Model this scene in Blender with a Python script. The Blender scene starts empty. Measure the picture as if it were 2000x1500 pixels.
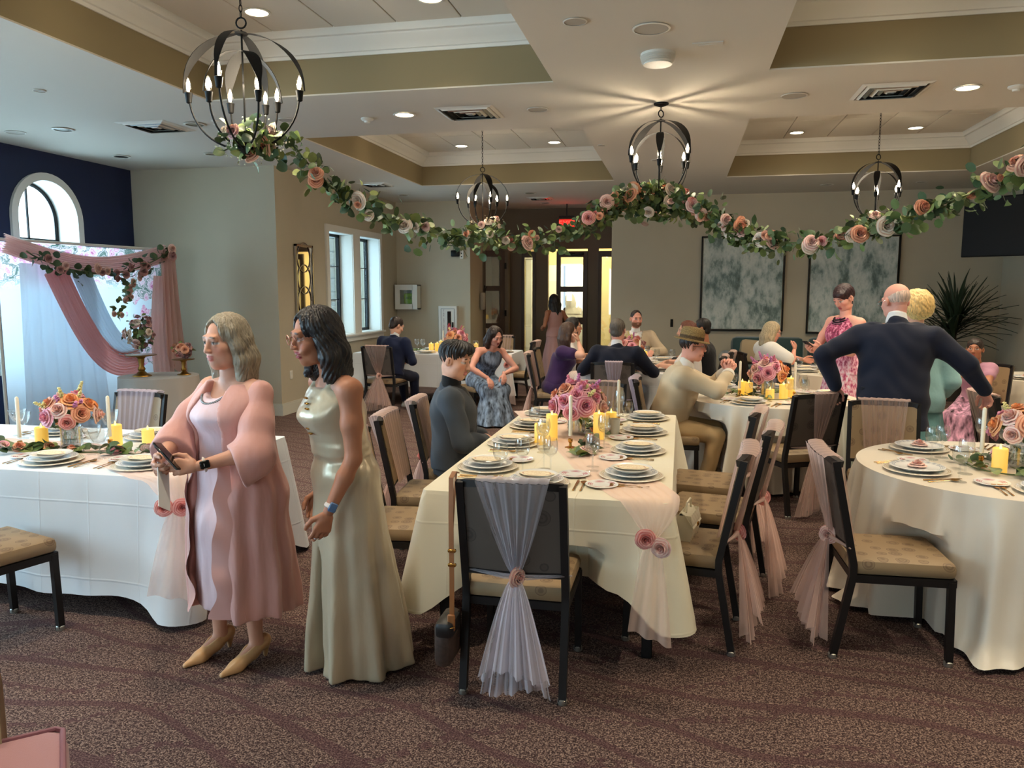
import bpy, bmesh, math, random
import numpy as np
from mathutils import Vector, Matrix
R = math.radians
PI = math.pi
sc = bpy.context.scene
COL = sc.collection
random.seed(7)

# ---------------------------------------------------------------- camera, world, exposure, daylight
CAM_H, FPX, YAW, PITCH = 1.72, 1530.0, R(12.15), R(6.85)
cam = bpy.data.objects.new('camera', bpy.data.cameras.new('camera'))
COL.objects.link(cam)
cam.location = (0, 0, CAM_H)
cam.rotation_euler = (R(90) - PITCH, 0, YAW)
cam.data.sensor_width = 36.0
cam.data.lens = FPX * 36.0 / 2000.0
cam.data.clip_start = 0.05
sc.camera = cam
sc.view_settings.view_transform = 'Standard'
sc.view_settings.look = 'None'
sc.view_settings.gamma = 1.0
sc.view_settings.use_curve_mapping = False
sc.view_settings.exposure = 0.76
sc.cycles.use_denoising = True
sc.cycles.use_light_tree = False
sc.cycles.use_adaptive_sampling = True
sc.cycles.adaptive_threshold = 0.04
sc.cycles.max_bounces = 6
sc.cycles.diffuse_bounces = 3
sc.cycles.glossy_bounces = 2
sc.cycles.transmission_bounces = 3
sc.cycles.transparent_max_bounces = 10
sc.cycles.caustics_reflective = False
sc.cycles.caustics_refractive = False
sc.cycles.sample_clamp_indirect = 6.0

world = bpy.data.worlds.new('sky')
sc.world = world
world.use_nodes = True
bg = world.node_tree.nodes['Background']
bg.inputs[0].default_value = (0.72, 0.9, 1.0, 1)
bg.inputs[1].default_value = 2.2

ROOM = dict(xl=-7.5, xr=5.1, yb=-4.0, ya=9.75, xb=-5.33, ye=14.3, h=3.36)
ARCH_Y = [8.22, 6.85, 5.2, 3.6, 2.0, 0.4, -1.2, -2.8]

def area(name, loc, rot, sx, sy, power, color, spread=R(180)):
    l = bpy.data.lights.new(name, 'AREA')
    l.shape = 'RECTANGLE'; l.size = sx; l.size_y = sy
    l.energy = power; l.color = color; l.spread = spread
    o = bpy.data.objects.new(name, l); COL.objects.link(o)
    o.location = loc; o.rotation_euler = rot
    return o
DAY = (0.5, 0.77, 1.0)
for y in ARCH_Y:                                     # daylight entering the arched windows of the blue wall
    area('daylight_arch', (-8.0, y, 2.05), (0, R(-90), 0), 2.1, 0.95, 34 if y > 4.5 else 90, DAY)
for x in (-5.2, -2.4):                     # daylight entering the tall windows behind the photographer
    area('daylight_rear', (x, -4.4, 1.75), (R(90), 0, 0), 1.7, 2.3, 10, (0.7, 0.87, 1.0))
area('daylight_side', (-5.9, 12.4, 1.85), (0, R(-90), 0), 1.7, 2.1, 40, DAY)

# ---------------------------------------------------------------- naming helpers
def tag(o, label=None, cat=None, group=None, kind=None):
    if label: o['label'] = label
    if cat: o['category'] = cat
    if group: o['group'] = group
    if kind: o['kind'] = kind
    return o

def thing(name, label, cat, loc=(0, 0, 0), rz=0.0, group=None):
    o = bpy.data.objects.new(name, None)
    COL.objects.link(o)
    o.location = loc; o.rotation_euler = (0, 0, rz); o.empty_display_size = 0.1
    return tag(o, label, cat, group)

def inst(name, mesh, parent=None, loc=(0, 0, 0), rot=(0, 0, 0), scale=1.0):
    o = bpy.data.objects.new(name, mesh)
    COL.objects.link(o)
    o.parent = parent
    o.location = loc; o.rotation_euler = rot
    o.scale = (scale,) * 3 if isinstance(scale, (int, float)) else scale
    return o

def clone(o, loc=None, rz=None, label=None, group=None, parent=None):
    c = o.copy(); COL.objects.link(c); c.parent = parent
    if loc is not None: c.location = loc
    if rz is not None: c.rotation_euler = (0, 0, rz)
    if label: c['label'] = label
    if group: c['group'] = group
    for ch in o.children:
        clone(ch, parent=c)
    return c

# ---------------------------------------------------------------- pixel <-> place (2000 x 1500 frame), for setting things out
_cy, _sy, _cp, _sp = math.cos(YAW), math.sin(YAW), math.cos(PITCH), math.sin(PITCH)
_FW = np.array([-_sy * _cp, _cy * _cp, -_sp]); _RT = np.array([_cy, _sy, 0.0]); _UP = np.cross(_RT, _FW)
_C = np.array([0, 0, CAM_H])
def ray(x, y): return _FW * FPX + _RT * (x - 1000) + _UP * (750 - y)
def atz(x, y, z): d = ray(x, y); return _C + d * ((z - CAM_H) / d[2])
def aty(x, y, Y): d = ray(x, y); return _C + d * (Y / d[1])
def atx(x, y, X): d = ray(x, y); return _C + d * (X / d[0])

# ---------------------------------------------------------------- mesh builder
class MB:
    def __init__(s): s.v = []; s.f = []; s.m = []; s.n = 0; s.uv = None
    def add(s, v, f, mi=0, xf=None):
        v = np.asarray(v, float).reshape(-1, 3)
        if xf is not None:
            M = np.array(xf); v = v @ M[:3, :3].T + M[:3, 3]
        s.v.append(v); n = s.n
        for q in f: s.f.append([i + n for i in q])
        s.m += [mi] * len(f); s.n += len(v)
        return s
    def box(s, c, d, rz=0.0, mi=0, ch=0.0, rx=0.0, ry=0.0):
        x, y, z = [q / 2 for q in d]
        xf = Matrix.Translation(c) @ Matrix.Rotation(rz, 4, 'Z') @ Matrix.Rotation(ry, 4, 'Y') @ Matrix.Rotation(rx, 4, 'X')
        if ch <= 0:
            v = [(a * x, b * y, e * z) for e in (-1, 1) for b in (-1, 1) for a in (-1, 1)]
            f = [(0, 2, 3, 1), (4, 5, 7, 6), (0, 1, 5, 4), (2, 6, 7, 3), (0, 4, 6, 2), (1, 3, 7, 5)]
            return s.add(v, f, mi, xf)
        bm = bmesh.new(); bmesh.ops.create_cube(bm, size=1)
        for q in bm.verts: q.co = (q.co.x * d[0], q.co.y * d[1], q.co.z * d[2])
        bmesh.ops.bevel(bm, geom=bm.edges[:], offset=ch, segments=2 if ch > .008 else 1, affect='EDGES', profile=.5)
        v = [q.co[:] for q in bm.verts]; bm.verts.index_update()
        f = [[q.index for q in p.verts] for p in bm.faces]; bm.free()
        return s.add(v, f, mi, xf)
    def tube(s, pts, r, n=8, mi=0, caps=True, flat=None, ph=0.0):
        P = np.asarray(pts, float); k = len(P)
        rr = np.full(k, r) if np.isscalar(r) else np.asarray(r, float)
        T = np.gradient(P, axis=0); T /= np.linalg.norm(T, axis=1)[:, None] + 1e-12
        a = np.array([0, 0, 1.0]) if abs(T[0][2]) < .9 else np.array([1.0, 0, 0])
        N = np.cross(T[0], a); N /= np.linalg.norm(N)
        V = []
        th = np.arange(n) * 2 * PI / n + ph
        for i in range(k):
            N = N - T[i] * (N @ T[i]); N /= np.linalg.norm(N) + 1e-12
            B = np.cross(T[i], N)
            ra, rb = rr[i], rr[i] * (flat if flat else 1)
            V.append(P[i] + np.outer(np.cos(th) * ra, N) + np.outer(np.sin(th) * rb, B))
        F = [(i * n + j, i * n + (j + 1) % n, (i + 1) * n + (j + 1) % n, (i + 1) * n + j) for i in range(k - 1) for j in range(n)]
        if caps: F += [list(range(n))[::-1], [(k - 1) * n + j for j in range(n)]]
        return s.add(np.vstack(V), F, mi)
    def lathe(s, prof, n=24, c=(0, 0, 0), mi=0, xf=None, caps=True):
        V = []; F = []; k = len(prof)
        for r, z in prof:
            for j in range(n):
                t = 2 * PI * j / n
                V.append((c[0] + r * math.cos(t), c[1] + r * math.sin(t), c[2] + z))
        for i in range(k - 1):
            for j in range(n):
                F.append((i * n + j, i * n + (j + 1) % n, (i + 1) * n + (j + 1) % n, (i + 1) * n + j))
        if caps and prof[0][0] > 1e-4: F.append(list(range(n))[::-1])
        if caps and prof[-1][0] > 1e-4: F.append([(k - 1) * n + j for j in range(n)])
        return s.add(V, F, mi, xf)
    def sheet(s, fn, nu, nv, mi=0, closed=False, cap=False):
        V = [fn(i / (nu if closed else nu - 1), j / (nv - 1)) for j in range(nv) for i in range(nu)]
        F = []
        for j in range(nv - 1):
            for i in range(nu if closed else nu - 1):
                i2 = (i + 1) % nu
                F.append((j * nu + i, j * nu + i2, (j + 1) * nu + i2, (j + 1) * nu + i))
        if cap: F.append([i for i in range(nu)][::-1])
        return s.add(V, F, mi)
    def poly(s, pts, mi=0): return s.add(pts, [list(range(len(pts)))], mi)
    def prism(s, pts, vec, mi=0):
        n = len(pts); a = np.asarray(pts, float); b = a + np.asarray(vec, float)
        F = [list(range(n))[::-1], [n + i for i in range(n)]] + [(i, (i + 1) % n, n + (i + 1) % n, n + i) for i in range(n)]
        return s.add(np.vstack([a, b]), F, mi)
    def mesh(s, name, mats, smooth=True, ang=38, solid=0.0):
        me = bpy.data.meshes.new(name)
        me.from_pydata(np.vstack(s.v).tolist(), [], s.f)
        for m in (mats if isinstance(mats, (list, tuple)) else [mats]): me.materials.append(m)
        me.polygons.foreach_set('material_index', s.m)
        bm = bmesh.new(); bm.from_mesh(me)
        bmesh.ops.remove_doubles(bm, verts=bm.verts, dist=1e-5)
        bmesh.ops.recalc_face_normals(bm, faces=bm.faces)
        if solid: bmesh.ops.solidify(bm, geom=bm.faces[:], thickness=solid)
        bm.to_mesh(me); bm.free()
        if smooth:
            me.polygons.foreach_set('use_smooth', [True] * len(me.polygons))
            me.set_sharp_from_angle(angle=R(ang))
        me.update()
        return me
    def obj(s, name, mats, parent=None, smooth=True, ang=38, solid=0.0):
        return inst(name, s.mesh(name, mats, smooth, ang, solid), parent)

def struct(name, mb, mats, label=None, smooth=False, parent=None):
    o = mb.obj(name, mats, parent, smooth)
    if parent is None: tag(o, label or name.replace('_', ' '), None, None, 'structure')
    return o

# ---------------------------------------------------------------- materials
def lin(c):
    return tuple((q / 255 / 12.92 if q / 255 <= .04045 else ((q / 255 + .055) / 1.055) ** 2.4) for q in c) + (1,)
MATS = {}
class NT:
    def __init__(s, name):
        s.m = bpy.data.materials.new(name); s.m.use_nodes = True
        s.t = s.m.node_tree; s.b = s.t.nodes['Principled BSDF']; s.out = s.t.nodes['Material Output']
    def n(s, typ, **kw):
        nd = s.t.nodes.new(typ)
        for k, v in kw.items():
            if k.startswith('i_'):
                key = k[2:]; key = int(key) if key.isdigit() else key.replace('_', ' ')
                nd.inputs[key].default_value = v
            else: setattr(nd, k, v)
        return nd
    def l(s, a, b): s.t.links.new(a, b)
    def math(s, op, a, b=None, clamp=False):
        nd = s.n('ShaderNodeMath', operation=op, use_clamp=clamp)
        for i, q in enumerate((a, b)):
            if q is None: continue
            if isinstance(q, (int, float)): nd.inputs[i].default_value = q
            else: s.l(q, nd.inputs[i])
        return nd.outputs[0]
    def mix(s, f, a, b):
        nd = s.n('ShaderNodeMix', data_type='RGBA')
        for i, q in ((0, f), (6, a), (7, b)):
            if isinstance(q, (int, float, tuple)): nd.inputs[i].default_value = q
            else: s.l(q, nd.inputs[i])
        return nd.outputs[2]
    def ramp(s, f, stops):
        nd = s.n('ShaderNodeValToRGB'); e = nd.color_ramp.elements
        while len(e) < len(stops): e.new(.5)
        for q, (p, c) in zip(e, stops): q.position = p; q.color = c
        s.l(f, nd.inputs[0]); return nd.outputs[0]
    def bump(s, h, strength=.3, dist=.01):
        nd = s.n('ShaderNodeBump'); nd.inputs['Strength'].default_value = strength; nd.inputs['Distance'].default_value = dist
        s.l(h, nd.inputs['Height']); s.l(nd.outputs[0], s.b.inputs['Normal'])
    def noise(s, scale, detail=3, vec=None, rough=.5):
        nd = s.n('ShaderNodeTexNoise'); nd.inputs['Scale'].default_value = scale; nd.inputs['Detail'].default_value = detail; nd.inputs['Roughness'].default_value = rough
        if vec is not None: s.l(vec, nd.inputs['Vector'])
        return nd.outputs[0]
    def coord(s, kind='Object', scale=None):
        c = s.n('ShaderNodeTexCoord').outputs[kind]
        if scale is not None:
            mp = s.n('ShaderNodeMapping'); mp.inputs['Scale'].default_value = scale; s.l(c, mp.inputs[0]); return mp.outputs[0]
        return c

def mat(name, col, rough=.6, metal=0.0, var=0.0, vscale=8, bump=0.0, bscale=60, sheen=0.0, spec=None, emit=None, estr=0, trans=0, ior=1.45, sss=0, stretch=None, coat=0):
    if name in MATS: return MATS[name]
    t = NT(name); c = lin(col) if max(col) > 1.001 else tuple(col[:3]) + (1,)
    b = t.b; b.inputs['Base Color'].default_value = c; b.inputs['Roughness'].default_value = rough; b.inputs['Metallic'].default_value = metal
    if spec is not None: b.inputs['Specular IOR Level'].default_value = spec
    if sheen: b.inputs['Sheen Weight'].default_value = sheen; b.inputs['Sheen Roughness'].default_value = .4
    if trans: b.inputs['Transmission Weight'].default_value = trans; b.inputs['IOR'].default_value = ior
    if coat: b.inputs['Coat Weight'].default_value = coat
    if emit: b.inputs['Emission Color'].default_value = lin(emit) if max(emit) > 1.001 else tuple(emit) + (1,); b.inputs['Emission Strength'].default_value = estr
    if sss: b.inputs['Subsurface Weight'].default_value = sss; b.inputs['Subsurface Radius'].default_value = (.01, .004, .002); b.inputs['Subsurface Scale'].default_value = .6
    if var or bump:
        co = t.coord('Object', stretch) if stretch else t.coord('Object')
        if var:
            f = t.noise(vscale, 4, co)
            d = tuple(q * (1 - var) for q in c[:3]) + (1,); u = tuple(min(1, q * (1 + var)) for q in c[:3]) + (1,)
            t.l(t.ramp(f, [(.3, d), (.7, u)]), b.inputs['Base Color'])
        if bump: t.bump(t.noise(bscale, 3, co), bump, .004)
    MATS[name] = t.m
    return t.m

def glass_mat(name, tint=(1, 1, 1), rough=0.0, mixv=.12):
    """thin clear glass: mostly see-through with sharp reflections"""
    if name in MATS: return MATS[name]
    t = NT(name); t.t.nodes.remove(t.b)
    tr = t.n('ShaderNodeBsdfTransparent'); tr.inputs[0].default_value = tint + (1,)
    gl = t.n('ShaderNodeBsdfGlossy'); gl.inputs['Roughness'].default_value = rough + .02
    lw = t.n('ShaderNodeLayerWeight'); lw.inputs['Blend'].default_value = .35
    f = t.math('ADD', t.math('MULTIPLY', t.math('POWER', lw.outputs['Facing'], 2.0), .5), mixv, True)
    mx = t.n('ShaderNodeMixShader'); t.l(f, mx.inputs[0]); t.l(tr.outputs[0], mx.inputs[1]); t.l(gl.outputs[0], mx.inputs[2])
    t.l(mx.outputs[0], t.out.inputs[0]); MATS[name] = t.m
    return t.m

def sheer_mat(name, col, alpha=.5):
    """tulle / chiffon: part see-through, part woven threads that scatter light"""
    if name in MATS: return MATS[name]
    t = NT(name); t.t.nodes.remove(t.b)
    tr = t.n('ShaderNodeBsdfTransparent')
    df = t.n('ShaderNodeBsdfDiffuse'); df.inputs[0].default_value = lin(col)
    tl = t.n('ShaderNodeBsdfTranslucent'); tl.inputs[0].default_value = lin(col)
    m1 = t.n('ShaderNodeMixShader'); m1.inputs[0].default_value = .35; t.l(df.outputs[0], m1.inputs[1]); t.l(tl.outputs[0], m1.inputs[2])
    lw = t.n('ShaderNodeLayerWeight'); lw.inputs['Blend'].default_value = .4
    f = t.math('ADD', t.math('MULTIPLY', lw.outputs['Facing'], .5), alpha, True)
    m2 = t.n('ShaderNodeMixShader'); t.l(f, m2.inputs[0]); t.l(tr.outputs[0], m2.inputs[1]); t.l(m1.outputs[0], m2.inputs[2])
    t.l(m2.outputs[0], t.out.inputs[0]); MATS[name] = t.m
    return t.m

def thin_cloth(name, col, frac=.55, src=None):
    """thin woven cloth that lets window light glow through it"""
    if name in MATS: return MATS[name]
    t = src or NT(name); df = t.n('ShaderNodeBsdfDiffuse'); tl = t.n('ShaderNodeBsdfTranslucent'); mx = t.n('ShaderNodeMixShader'); mx.inputs[0].default_value = frac
    if src is not None:
        c = t.b.inputs['Base Color'].links[0].from_socket; t.l(c, df.inputs[0]); t.l(c, tl.inputs[0])
    else: df.inputs[0].default_value = lin(col); tl.inputs[0].default_value = lin(col)
    t.l(df.outputs[0], mx.inputs[1]); t.l(tl.outputs[0], mx.inputs[2]); t.l(mx.outputs[0], t.out.inputs[0]); MATS[name] = t.m
    return t.m

def emit_mat(name, col, strength):
    if name in MATS: return MATS[name]
    t = NT(name); t.t.nodes.remove(t.b)
    e = t.n('ShaderNodeEmission'); e.inputs[0].default_value = lin(col); e.inputs[1].default_value = strength
    t.l(e.outputs[0], t.out.inputs[0]); MATS[name] = t.m
    return t.m

def carpet_mat():
    t = NT('carpet'); co = t.coord('Object')
    sep = t.n('ShaderNodeSeparateXYZ'); t.l(co, sep.inputs[0])
    x, y = sep.outputs[0], sep.outputs[1]
    w1 = t.noise(.55, 1, co); w2 = t.noise(1.1, 1, co)
    # long wandering mauve lines, and dotted ones crossing them
    def lines(u, warp, amp, freq, width):
        v = t.math('ADD', t.math('MULTIPLY', u, freq), t.math('MULTIPLY', warp, amp))
        fr = t.math('ABSOLUTE', t.math('SUBTRACT', t.math('FRACT', v), .5))
        return t.math('LESS_THAN', fr, width)
    diag = t.math('ADD', y, t.math('MULTIPLY', x, .25))
    l1 = lines(diag, w1, 4.2, 3.4, .07)
    d2 = t.math('SUBTRACT', y, t.math('MULTIPLY', x, .35))
    l2 = lines(d2, w2, 3.0, 3.0, .07)
    dots = t.math('GREATER_THAN', t.math('ADD', t.math('SINE', t.math('MULTIPLY', x, 95)), t.math('SINE', t.math('MULTIPLY', y, 95))), -.1)
    l2 = t.math('MULTIPLY', l2, dots)
    ln = t.math('MAXIMUM', l1, l2)
    sp = t.noise(150, 2, co); sp2 = t.noise(60, 2, co)
    base = t.ramp(t.math('ADD', t.math('MULTIPLY', sp, .7), t.math('MULTIPLY', sp2, .3)), [(.4, lin((50, 36, 35))), (.5, lin((88, 69, 65))), (.6, lin((154, 130, 117)))])
    mauve = t.ramp(sp, [(.35, lin((66, 44, 47))), (.65, lin((98, 70, 71)))])
    t.l(t.mix(t.math('MULTIPLY', ln, .7), base, mauve), t.b.inputs['Base Color'])
    t.b.inputs['Roughness'].default_value = .95; t.b.inputs['Specular IOR Level'].default_value = .1
    t.bump(t.math('SUBTRACT', sp, t.math('MULTIPLY', ln, .4)), .5, .006)
    return t.m

def upholstery(name, c1, c2, sc_=11.0):
    """woven seat cloth with scattered round medallions"""
    t = NT(name); co = t.coord('Object')
    vo = t.n('ShaderNodeTexVoronoi', feature='F1'); vo.inputs['Scale'].default_value = sc_; vo.inputs['Randomness'].default_value = .55
    t.l(co, vo.inputs['Vector']); d = vo.outputs['Distance']
    ring = t.math('GREATER_THAN', t.math('SINE', t.math('MULTIPLY', d, 42)), .1)
    inside = t.math('LESS_THAN', d, .33)
    f = t.math('MULTIPLY', inside, t.math('ADD', t.math('MULTIPLY', ring, .45), .4))
    t.l(t.mix(f, lin(c1), lin(c2)), t.b.inputs['Base Color'])
    t.b.inputs['Roughness'].default_value = .55
    t.bump(t.noise(300, 2, co), .15, .002)
    return t.m

def attr_mat(name, rough=.6, spec=.4, bump=0.0, bscale=80, sheen=0.0, sss=0.0, stretch=None, metal=0.0, var=0.0, bdist=.004):
    if name in MATS: return MATS[name]
    t = NT(name); a = t.n('ShaderNodeAttribute', attribute_name='Col')
    co = t.coord('Object', stretch) if stretch else t.coord('Object')
    src = a.outputs['Color']
    if var:
        f = t.noise(bscale, 3, co)
        vm = t.n('ShaderNodeVectorMath', operation='SCALE'); t.l(src, vm.inputs[0])
        t.l(t.math('ADD', t.math('MULTIPLY', t.math('SUBTRACT', f, .5), 5 * var), 1.0), vm.inputs['Scale']); src = vm.outputs[0]
    t.l(src, t.b.inputs['Base Color'])
    t.b.inputs['Roughness'].default_value = rough; t.b.inputs['Specular IOR Level'].default_value = spec; t.b.inputs['Metallic'].default_value = metal
    if sheen: t.b.inputs['Sheen Weight'].default_value = sheen
    if sss: t.b.inputs['Subsurface Weight'].default_value = sss; t.b.inputs['Subsurface Radius'].default_value = (.012, .005, .003); t.b.inputs['Subsurface Scale'].default_value = .5
    if bump: t.bump(t.noise(bscale, 3, co), bump, bdist)
    MATS[name] = t.m
    return t.m
# ---------------------------------------------------------------- the room shell
M_wall = mat('beige_paint', (190, 180, 158), .75, var=.03, vscale=2, bump=.05, bscale=300)
M_blue = mat('navy_paint', (20, 34, 70), .7, var=.04, vscale=2, bump=.05, bscale=300)
M_ceil = mat('ceiling_paint', (208, 201, 188), .8, bump=.04, bscale=300)
M_olive = mat('coffer_paint', (142, 127, 95), .75, bump=.04, bscale=300)
M_white = mat('white_trim', (226, 224, 216), .45)
M_tile = mat('ceiling_tile', (214, 206, 192), .9, bump=.2, bscale=400)
M_black = mat('black_metal', (22, 21, 21), .42, .6)
M_wood = mat('dark_wood', (62, 46, 34), .5, var=.2, vscale=20, stretch=(1, 1, .1))
M_pane = glass_mat('window_glass', (.95, 1, 1))
M_carpet = carpet_mat()
H = ROOM['h']; XL, XR, YB, YA, XB, YE = (ROOM[k] for k in ('xl', 'xr', 'yb', 'ya', 'xb', 'ye'))
XC, XD, YR = -3.88, -1.25, 16.0            # corners of the door recess

fl = MB().poly([(XL - .4, YB - .4, 0), (XR + .2, YB - .4, 0), (XR + .2, 19.2, 0), (XL - .4, 19.2, 0)])
struct('floor', fl, M_carpet, 'patterned brown carpet with wandering mauve lines')

COFX = [(-4.08, -1.04), (0.6, 3.84)]; COFY = [(2.3, 6.4), (8.12, 12.17)]
def slab(mb, x0, x1, y0, y1): mb.box(((x0 + x1) / 2, (y0 + y1) / 2, H + .006), (x1 - x0, y1 - y0, .012))
c = MB()
xs = [XL, COFX[0][0], COFX[0][1], COFX[1][0], COFX[1][1], XR]; ys = [YB, COFY[0][0], COFY[0][1], COFY[1][0], COFY[1][1], YE]
for j in range(5):
    for i in range(5):
        if i in (1, 3) and j in (1, 3): continue
        x0, x1, y0, y1 = xs[i], xs[i + 1], ys[j], ys[j + 1]
        if i == 0 and j >= 3:
            if j == 3: slab(c, x0, x1, y0, YA + .1); slab(c, XB - .1, x1, YA + .1, y1)
            else: slab(c, XB - .1, x1, y0, y1)
            continue
        slab(c, x0, x1, y0, y1)
slab(c, XC - .1, XD + .1, YE, 19.2)
ceiling = struct('ceiling', c, M_ceil, 'white ceiling with recessed rectangular coffers')
ZT = 3.85
tile_me = MB().box((0, 0, 0), (.6, 1.21, .03), ch=.004).mesh('tile', M_tile)
for (x0, x1) in COFX:
    for (y0, y1) in COFY:
        m = MB(); t_ = .03
        m.box(((x0 + x1) / 2, y1 + t_ / 2, 3.62), (x1 - x0 + .06, t_, .496)); m.box(((x0 + x1) / 2, y0 - t_ / 2, 3.62), (x1 - x0 + .06, t_, .496))
        m.box((x0 - t_ / 2, (y0 + y1) / 2, 3.62), (t_, y1 - y0, .496)); m.box((x1 + t_ / 2, (y0 + y1) / 2, 3.62), (t_, y1 - y0, .496))
        struct('coffer_side', m, M_olive, parent=ceiling)
        prof = [(0, 3.66), (.015, 3.66), (.02, 3.685), (.035, 3.69), (.04, 3.70), (.075, 3.735), (.125, 3.775), (.13, 3.79), (.155, 3.795), (.165, 3.81), (.165, 3.87)]
        cm = MB(); V = []
        for d, z in prof: V += [(x0 + d, y0 + d, z), (x1 - d, y0 + d, z), (x1 - d, y1 - d, z), (x0 + d, y1 - d, z)]
        cm.add(V, [(i * 4 + j, i * 4 + (j + 1) % 4, i * 4 + 4 + (j + 1) % 4, i * 4 + 4 + j) for i in range(len(prof) - 1) for j in range(4)])
        struct('crown_moulding', cm, M_white, parent=ceiling, smooth=True)
        struct('coffer_top', MB().box(((x0 + x1) / 2, (y0 + y1) / 2, ZT + .04), (x1 - x0, y1 - y0, .02)), M_olive, parent=ceiling)
        nx = 5; w = (x1 - x0 - .33) / nx; k = (y1 - y0) / 3
        for i in range(nx):
            for j in range(3):
                inst('tile', tile_me, ceiling, (x0 + .165 + w * (i + .5), y0 + k * (j + .5), ZT + .015), scale=((w - .008) / .6, (k - .008) / 1.21, 1))

# --- blue wall with arched windows
def arch_pts(y, r, z0, zs, n=20):
    p = [(y - r, z0)] + [(y - r * math.cos(PI * i / n), zs + r * math.sin(PI * i / n)) for i in range(n + 1)] + [(y + r, z0)]
    return p
AR, AZ0, AZS, WT = .46, .85, 2.56, .32
w = MB(); prev = YB
for y in sorted(ARCH_Y) + [None]:
    y1 = (y - AR) if y is not None else YA + .15
    w.poly([(XL, prev, 0), (XL, y1, 0), (XL, y1, H), (XL, prev, H)])
    if y is None: break
    w.poly([(XL, y - AR, 0), (XL, y + AR, 0), (XL, y + AR, AZ0), (XL, y - AR, AZ0)])
    a = arch_pts(y, AR, AZ0, AZS)[1:-1]
    for i in range(len(a) - 1):
        w.poly([(XL, a[i][0], a[i][1]), (XL, a[i + 1][0], a[i + 1][1]), (XL, a[i + 1][0], H), (XL, a[i][0], H)])
    prev = y + AR
struct('wall_left', w, M_blue, 'navy blue side wall with arched windows')
for i, y in enumerate(ARCH_Y):
    root = thing('window_%d' % (i + 1), 'tall arched window with white casing in the navy wall', None); del root['label']
    tag(root, 'tall arched window with white casing in the navy wall', kind='structure')
    a = arch_pts(y, AR, AZ0, AZS)
    m = MB(); n = len(a)
    V = [(XL, p, z) for p, z in a] + [(XL - WT, p, z) for p, z in a]
    m.add(V, [(k, (k + 1) % n, n + (k + 1) % n, n + k) for k in range(n)])
    m.obj('reveal', M_white, root, True)
    b = arch_pts(y, AR + .09, AZ0 - .09, AZS)
    m = MB()
    V = [(XL + .0, p, z) for p, z in a] + [(XL + .035, p, z) for p, z in a] + [(XL + .035, p, z) for p, z in b] + [(XL, p, z) for p, z in b]
    m.add(V, [(q * n + k, q * n + (k + 1) % n, ((q + 1) % 4) * n + (k + 1) % n, ((q + 1) % 4) * n + k) for q in range(4) for k in range(n)])
    m.obj('casing', M_white, root, True)
    fm = MB(); xg = XL - WT + .04
    fm.tube([(xg, p, z) for p, z in arch_pts(y, AR - .02, AZ0 + .02, AZS)], .022, 6)
    fm.box((xg, y, (AZ0 + AZS + AR) / 2), (.02, .018, AZS + AR - AZ0)); fm.box((xg, y, AZS - .22), (.02, AR * 2, .018)); fm.box((xg, y, 1.6), (.02, AR * 2, .018))
    fm.obj('window_frame', M_black, root, True)
    MB().poly([(xg, p, z) for p, z in a]).obj('pane', M_pane, root, False)

# --- wall A (faces the room), wall B with the paired window, walls C, D, E, right, rear
def wallbox(name, x0, x1, y0, y1, z0=0, z1=H, m=M_wall, label=None): return struct(name, MB().box(((x0 + x1) / 2, (y0 + y1) / 2, (z0 + z1) / 2), (abs(x1 - x0), abs(y1 - y0), z1 - z0)), m, label)
wallbox('wall_alcove', XL - .15, XB - .298, YA, YA + .15, label='grey beige wall next to the navy wall')
OPEN = [(11.32, 12.22), (12.5, 13.4)]; WZ0, WZ1 = 1.0, 2.62
m = MB(); t_ = .3
def seg(y0, y1, z0, z1): m.box((XB - t_ / 2, (y0 + y1) / 2, (z0 + z1) / 2), (t_, y1 - y0, z1 - z0))
seg(YA, OPEN[0][0], 0, H); seg(OPEN[0][1], OPEN[1][0], 0, H); seg(OPEN[1][1], YE + .15, 0, H)
for a in OPEN: seg(a[0], a[1], 0, WZ0); seg(a[0], a[1], WZ1, H)
struct('wall_side', m, M_wall, 'beige side wall with the paired window')
win = thing('window_6', None, None); tag(win, 'paired casement window in one white casing with black sashes', kind='structure')
m = MB(); y0, y1 = OPEN[0][0] - .1, OPEN[1][1] + .1
for (a, b, c_, d) in ((y0, y1, WZ1, WZ1 + .1), (y0, y1, WZ0 - .12, WZ0), (y0, OPEN[0][0], WZ0, WZ1), (OPEN[1][1], y1, WZ0, WZ1), (OPEN[0][1], OPEN[1][0], WZ0, WZ1)):
    m.box((XB + .015, (a + b) / 2, (c_ + d) / 2), (.03, b - a, d - c_))
m.box((XB + .03, (y0 + y1) / 2, WZ0 - .02), (.07, y1 - y0 + .04, .03))
m.obj('casing', M_white, win)
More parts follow.
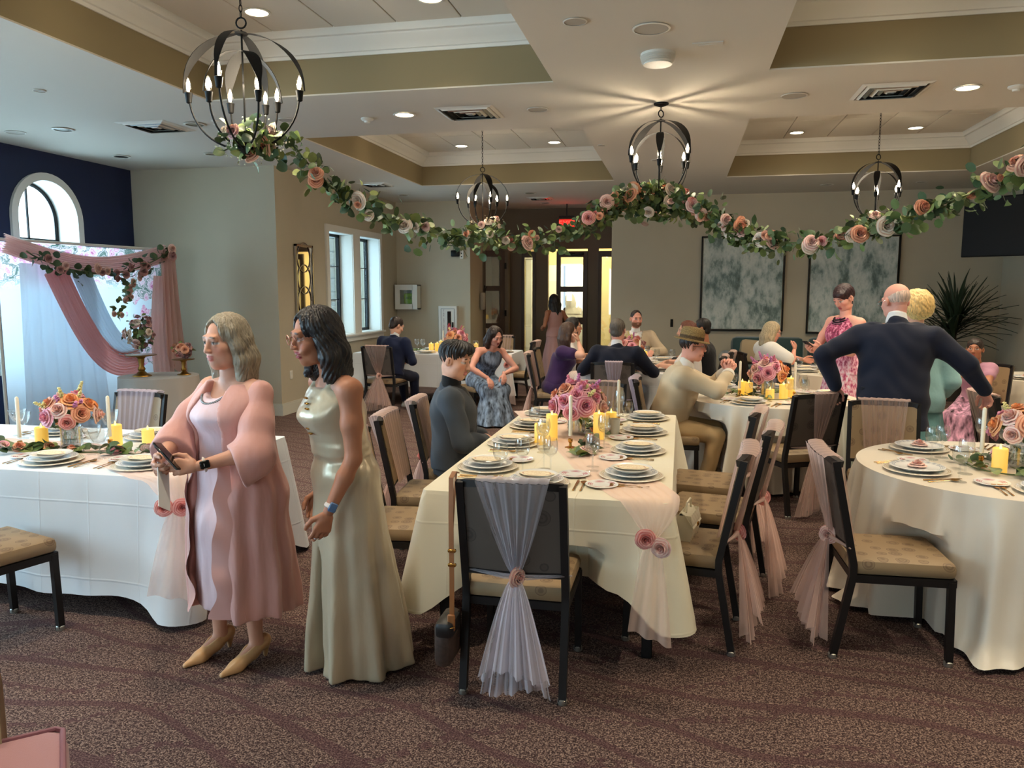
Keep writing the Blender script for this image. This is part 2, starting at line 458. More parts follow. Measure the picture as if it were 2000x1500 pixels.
for a in OPEN:
    m = MB(); e = .006
    m.box((XB - .14, a[0] + e / 2, (WZ0 + WZ1) / 2), (.3, e, WZ1 - WZ0)); m.box((XB - .14, a[1] - e / 2, (WZ0 + WZ1) / 2), (.3, e, WZ1 - WZ0))
    m.box((XB - .14, (a[0] + a[1]) / 2, WZ0 + e / 2), (.3, a[1] - a[0], e)); m.box((XB - .14, (a[0] + a[1]) / 2, WZ1 - e / 2), (.3, a[1] - a[0], e))
    m.obj('reveal', M_white, win)
    m = MB(); xg = XB - .24; yc = (a[0] + a[1]) / 2; wy = a[1] - a[0]
    for yy in (a[0] + .025, a[1] - .025): m.box((xg, yy, (WZ0 + WZ1) / 2), (.06, .05, WZ1 - WZ0))
    for zz in (WZ0 + .025, WZ1 - .025): m.box((xg, yc, zz), (.06, wy, .05))
    for zz in (WZ0 + .56, WZ0 + 1.1): m.box((xg, yc, zz), (.02, wy, .016))
    m.obj('window_frame', M_black, win)
    for k in range(3): MB().box((xg, yc, WZ0 + .28 + k * .54), (.006, wy - .1, .5)).obj('pane', M_pane, win, False)
wallbox('wall_cabinet', XB - .002, XC, YE, YE + .15, label='beige wall carrying the white cabinets')
wallbox('wall_recess_left', XC - .12, XC, YE + .15, YR)
wallbox('wall_far', XD, XR + .15, YE, YE + .15, label='beige end wall carrying two large paintings')
wallbox('wall_recess_right', XD, XD + .12, YE + .15, YR)
wallbox('wall_right', XR, XR + .15, YB, YE, label='beige wall meeting the end wall beside the plant')
m = MB(); prev = XL - .15                              # rear wall behind the photographer, with four tall windows
for x in (-5.2, -2.4):
    m.box(((prev + x - .85) / 2, YB - .08, H / 2), (x - .85 - prev, .16, H)); m.box((x, YB - .08, .3), (1.7, .16, .6)); m.box((x, YB - .08, 3.13), (1.7, .16, .46)); prev = x + .85
m.box(((prev + XR + .15) / 2, YB - .08, H / 2), (XR + .15 - prev, .16, H))
struct('wall_rear', m, M_wall)
M_base = mat('baseboard_paint', (206, 204, 190), .5)
def baseb(name, x0, x1, y0, y1):
    mb = MB(); mb.box(((x0 + x1) / 2, (y0 + y1) / 2, .07), (max(x1 - x0, .02), max(y1 - y0, .02), .14)); mb.box(((x0 + x1) / 2, (y0 + y1) / 2, .15), (max(x1 - x0, .012), max(y1 - y0, .012), .03))
    struct(name, mb, M_base)
baseb('baseboard_alcove', XL, XB, YA - .01, YA - .01); baseb('baseboard_side', XB + .01, XB + .01, YA - .02, YE)
baseb('baseboard_cabinet', XB, XC, YE - .01, YE - .01); baseb('baseboard_far', XD, XR, YE - .01, YE - .01)
baseb('baseboard_left', XL + .01, XL + .01, YB, YA); baseb('baseboard_right', XR - .01, XR - .01, YB, YE)

# --- stone pier outside the paired window
M_stone = mat('field_stone', (168, 165, 158), .9, var=.3, vscale=6, bump=.5, bscale=25)
M_stuc = mat('stucco_post', (226, 232, 226), .9)
pier = thing('stone_pier', 'grey field stone pier outside the paired window', 'pier', (-6.75, 13.6, 0))
MB().box((0, 0, 1.6), (.9, 1.5, 3.2)).obj('core', mat('mortar', (130, 128, 120), .95), pier)
rs = random.Random(3)
st = [MB().box((0, 0, 0), (1, 1, 1), ch=.12).mesh('stone', M_stone) for _ in range(1)][0]
for zi in range(13):
    y = -.74
    while y < .7:
        wv = rs.uniform(.2, .42); wv = min(wv, .75 - y)
        inst('stone', st, pier, (.45, y + wv / 2, .13 + zi * .24), (0, 0, rs.uniform(-.06, .06)), (rs.uniform(.06, .12), wv - .02, .22)); y += wv
    x = -.44
    while x < .4:
        wv = min(rs.uniform(.2, .4), .46 - x)
        inst('stone', st, pier, (x + wv / 2, -.75, .13 + zi * .24), (0, 0, 0), (wv - .02, rs.uniform(.06, .12), .22)); x += wv
po = MB().box((0, 0, 1.6), (.3, .3, 3.2), ch=.02).box((0, 0, .1), (.4, .4, .2), ch=.02).obj('porch_post', M_stuc)
po.location = (-6.05, 13.95, 0); tag(po, 'pale stucco porch post beside the stone pier', 'post')
struct('ground_outside', MB().poly([(-30, -30, -.02), (-7.9, -30, -.02), (-7.9, 30, -.02), (-30, 30, -.02)]).poly([(-7.9, 9.92, -.02), (-5.66, 9.92, -.02), (-5.66, 30, -.02), (-7.9, 30, -.02)]), mat('outside_paving', (190, 195, 185), .9))

tr = thing('garden_tree', 'pale green tree outside the arched window', 'tree', (-11.0, 11.2, 0))
MB().tube([(0, 0, 0), (.1, 0, 1.2), (0, .1, 2.0)], [.12, .09, .05], 8).obj('trunk', mat('bark_grey', (120, 108, 92), .9), tr)
rs = random.Random(31); mb = MB()
for k in range(900):
    d = np.array([rs.gauss(0, 1), rs.gauss(0, 1), rs.gauss(0, .8)]); d /= np.linalg.norm(d); p = d * np.array((1.5, 1.7, .75)) * rs.uniform(.5, 1) + np.array((0, 0, 1.75)); a = rs.uniform(.06, .11)
    e = Matrix.Translation(p) @ Matrix.Rotation(rs.uniform(0, 6.28), 4, 'Z') @ Matrix.Rotation(rs.uniform(-1.4, 1.4), 4, 'X'); mb.add([(-a * .5, 0, 0), (0, -a, 0), (a * .5, 0, 0), (0, a, .02)], [(0, 1, 2, 3)], 0, e)
tag(mb.obj('foliage', mat('tree_leaf', (120, 160, 120), .7, var=.2), tr, False), kind='stuff')
# --- recess with the glazed doors
def rx(px, Y=YR): return float(aty(px, 560, Y)[0])
DT = 2.5
m = MB()
def rseg(a, b, z0, z1): m.box(((a + b) / 2, YR + .06, (z0 + z1) / 2), (b - a, .12, z1 - z0))
ops = [(rx(1019), rx(1046)), (rx(1070), rx(1147)), (rx(1168), XD)]
prev = XC
for a, b in ops: rseg(prev, a, 0, DT + .05); prev = b
rseg(XC, XD, DT + .05, H)
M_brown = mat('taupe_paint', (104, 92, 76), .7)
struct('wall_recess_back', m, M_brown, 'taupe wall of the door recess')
def glazed(name, label, x0, x1, rails, kind=True, y=YR, stile=.09, bottom=.25):
    d = thing(name, None, None); tag(d, label, kind='structure')
    m = MB()
    for x in (x0 + stile / 2, x1 - stile / 2): m.box((x, y, DT / 2), (stile, .06, DT))
    for z0, z1 in [(0, bottom)] + rails + [(DT - .12, DT)]: m.box(((x0 + x1) / 2, y, (z0 + z1) / 2), (x1 - x0 - stile * 2 + .01, .055, z1 - z0))
    m.obj('door_frame', M_wood, d)
    zs = [bottom] + [q for r_ in rails for q in r_] + [DT - .12]
    for k in range(0, len(zs), 2): MB().box(((x0 + x1) / 2, y, (zs[k] + zs[k + 1]) / 2), (x1 - x0 - stile * 2, .008, zs[k + 1] - zs[k])).obj('pane', M_pane, d, False)
    return d
glazed('window_7', 'narrow glazed sidelight in dark wood by the recess door', ops[0][0], ops[0][1], [], stile=.06, bottom=.3)
glazed('window_8', 'narrow glazed sidelight next to the beige end wall', ops[2][0], ops[2][1], [], stile=.07, bottom=.3)
d1 = glazed('door_1', 'dark wood door with stacked glass lites under the exit sign', rx(1087), ops[1][1], [(1.02, 1.16), (1.68, 1.79)], stile=.085)
m = MB(); zc = DT - .06; xm = rx(1125)
m.box((xm, YR - .06, zc), (.3, .06, .06), ch=.01); m.tube([(xm, YR - .06, zc), (xm - .15, YR - .22, zc + .02), (xm - .35, YR - .06, zc + .04)], .012, 6)
m.obj('door_closer', M_black, d1)
MB().box((rx(1092), YR - .04, 1.05), (.03, .02, .2), ch=.005).tube([(rx(1092), YR - .05, 1.05), (rx(1092), YR - .1, 1.05), (rx(1092) + .12, YR - .1, 1.05)], .01, 6).obj('handle', M_black, d1)
# an open leaf on the left of the recess
d2 = thing('door_2', None, None); tag(d2, 'open dark wood door leaf with three glass lites', kind='structure')
d2.location = (rx(985, 15.6), 15.6, 0); d2.rotation_euler = (0, 0, R(33))
m = MB()
for x in (-.9 + .05, -.05): m.box((x, 0, DT / 2), (.1, .045, DT))
for z0, z1 in ((0, .25), (.95, 1.05), (1.7, 1.8), (DT - .12, DT)): m.box((-.45, 0, (z0 + z1) / 2), (.7, .045, z1 - z0))
m.obj('door_frame', M_wood, d2)
for z0, z1 in ((.25, .95), (1.05, 1.7), (1.8, DT - .12)): MB().box((-.45, 0, (z0 + z1) / 2), (.7, .008, z1 - z0)).obj('pane', M_pane, d2, False)
for z in (.5, 1.25, 2.2): MB().box((.01, -.02, z), (.04, .05, .12)).obj('hinge', M_black, d2)
m = MB(); m.box((rx(990, 15.7), 15.7, DT / 2 + .04), (.1, .2, DT + .08)); m.box((rx(943, 15.3), 15.3, DT / 2 + .04), (.09, .12, DT + .08))
struct('trim_1', m, M_brown)
# corridor beyond
M_cream = mat('corridor_paint', (232, 214, 160), .7)
wallbox('wall_corridor', XC - .5, XD + 1.2, 18.6, 18.75, m=M_cream)
wallbox('wall_corridor_side', XD + 1.0, XD + 1.1, YR + .1, 18.6, m=M_cream)
wallbox('wall_corridor_end', XC - .5, XC - .4, YR + .1, 18.6, m=mat('corridor_light', (215, 222, 226), .7))
slab_c = MB(); slab_c.box((-2.3, 17.4, 2.95), (4.6, 2.7, .05)); struct('ceiling_corridor', slab_c, M_ceil)
d3 = thing('door_3', None, None); tag(d3, 'white panelled door across the corridor', kind='structure')
for k, px in enumerate((1083, 1122)):
    x = rx(px, 18.55)
    MB().box((x, 18.57, 1.15), (.55, .05, 2.3), ch=.01).obj('leaf', M_white, d3); MB().box((x, 18.54, 1.55), (.36, .02, .8), ch=.006).box((x, 18.54, .6), (.36, .02, .7), ch=.006).obj('panel', M_white, d3)
struct('trim_2', MB().box((rx(1034, 18.3), 18.3, 1.3), (.16, .16, 2.6), ch=.02).box((rx(1034, 18.3), 18.3, .1), (.22, .22, .2), ch=.02).box((rx(1034, 18.3), 18.3, 2.5), (.22, .22, .14), ch=.02), M_white, 'white fluted post in the corridor')
sc_ = thing('wall_sconce', 'pale cylinder wall sconce seen through the glazed door', 'wall lamp', (rx(1112, 18.4), 18.4, 1.62))
MB().lathe([(.06, -.16), (.065, -.15), (.065, .15), (.06, .16)], 16).obj('shade', mat('sconce_shade', (235, 232, 240), .5, emit=(255, 240, 215), estr=.8), sc_); MB().box((0, .06, 0), (.1, .1, .06)).obj('bracket', M_black, sc_)
l = bpy.data.lights.new('corridor_lamp', 'AREA'); l.energy = 70; l.size = 1.6; l.color = (1, .8, .45)
o = bpy.data.objects.new('corridor_lamp', l); COL.objects.link(o); o.location = (-2.2, 17.4, 2.9)

# ---------------------------------------------------------------- ceiling fittings
M_lens = emit_mat('downlight_lens', (255, 236, 200), 9.0)
M_trimw = mat('fitting_white', (225, 222, 212), .4)
M_grey = mat('fitting_grey', (172, 165, 152), .7)
M_steel = mat('steel', (190, 190, 188), .25, 1.0)
dl_ring = MB().lathe([(.085, 0), (.105, -.004), (.108, -.008), (.1, -.012), (.086, -.01)], 28, caps=False).mesh('trim_ring', M_trimw)
dl_lens = MB().lathe([(0, -.006), (.085, -.006), (.085, .0), (0, .002)], 28).mesh('lens', M_lens)
def downlight(x, y, z, power, label, group, lens=True):
    d = thing('downlight', label, 'ceiling light', (x, y, z), 0, group)
    inst('trim_ring', dl_ring, d); inst('lens', dl_lens if lens else dl_dim, d)
    if power:
        l = bpy.data.lights.new('downlight_beam', 'SPOT'); l.energy = power; l.spot_size = R(116); l.spot_blend = .7; l.color = (1, .85, .64); l.shadow_soft_size = .08
        b = bpy.data.objects.new('downlight_beam', l); COL.objects.link(b); b.parent = d; b.location = (0, 0, -.03)
dl_dim = MB().lathe([(.0, .02), (.03, .018), (.06, .0), (.085, -.004)], 24).mesh('lens', M_steel)
gl1, gl2 = 'recessed downlights in the coffers', 'recessed downlights in the flat ceiling'
for (x0, x1) in COFX:
    for (y0, y1) in COFY:
        for fx in (.27, .73):
            for fy in (.12, .85):
                downlight(x0 + (x1 - x0) * fx, y0 + (y1 - y0) * fy, ZT, 84, 'round recessed downlight in a coffer between ceiling tiles', gl1)
for px, py in ((790, 223), (1890, 170)):
    p = atz(px, py, H); downlight(p[0], p[1], H - .001, 75, 'bright round downlight in the flat ceiling between two coffers', gl2)
for x, y in ((-2.5, -.6), (2.2, -.6), (-5.6, 3.6), (4.45, 4), (4.45, 9)): downlight(x, y, H - .001, 45, 'bright round downlight in the flat ceiling between two coffers', gl2)
for px, py in ((123, 252), (380, 242), (237, 305), (415, 300), (620, 322), (1035, 377), (1065, 396), (788, 381), (1093, 412)):
    p = atz(px, py, H); downlight(p[0], p[1], H - .001, 0, 'small unlit chrome downlight in the flat ceiling', 'unlit chrome downlights', lens=False)
p = atz(1320, 302, H)
p = atz(1615, 360, H); downlight(p[0], p[1], H - .001, 0, 'small unlit chrome downlight in the flat ceiling', 'unlit chrome downlights', lens=False)
for px, py, r in ((1272, 55, .12), (1551, 186, .11), (1123, 41, .075), (1050, 213, .1), (30, 258, .1), (1285, 312, .09), (560, 233, .09), (1175, 283, .05), (890, 380, .09), (77, 176, .05), (1371, 383, .08), (1800, 355, .08)):
    p = atz(px, py, H)
    s = thing('ceiling_speaker', 'flush round grey speaker grille in the flat ceiling', 'speaker', (p[0], p[1], H), 0, 'round flush speaker grilles')
    MB().lathe([(r * .9, -.001), (r, -.004), (r, -.007), (r * .9, -.009)], 28, caps=False).obj('rim', M_trimw, s); MB().lathe([(0, -.006), (r * .9, -.006), (r * .9, -.002)], 28).obj('grille', M_grey, s)
p = atz(1285, 105, H)
s = thing('siren_horn', 'white ribbed round alarm horn on the ceiling beam', 'alarm', (p[0], p[1], H))
prof = [(.0, 0), (.12, 0), (.12, -.015)]
for k in range(4): prof += [(.125 - k * .004, -.02 - k * .013), (.108 - k * .004, -.026 - k * .013)]
MB().lathe(prof + [(.1, -.075), (0, -.078)], 32).obj('body', M_trimw, s)
for px, py in ((335 / 2000 * 700 + 600, 231), (1985, 168)):
    p = atz(px, py, H); s = thing('smoke_detector', 'white round smoke detector on the flat ceiling', 'smoke detector', (p[0], p[1], H), 0, 'smoke detectors')
    MB().lathe([(.06, 0), (.062, -.01), (.05, -.022), (.03, -.026), (.026, -.042), (0, -.045)], 24).obj('body', M_trimw, s)
p = atz(420, 236, H)
s = thing('sprinkler_head', 'small chrome sprinkler below the ceiling beside the chandelier', 'sprinkler', (p[0], p[1], H))
MB().lathe([(.04, 0), (.04, -.004), (.01, -.008), (.008, -.03), (.022, -.034), (.022, -.037), (0, -.038)], 16).obj('head', M_trimw, s)
p = atz(1382, 85, H)
s = MB().box((0, 0, -.004), (.2, .08, .008)).box((0, 0, -.01), (.12, .012, .004)).obj('access_plate', M_ceil); s.location = (p[0], p[1], H); tag(s, 'thin painted access plate on the ceiling beam', 'plate')
def vent(px, py, size, label):
    p = atz(px, py, H); v = thing('ceiling_vent', label, 'air vent', (p[0], p[1], H))
    m = MB(); a = size / 2
    for k, (r0, r1) in enumerate([(a, a - .035)]):
        m.add([(-r0, -r0, -.002), (r0, -r0, -.002), (r0, r0, -.002), (-r0, r0, -.002), (-r1, -r1, -.012), (r1, -r1, -.012), (r1, r1, -.012), (-r1, r1, -.012)], [(0, 1, 5, 4), (1, 2, 6, 5), (2, 3, 7, 6), (3, 0, 4, 7)])
    m.obj('frame', M_trimw, v, False)
    MB().box((0, 0, -.001), (size - .07, size - .07, .002)).obj('backing', M_black, v)
    for k in range(5):
        r0 = a - .045 - k * .045; r1 = r0 - .022; m = MB()
        m.add([(-r0, -r0, -.004), (r0, -r0, -.004), (r0, r0, -.004), (-r0, r0, -.004), (-r1, -r1, -.022), (r1, -r1, -.022), (r1, r1, -.022), (-r1, r1, -.022)], [(0, 1, 5, 4), (1, 2, 6, 5), (2, 3, 7, 6), (3, 0, 4, 7)])
        m.obj('slat', M_steel if k % 2 else M_trimw, v, False)
vent(918, 220, .55, 'square slatted air vent on the ceiling between the two coffers over the mirror side')
vent(1740, 177, .55, 'square slatted air vent on the ceiling beside a lit downlight')
vent(305, 247, .55, 'square slatted air vent on the ceiling near the navy wall')
vent(735, 360, .5, 'square slatted air vent on the ceiling above the paired window')
vent(1055, 387, .45, 'small square slatted air vent on the ceiling before the door recess')
s = thing('exit_sign', 'red lit exit sign hanging in the door recess', 'exit sign', aty(1107, 437, 15.2))
MB().box((0, 0, .13), (.3, .05, .04)).box((0, 0, .35), (.02, .02, .44)).obj('canopy', M_black, s); MB().box((0, 0, 0), (.3, .03, .17), ch=.006).obj('panel', mat('exit_panel', (190, 60, 50), .4, emit=(255, 40, 30), estr=.35), s)
def lettering(txt, size, parent, loc, rot, m, name='lettering', extr=.001, align='CENTER'):
    cu = bpy.data.curves.new(name, 'FONT'); cu.body = txt; cu.size = size; cu.align_x = align; cu.align_y = 'CENTER'; cu.extrude = extr
    tmp = bpy.data.objects.new(name, cu); COL.objects.link(tmp); cu.materials.append(m)
    me = bpy.data.meshes.new_from_object(tmp.evaluated_get(bpy.context.evaluated_depsgraph_get())); bpy.data.objects.remove(tmp); me.name = name
    if not me.materials: me.materials.append(m)
    return inst(name, me, parent, loc, rot)
lettering('EXIT', .15, s, (0, -.018, 0), (R(90), 0, 0), emit_mat('exit_red', (255, 50, 40), 3.0))
l = bpy.data.lights.new('exit_glow', 'POINT'); l.energy = 1.2; l.color = (1, .08, .05); l.shadow_soft_size = .1
o = bpy.data.objects.new('exit_glow', l); COL.objects.link(o); o.parent = s; o.location = (0, -.12, -.05)
# ---------------------------------------------------------------- tables and cloths
M_leg = mat('table_leg_black', (20, 19, 19), .5, .3)
M_top = mat('table_top_wood', (150, 120, 90), .6)
def cloth_mat(name, col, crease=0.0):
    t = NT(name); co = t.coord('Object'); b = t.b
    b.inputs['Base Color'].default_value = lin(col); b.inputs['Roughness'].default_value = .55
    b.inputs['Sheen Weight'].default_value = .25
    n1 = t.noise(3.5, 3, co); h = t.math('MULTIPLY', n1, .6)
    if crease:
        sp = t.n('ShaderNodeSeparateXYZ'); t.l(co, sp.inputs[0])
        for ax, per in ((0, .3), (1, .37), (2, .41)):
            fr = t.math('ABSOLUTE', t.math('SUBTRACT', t.math('FRACT', t.math('DIVIDE', sp.outputs[ax], per)), .5))
            h = t.math('ADD', h, t.math('MULTIPLY', t.math('SUBTRACT', 1.0, t.math('MINIMUM', t.math('MULTIPLY', fr, 55), 1.0)), crease))
    t.bump(h, .35, .02)
    return t.m
M_cloth = cloth_mat('white_table_linen', (232, 236, 240), .2); M_cloth2 = cloth_mat('ivory_table_linen', (238, 228, 200), .18)
M_satin = cloth_mat('ivory_satin_linen', (236, 224, 204)); M_satin.node_tree.nodes['Principled BSDF'].inputs['Roughness'].default_value = .36
TZ = .76
CLOTHS = []

def rr_perimeter(hx, hy, r, n):
    P = []
    seg = [(hx, -hy + r, hx, hy - r), (hx - r, hy, -hx + r, hy), (-hx, hy - r, -hx, -hy + r), (-hx + r, -hy, hx - r, -hy)]
    cs = [(hx - r, hy - r, 0), (-hx + r, hy - r, 90), (-hx + r, -hy + r, 180), (hx - r, -hy + r, 270)]
    for (a, c_) in zip(seg, cs):
        L = math.hypot(a[2] - a[0], a[3] - a[1]); k = max(3, int(n * L / (4 * (hx + hy))))
        nx_, ny_ = math.cos(R(c_[2])), math.sin(R(c_[2]))
        for i in range(k): P.append((a[0] + (a[2] - a[0]) * i / k, a[1] + (a[3] - a[1]) * i / k, nx_, ny_, 0))
        for i in range(8):
            t = R(c_[2] + 90 * i / 8); P.append((c_[0] + r * math.cos(t), c_[1] + r * math.sin(t), math.cos(t), math.sin(t), math.sin(PI * i / 8)))
    return P

def rect_table(loc, hx, hy, drop, label_t, label_c, seed=1, rz=0.0, extra=.12, amp=.03, linen=None):
    t = thing('banquet_table', label_t, 'table', (*loc, 0), rz)
    MB().box((0, 0, TZ - .022), (2 * hx - .02, 2 * hy - .02, .03), ch=.006).obj('table_top', M_top, t)
    for sx in (-1, 1):
        for sy in (-1, 1): MB().box((sx * (hx - .1), sy * (hy - .07), (TZ - .04) / 2), (.05, .05, TZ - .04), ch=.004).obj('leg', M_leg, t)
    for sx in (-1, 1): MB().box((sx * (hx - .1), 0, .715), (.03, 2 * hy - .16, .03)).obj('apron', M_leg, t)
    rs = random.Random(seed); P = rr_perimeter(hx, hy, .03, 150); n = len(P); nv = 14
    ph = [rs.uniform(0, 6.28) for _ in range(6)]
    V = []
    for j in range(nv):
        v = j / (nv - 1)
        for i, (x, y, nx_, ny_, cn) in enumerate(P):
            # distance to the nearest corner, for the deep fold there
            dc = min(math.hypot(x - sx * hx, y - sy * hy) for sx in (-1, 1) for sy in (-1, 1))
            ck = math.exp(-(dc / .16) ** 2)
            s = i / n * 2 * PI
            f = math.sin(s * 9 + ph[0]) * .5 + math.sin(s * 17 + ph[1]) * .3 + math.sin(s * 31 + ph[2]) * .25
            out = .004 + v * (.02 + .115 * ck) + amp * f * v ** 1.4 * (1 - .5 * ck)
            z = TZ + .004 - .012 * min(1, v * 20) * 0 - drop * v * (1 + (extra / drop) * ck) + .012 * math.sin(s * 7 + ph[3]) * v
            if v == 0: out = 0
            V.append((x + nx_ * out, y + ny_ * out, z))
    F = [(j * n + i, j * n + (i + 1) % n, (j + 1) * n + (i + 1) % n, (j + 1) * n + i) for j in range(nv - 1) for i in range(n)]
    F.append(list(range(n))[::-1])
    CLOTHS.append((np.array(V), F, n, nv, np.array([(q[2], q[3]) for q in P]), linen or M_cloth, loc, label_c))      # laid at the end, once chairs and guests are in place
    return t

def round_table(loc, r, label_t, label_c, seed=1, drop=.735):
    t = thing('round_table', label_t, 'table', (*loc, 0))
    MB().lathe([(0, TZ - .035), (r - .02, TZ - .035), (r - .01, TZ - .02), (r - .02, TZ - .004), (0, TZ - .004)], 48).obj('table_top', M_top, t)
    for k in range(4):
        a = R(45 + 90 * k); MB().box((.45 * math.cos(a), .45 * math.sin(a), (TZ - .04) / 2), (.045, .045, TZ - .04), ch=.004).obj('leg', M_leg, t)
    rs = random.Random(seed); n = 280; nv = 18
    ph = [rs.uniform(0, 6.28) for _ in range(6)]
    def fn(u, v):
        s = u * 2 * PI
        f = math.sin(s * 21 + ph[0] + 1.2 * math.sin(s * 4 + ph[1])) * .6 + math.sin(s * 38 + ph[2] + 2 * v) * .35 + math.sin(s * 9 + ph[3]) * .3
        w = v ** .9
        rr = r + .006 + w * .075 + .06 * f * v ** .7 * min(1, v * 9) + (.01 * math.sin(v * 9 + ph[4] + s * 3) * v)
        z = TZ + .004 - drop * v
        if v > .93: rr += (v - .93) * .9 * (1 + .5 * f); z = max(z, .008)
        return (rr * math.cos(s), rr * math.sin(s), z)
    V = [fn(i / n, j / (nv - 1)) for j in range(nv) for i in range(n)]
    F = [(j * n + i, j * n + (i + 1) % n, (j + 1) * n + (i + 1) % n, (j + 1) * n + i) for j in range(nv - 1) for i in range(n)] + [list(range(n))[::-1]]
    CLOTHS.append((np.array(V), F, n, nv, np.array([(math.cos(2 * PI * i / n), math.sin(2 * PI * i / n)) for i in range(n)]), M_satin, loc, label_c))
    return t

T1 = (-3.76, 4.05); T2 = (-.61, 4.80); T3 = (1.76, 4.62); T4 = (.78, 7.35); T5 = (1.98, 9.8); T6 = (-3.68, 11.72); T7 = (-.62, 10.3); T8 = (4.12, 9.55); T9 = (3.35, 6.75)
rect_table(T1, 1.24, .60, .64, 'long banquet table under white linen behind the two standing women', 'creased white tablecloth on the table beside the woman in pink', 3, extra=.1)
rect_table(T2, .59, 1.29, .42, 'long banquet table with empty chairs along both sides', 'ivory tablecloth on the long table behind the chair with the bag', 5, extra=.14, linen=M_cloth2)
round_table(T3, .76, 'round banquet table draped to the carpet beside the chair with no guest', 'floor length ivory satin cloth on the round table with wine goblets in pairs', 2)
round_table(T4, .76, 'round banquet table at which the man in the straw hat leans', 'ivory satin cloth on the round table of the man in the straw hat', 4)
round_table(T5, .76, 'round banquet table of the woman in white with glasses', 'ivory satin cloth on the round table before the teal sofa', 6)
rect_table(T6, 1.22, .55, .5, 'banquet table beside the paired window', 'white tablecloth on the table beneath the paired window', 8, extra=.08)
rect_table(T7, .57, 1.25, .46, 'long banquet table of the bearded man in beige', 'white tablecloth on the long table before the door recess', 9)
round_table(T8, .72, 'round banquet table of the young girl', 'ivory satin cloth on the round table beside the potted plant', 11)
round_table(T9, .70, 'round banquet table behind the woman in teal', 'ivory satin cloth on the round table behind the woman in teal', 12)

# ---------------------------------------------------------------- chairs
M_frame = mat('chair_frame', (30, 27, 26), .45, .35)
M_uph = upholstery('medallion_cloth', (152, 127, 94), (110, 86, 62))
M_uph2 = upholstery('medallion_cloth_back', (150, 130, 104), (112, 94, 76), 9)
M_glide = mat('chair_glide', (170, 168, 160), .3, .7)
def back_y(z): return -.2 - (z - .45) * .2
_W = .215
ch_parts = {}
ch_parts['seat'] = MB().box((0, .02, .445), (.45, .46, .075), ch=.028).mesh('seat', M_uph)
def _bk(u, v, off):
    x = (u - .5) * .41; z = .548 + v * .37
    return (x, back_y(z) + off - .02 * math.cos((u - .5) * PI), z)
m = MB().sheet(lambda u, v: _bk(u, v, .022), 9, 7)
ch_parts['back_panel'] = MB().sheet(lambda u, v: _bk(u, v, -.0065), 9, 7).mesh('back_panel', upholstery('medallion_cloth_rear_shaded', (92, 82, 74), (64, 57, 53), 9))  # same cloth, with the shade on the chair's rear painted into its colours
m.sheet(lambda u, v: _bk(u, 0, .022 - .028 * v), 9, 2).sheet(lambda u, v: _bk(u, 1, .022 - .028 * v), 9, 2).sheet(lambda u, v: _bk(0, u, .022 - .028 * v), 7, 2).sheet(lambda u, v: _bk(1, u, .022 - .028 * v), 7, 2)
ch_parts['backrest'] = m.mesh('backrest', M_uph)
ch_parts['back_rail'] = MB().tube([(_W * math.sin(a), back_y(.925) - .03 * math.cos(a) + .02, .925 + .012 * math.cos(a)) for a in np.linspace(-PI / 2, PI / 2, 9)], .022, 4, ph=PI / 4).mesh('back_rail', M_frame, True, 30)
ch_parts['lower_rail'] = MB().tube([(-_W, back_y(.535), .535), (0, back_y(.535) - .02, .535), (_W, back_y(.535), .535)], .016, 4, ph=PI / 4).mesh('lower_rail', M_frame, True, 30)
ch_parts['seat_frame'] = MB().box((0, .235, .392), (.44, .025, .035)).box((0, -.19, .392), (.44, .025, .035)).box((-_W, .02, .392), (.025, .44, .035)).box((_W, .02, .392), (.025, .44, .035)).mesh('seat_frame', M_frame)
leg_b = MB().tube([(0, -.27, .012), (0, -.2, .4), (0, -.2, .46), (0, back_y(.94), .94)], .023, 4, ph=PI / 4).mesh('leg', M_frame, True, 30)
leg_f = MB().tube([(0, .235, .012), (0, .225, .40)], .022, 4, ph=PI / 4).mesh('leg', M_frame, True, 30)
glide = MB().lathe([(.019, 0), (.021, .003), (.021, .02), (.017, .024)], 10).mesh('glide', M_glide)
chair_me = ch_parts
def chair(loc, rz, label, group=None):
    c = thing('banquet_chair', label, 'chair', (loc[0], loc[1], 0), R(rz), group)
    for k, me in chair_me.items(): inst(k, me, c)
    for s in (-1, 1):
        b = inst('leg', leg_b, c, (s * _W, 0, 0)); g = inst('glide', glide, b, (0, -.27, 0))
        b = inst('leg', leg_f, c, (s * _W, 0, 0)); g = inst('glide', glide, b, (0, .235, 0))
    return c

# ---------------------------------------------------------------- roses and leaves
def rose_mesh(name, m, seed=0, openness=1.0):
    rs = random.Random(seed); mb = MB()
    k = 0
    rows = [(3, .04, .17, 1.0, 1.3), (4, .1, .36, .96, 1.2), (5, .15, .58, .84, 1.0), (5, .18, .8, .66, .95), (6, .18, 1.0, .42, .9)]
    for ri, (n, r0, r1, h, wd) in enumerate(rows):
        for i in range(n):
            a0 = 2 * PI * i / n + ri * .6 + rs.uniform(-.15, .15); w = 2 * PI / n * .62 * wd; hh = h * rs.uniform(.9, 1.05)
            def fn(u, v, a0=a0, w=w, r0=r0, r1=r1 * (openness if ri > 1 else 1), hh=hh, ri=ri):
                uu = u * 2 - 1
                wid = w * (.5 + .6 * math.sin(PI * min(v, .92) * .62)) 
                a = a0 + uu * wid
                rad = r0 * (1 - v) + r1 * v ** .75 + .05 * ri * max(0, v - .75) * 3 * (1 - uu * uu * .4)
                z = hh * (v ** .8) * (1 - .16 * uu * uu * v) - (.12 * ri * max(0, v - .8) * 2)
                return (rad * math.cos(a), rad * math.sin(a), z)
            mb.sheet(fn, 5, 5)
    mb.lathe([(0, -.12), (.12, -.05), (.2, .02), (.22, .1)], 8)
    return mb.mesh(name, m, True, 80)
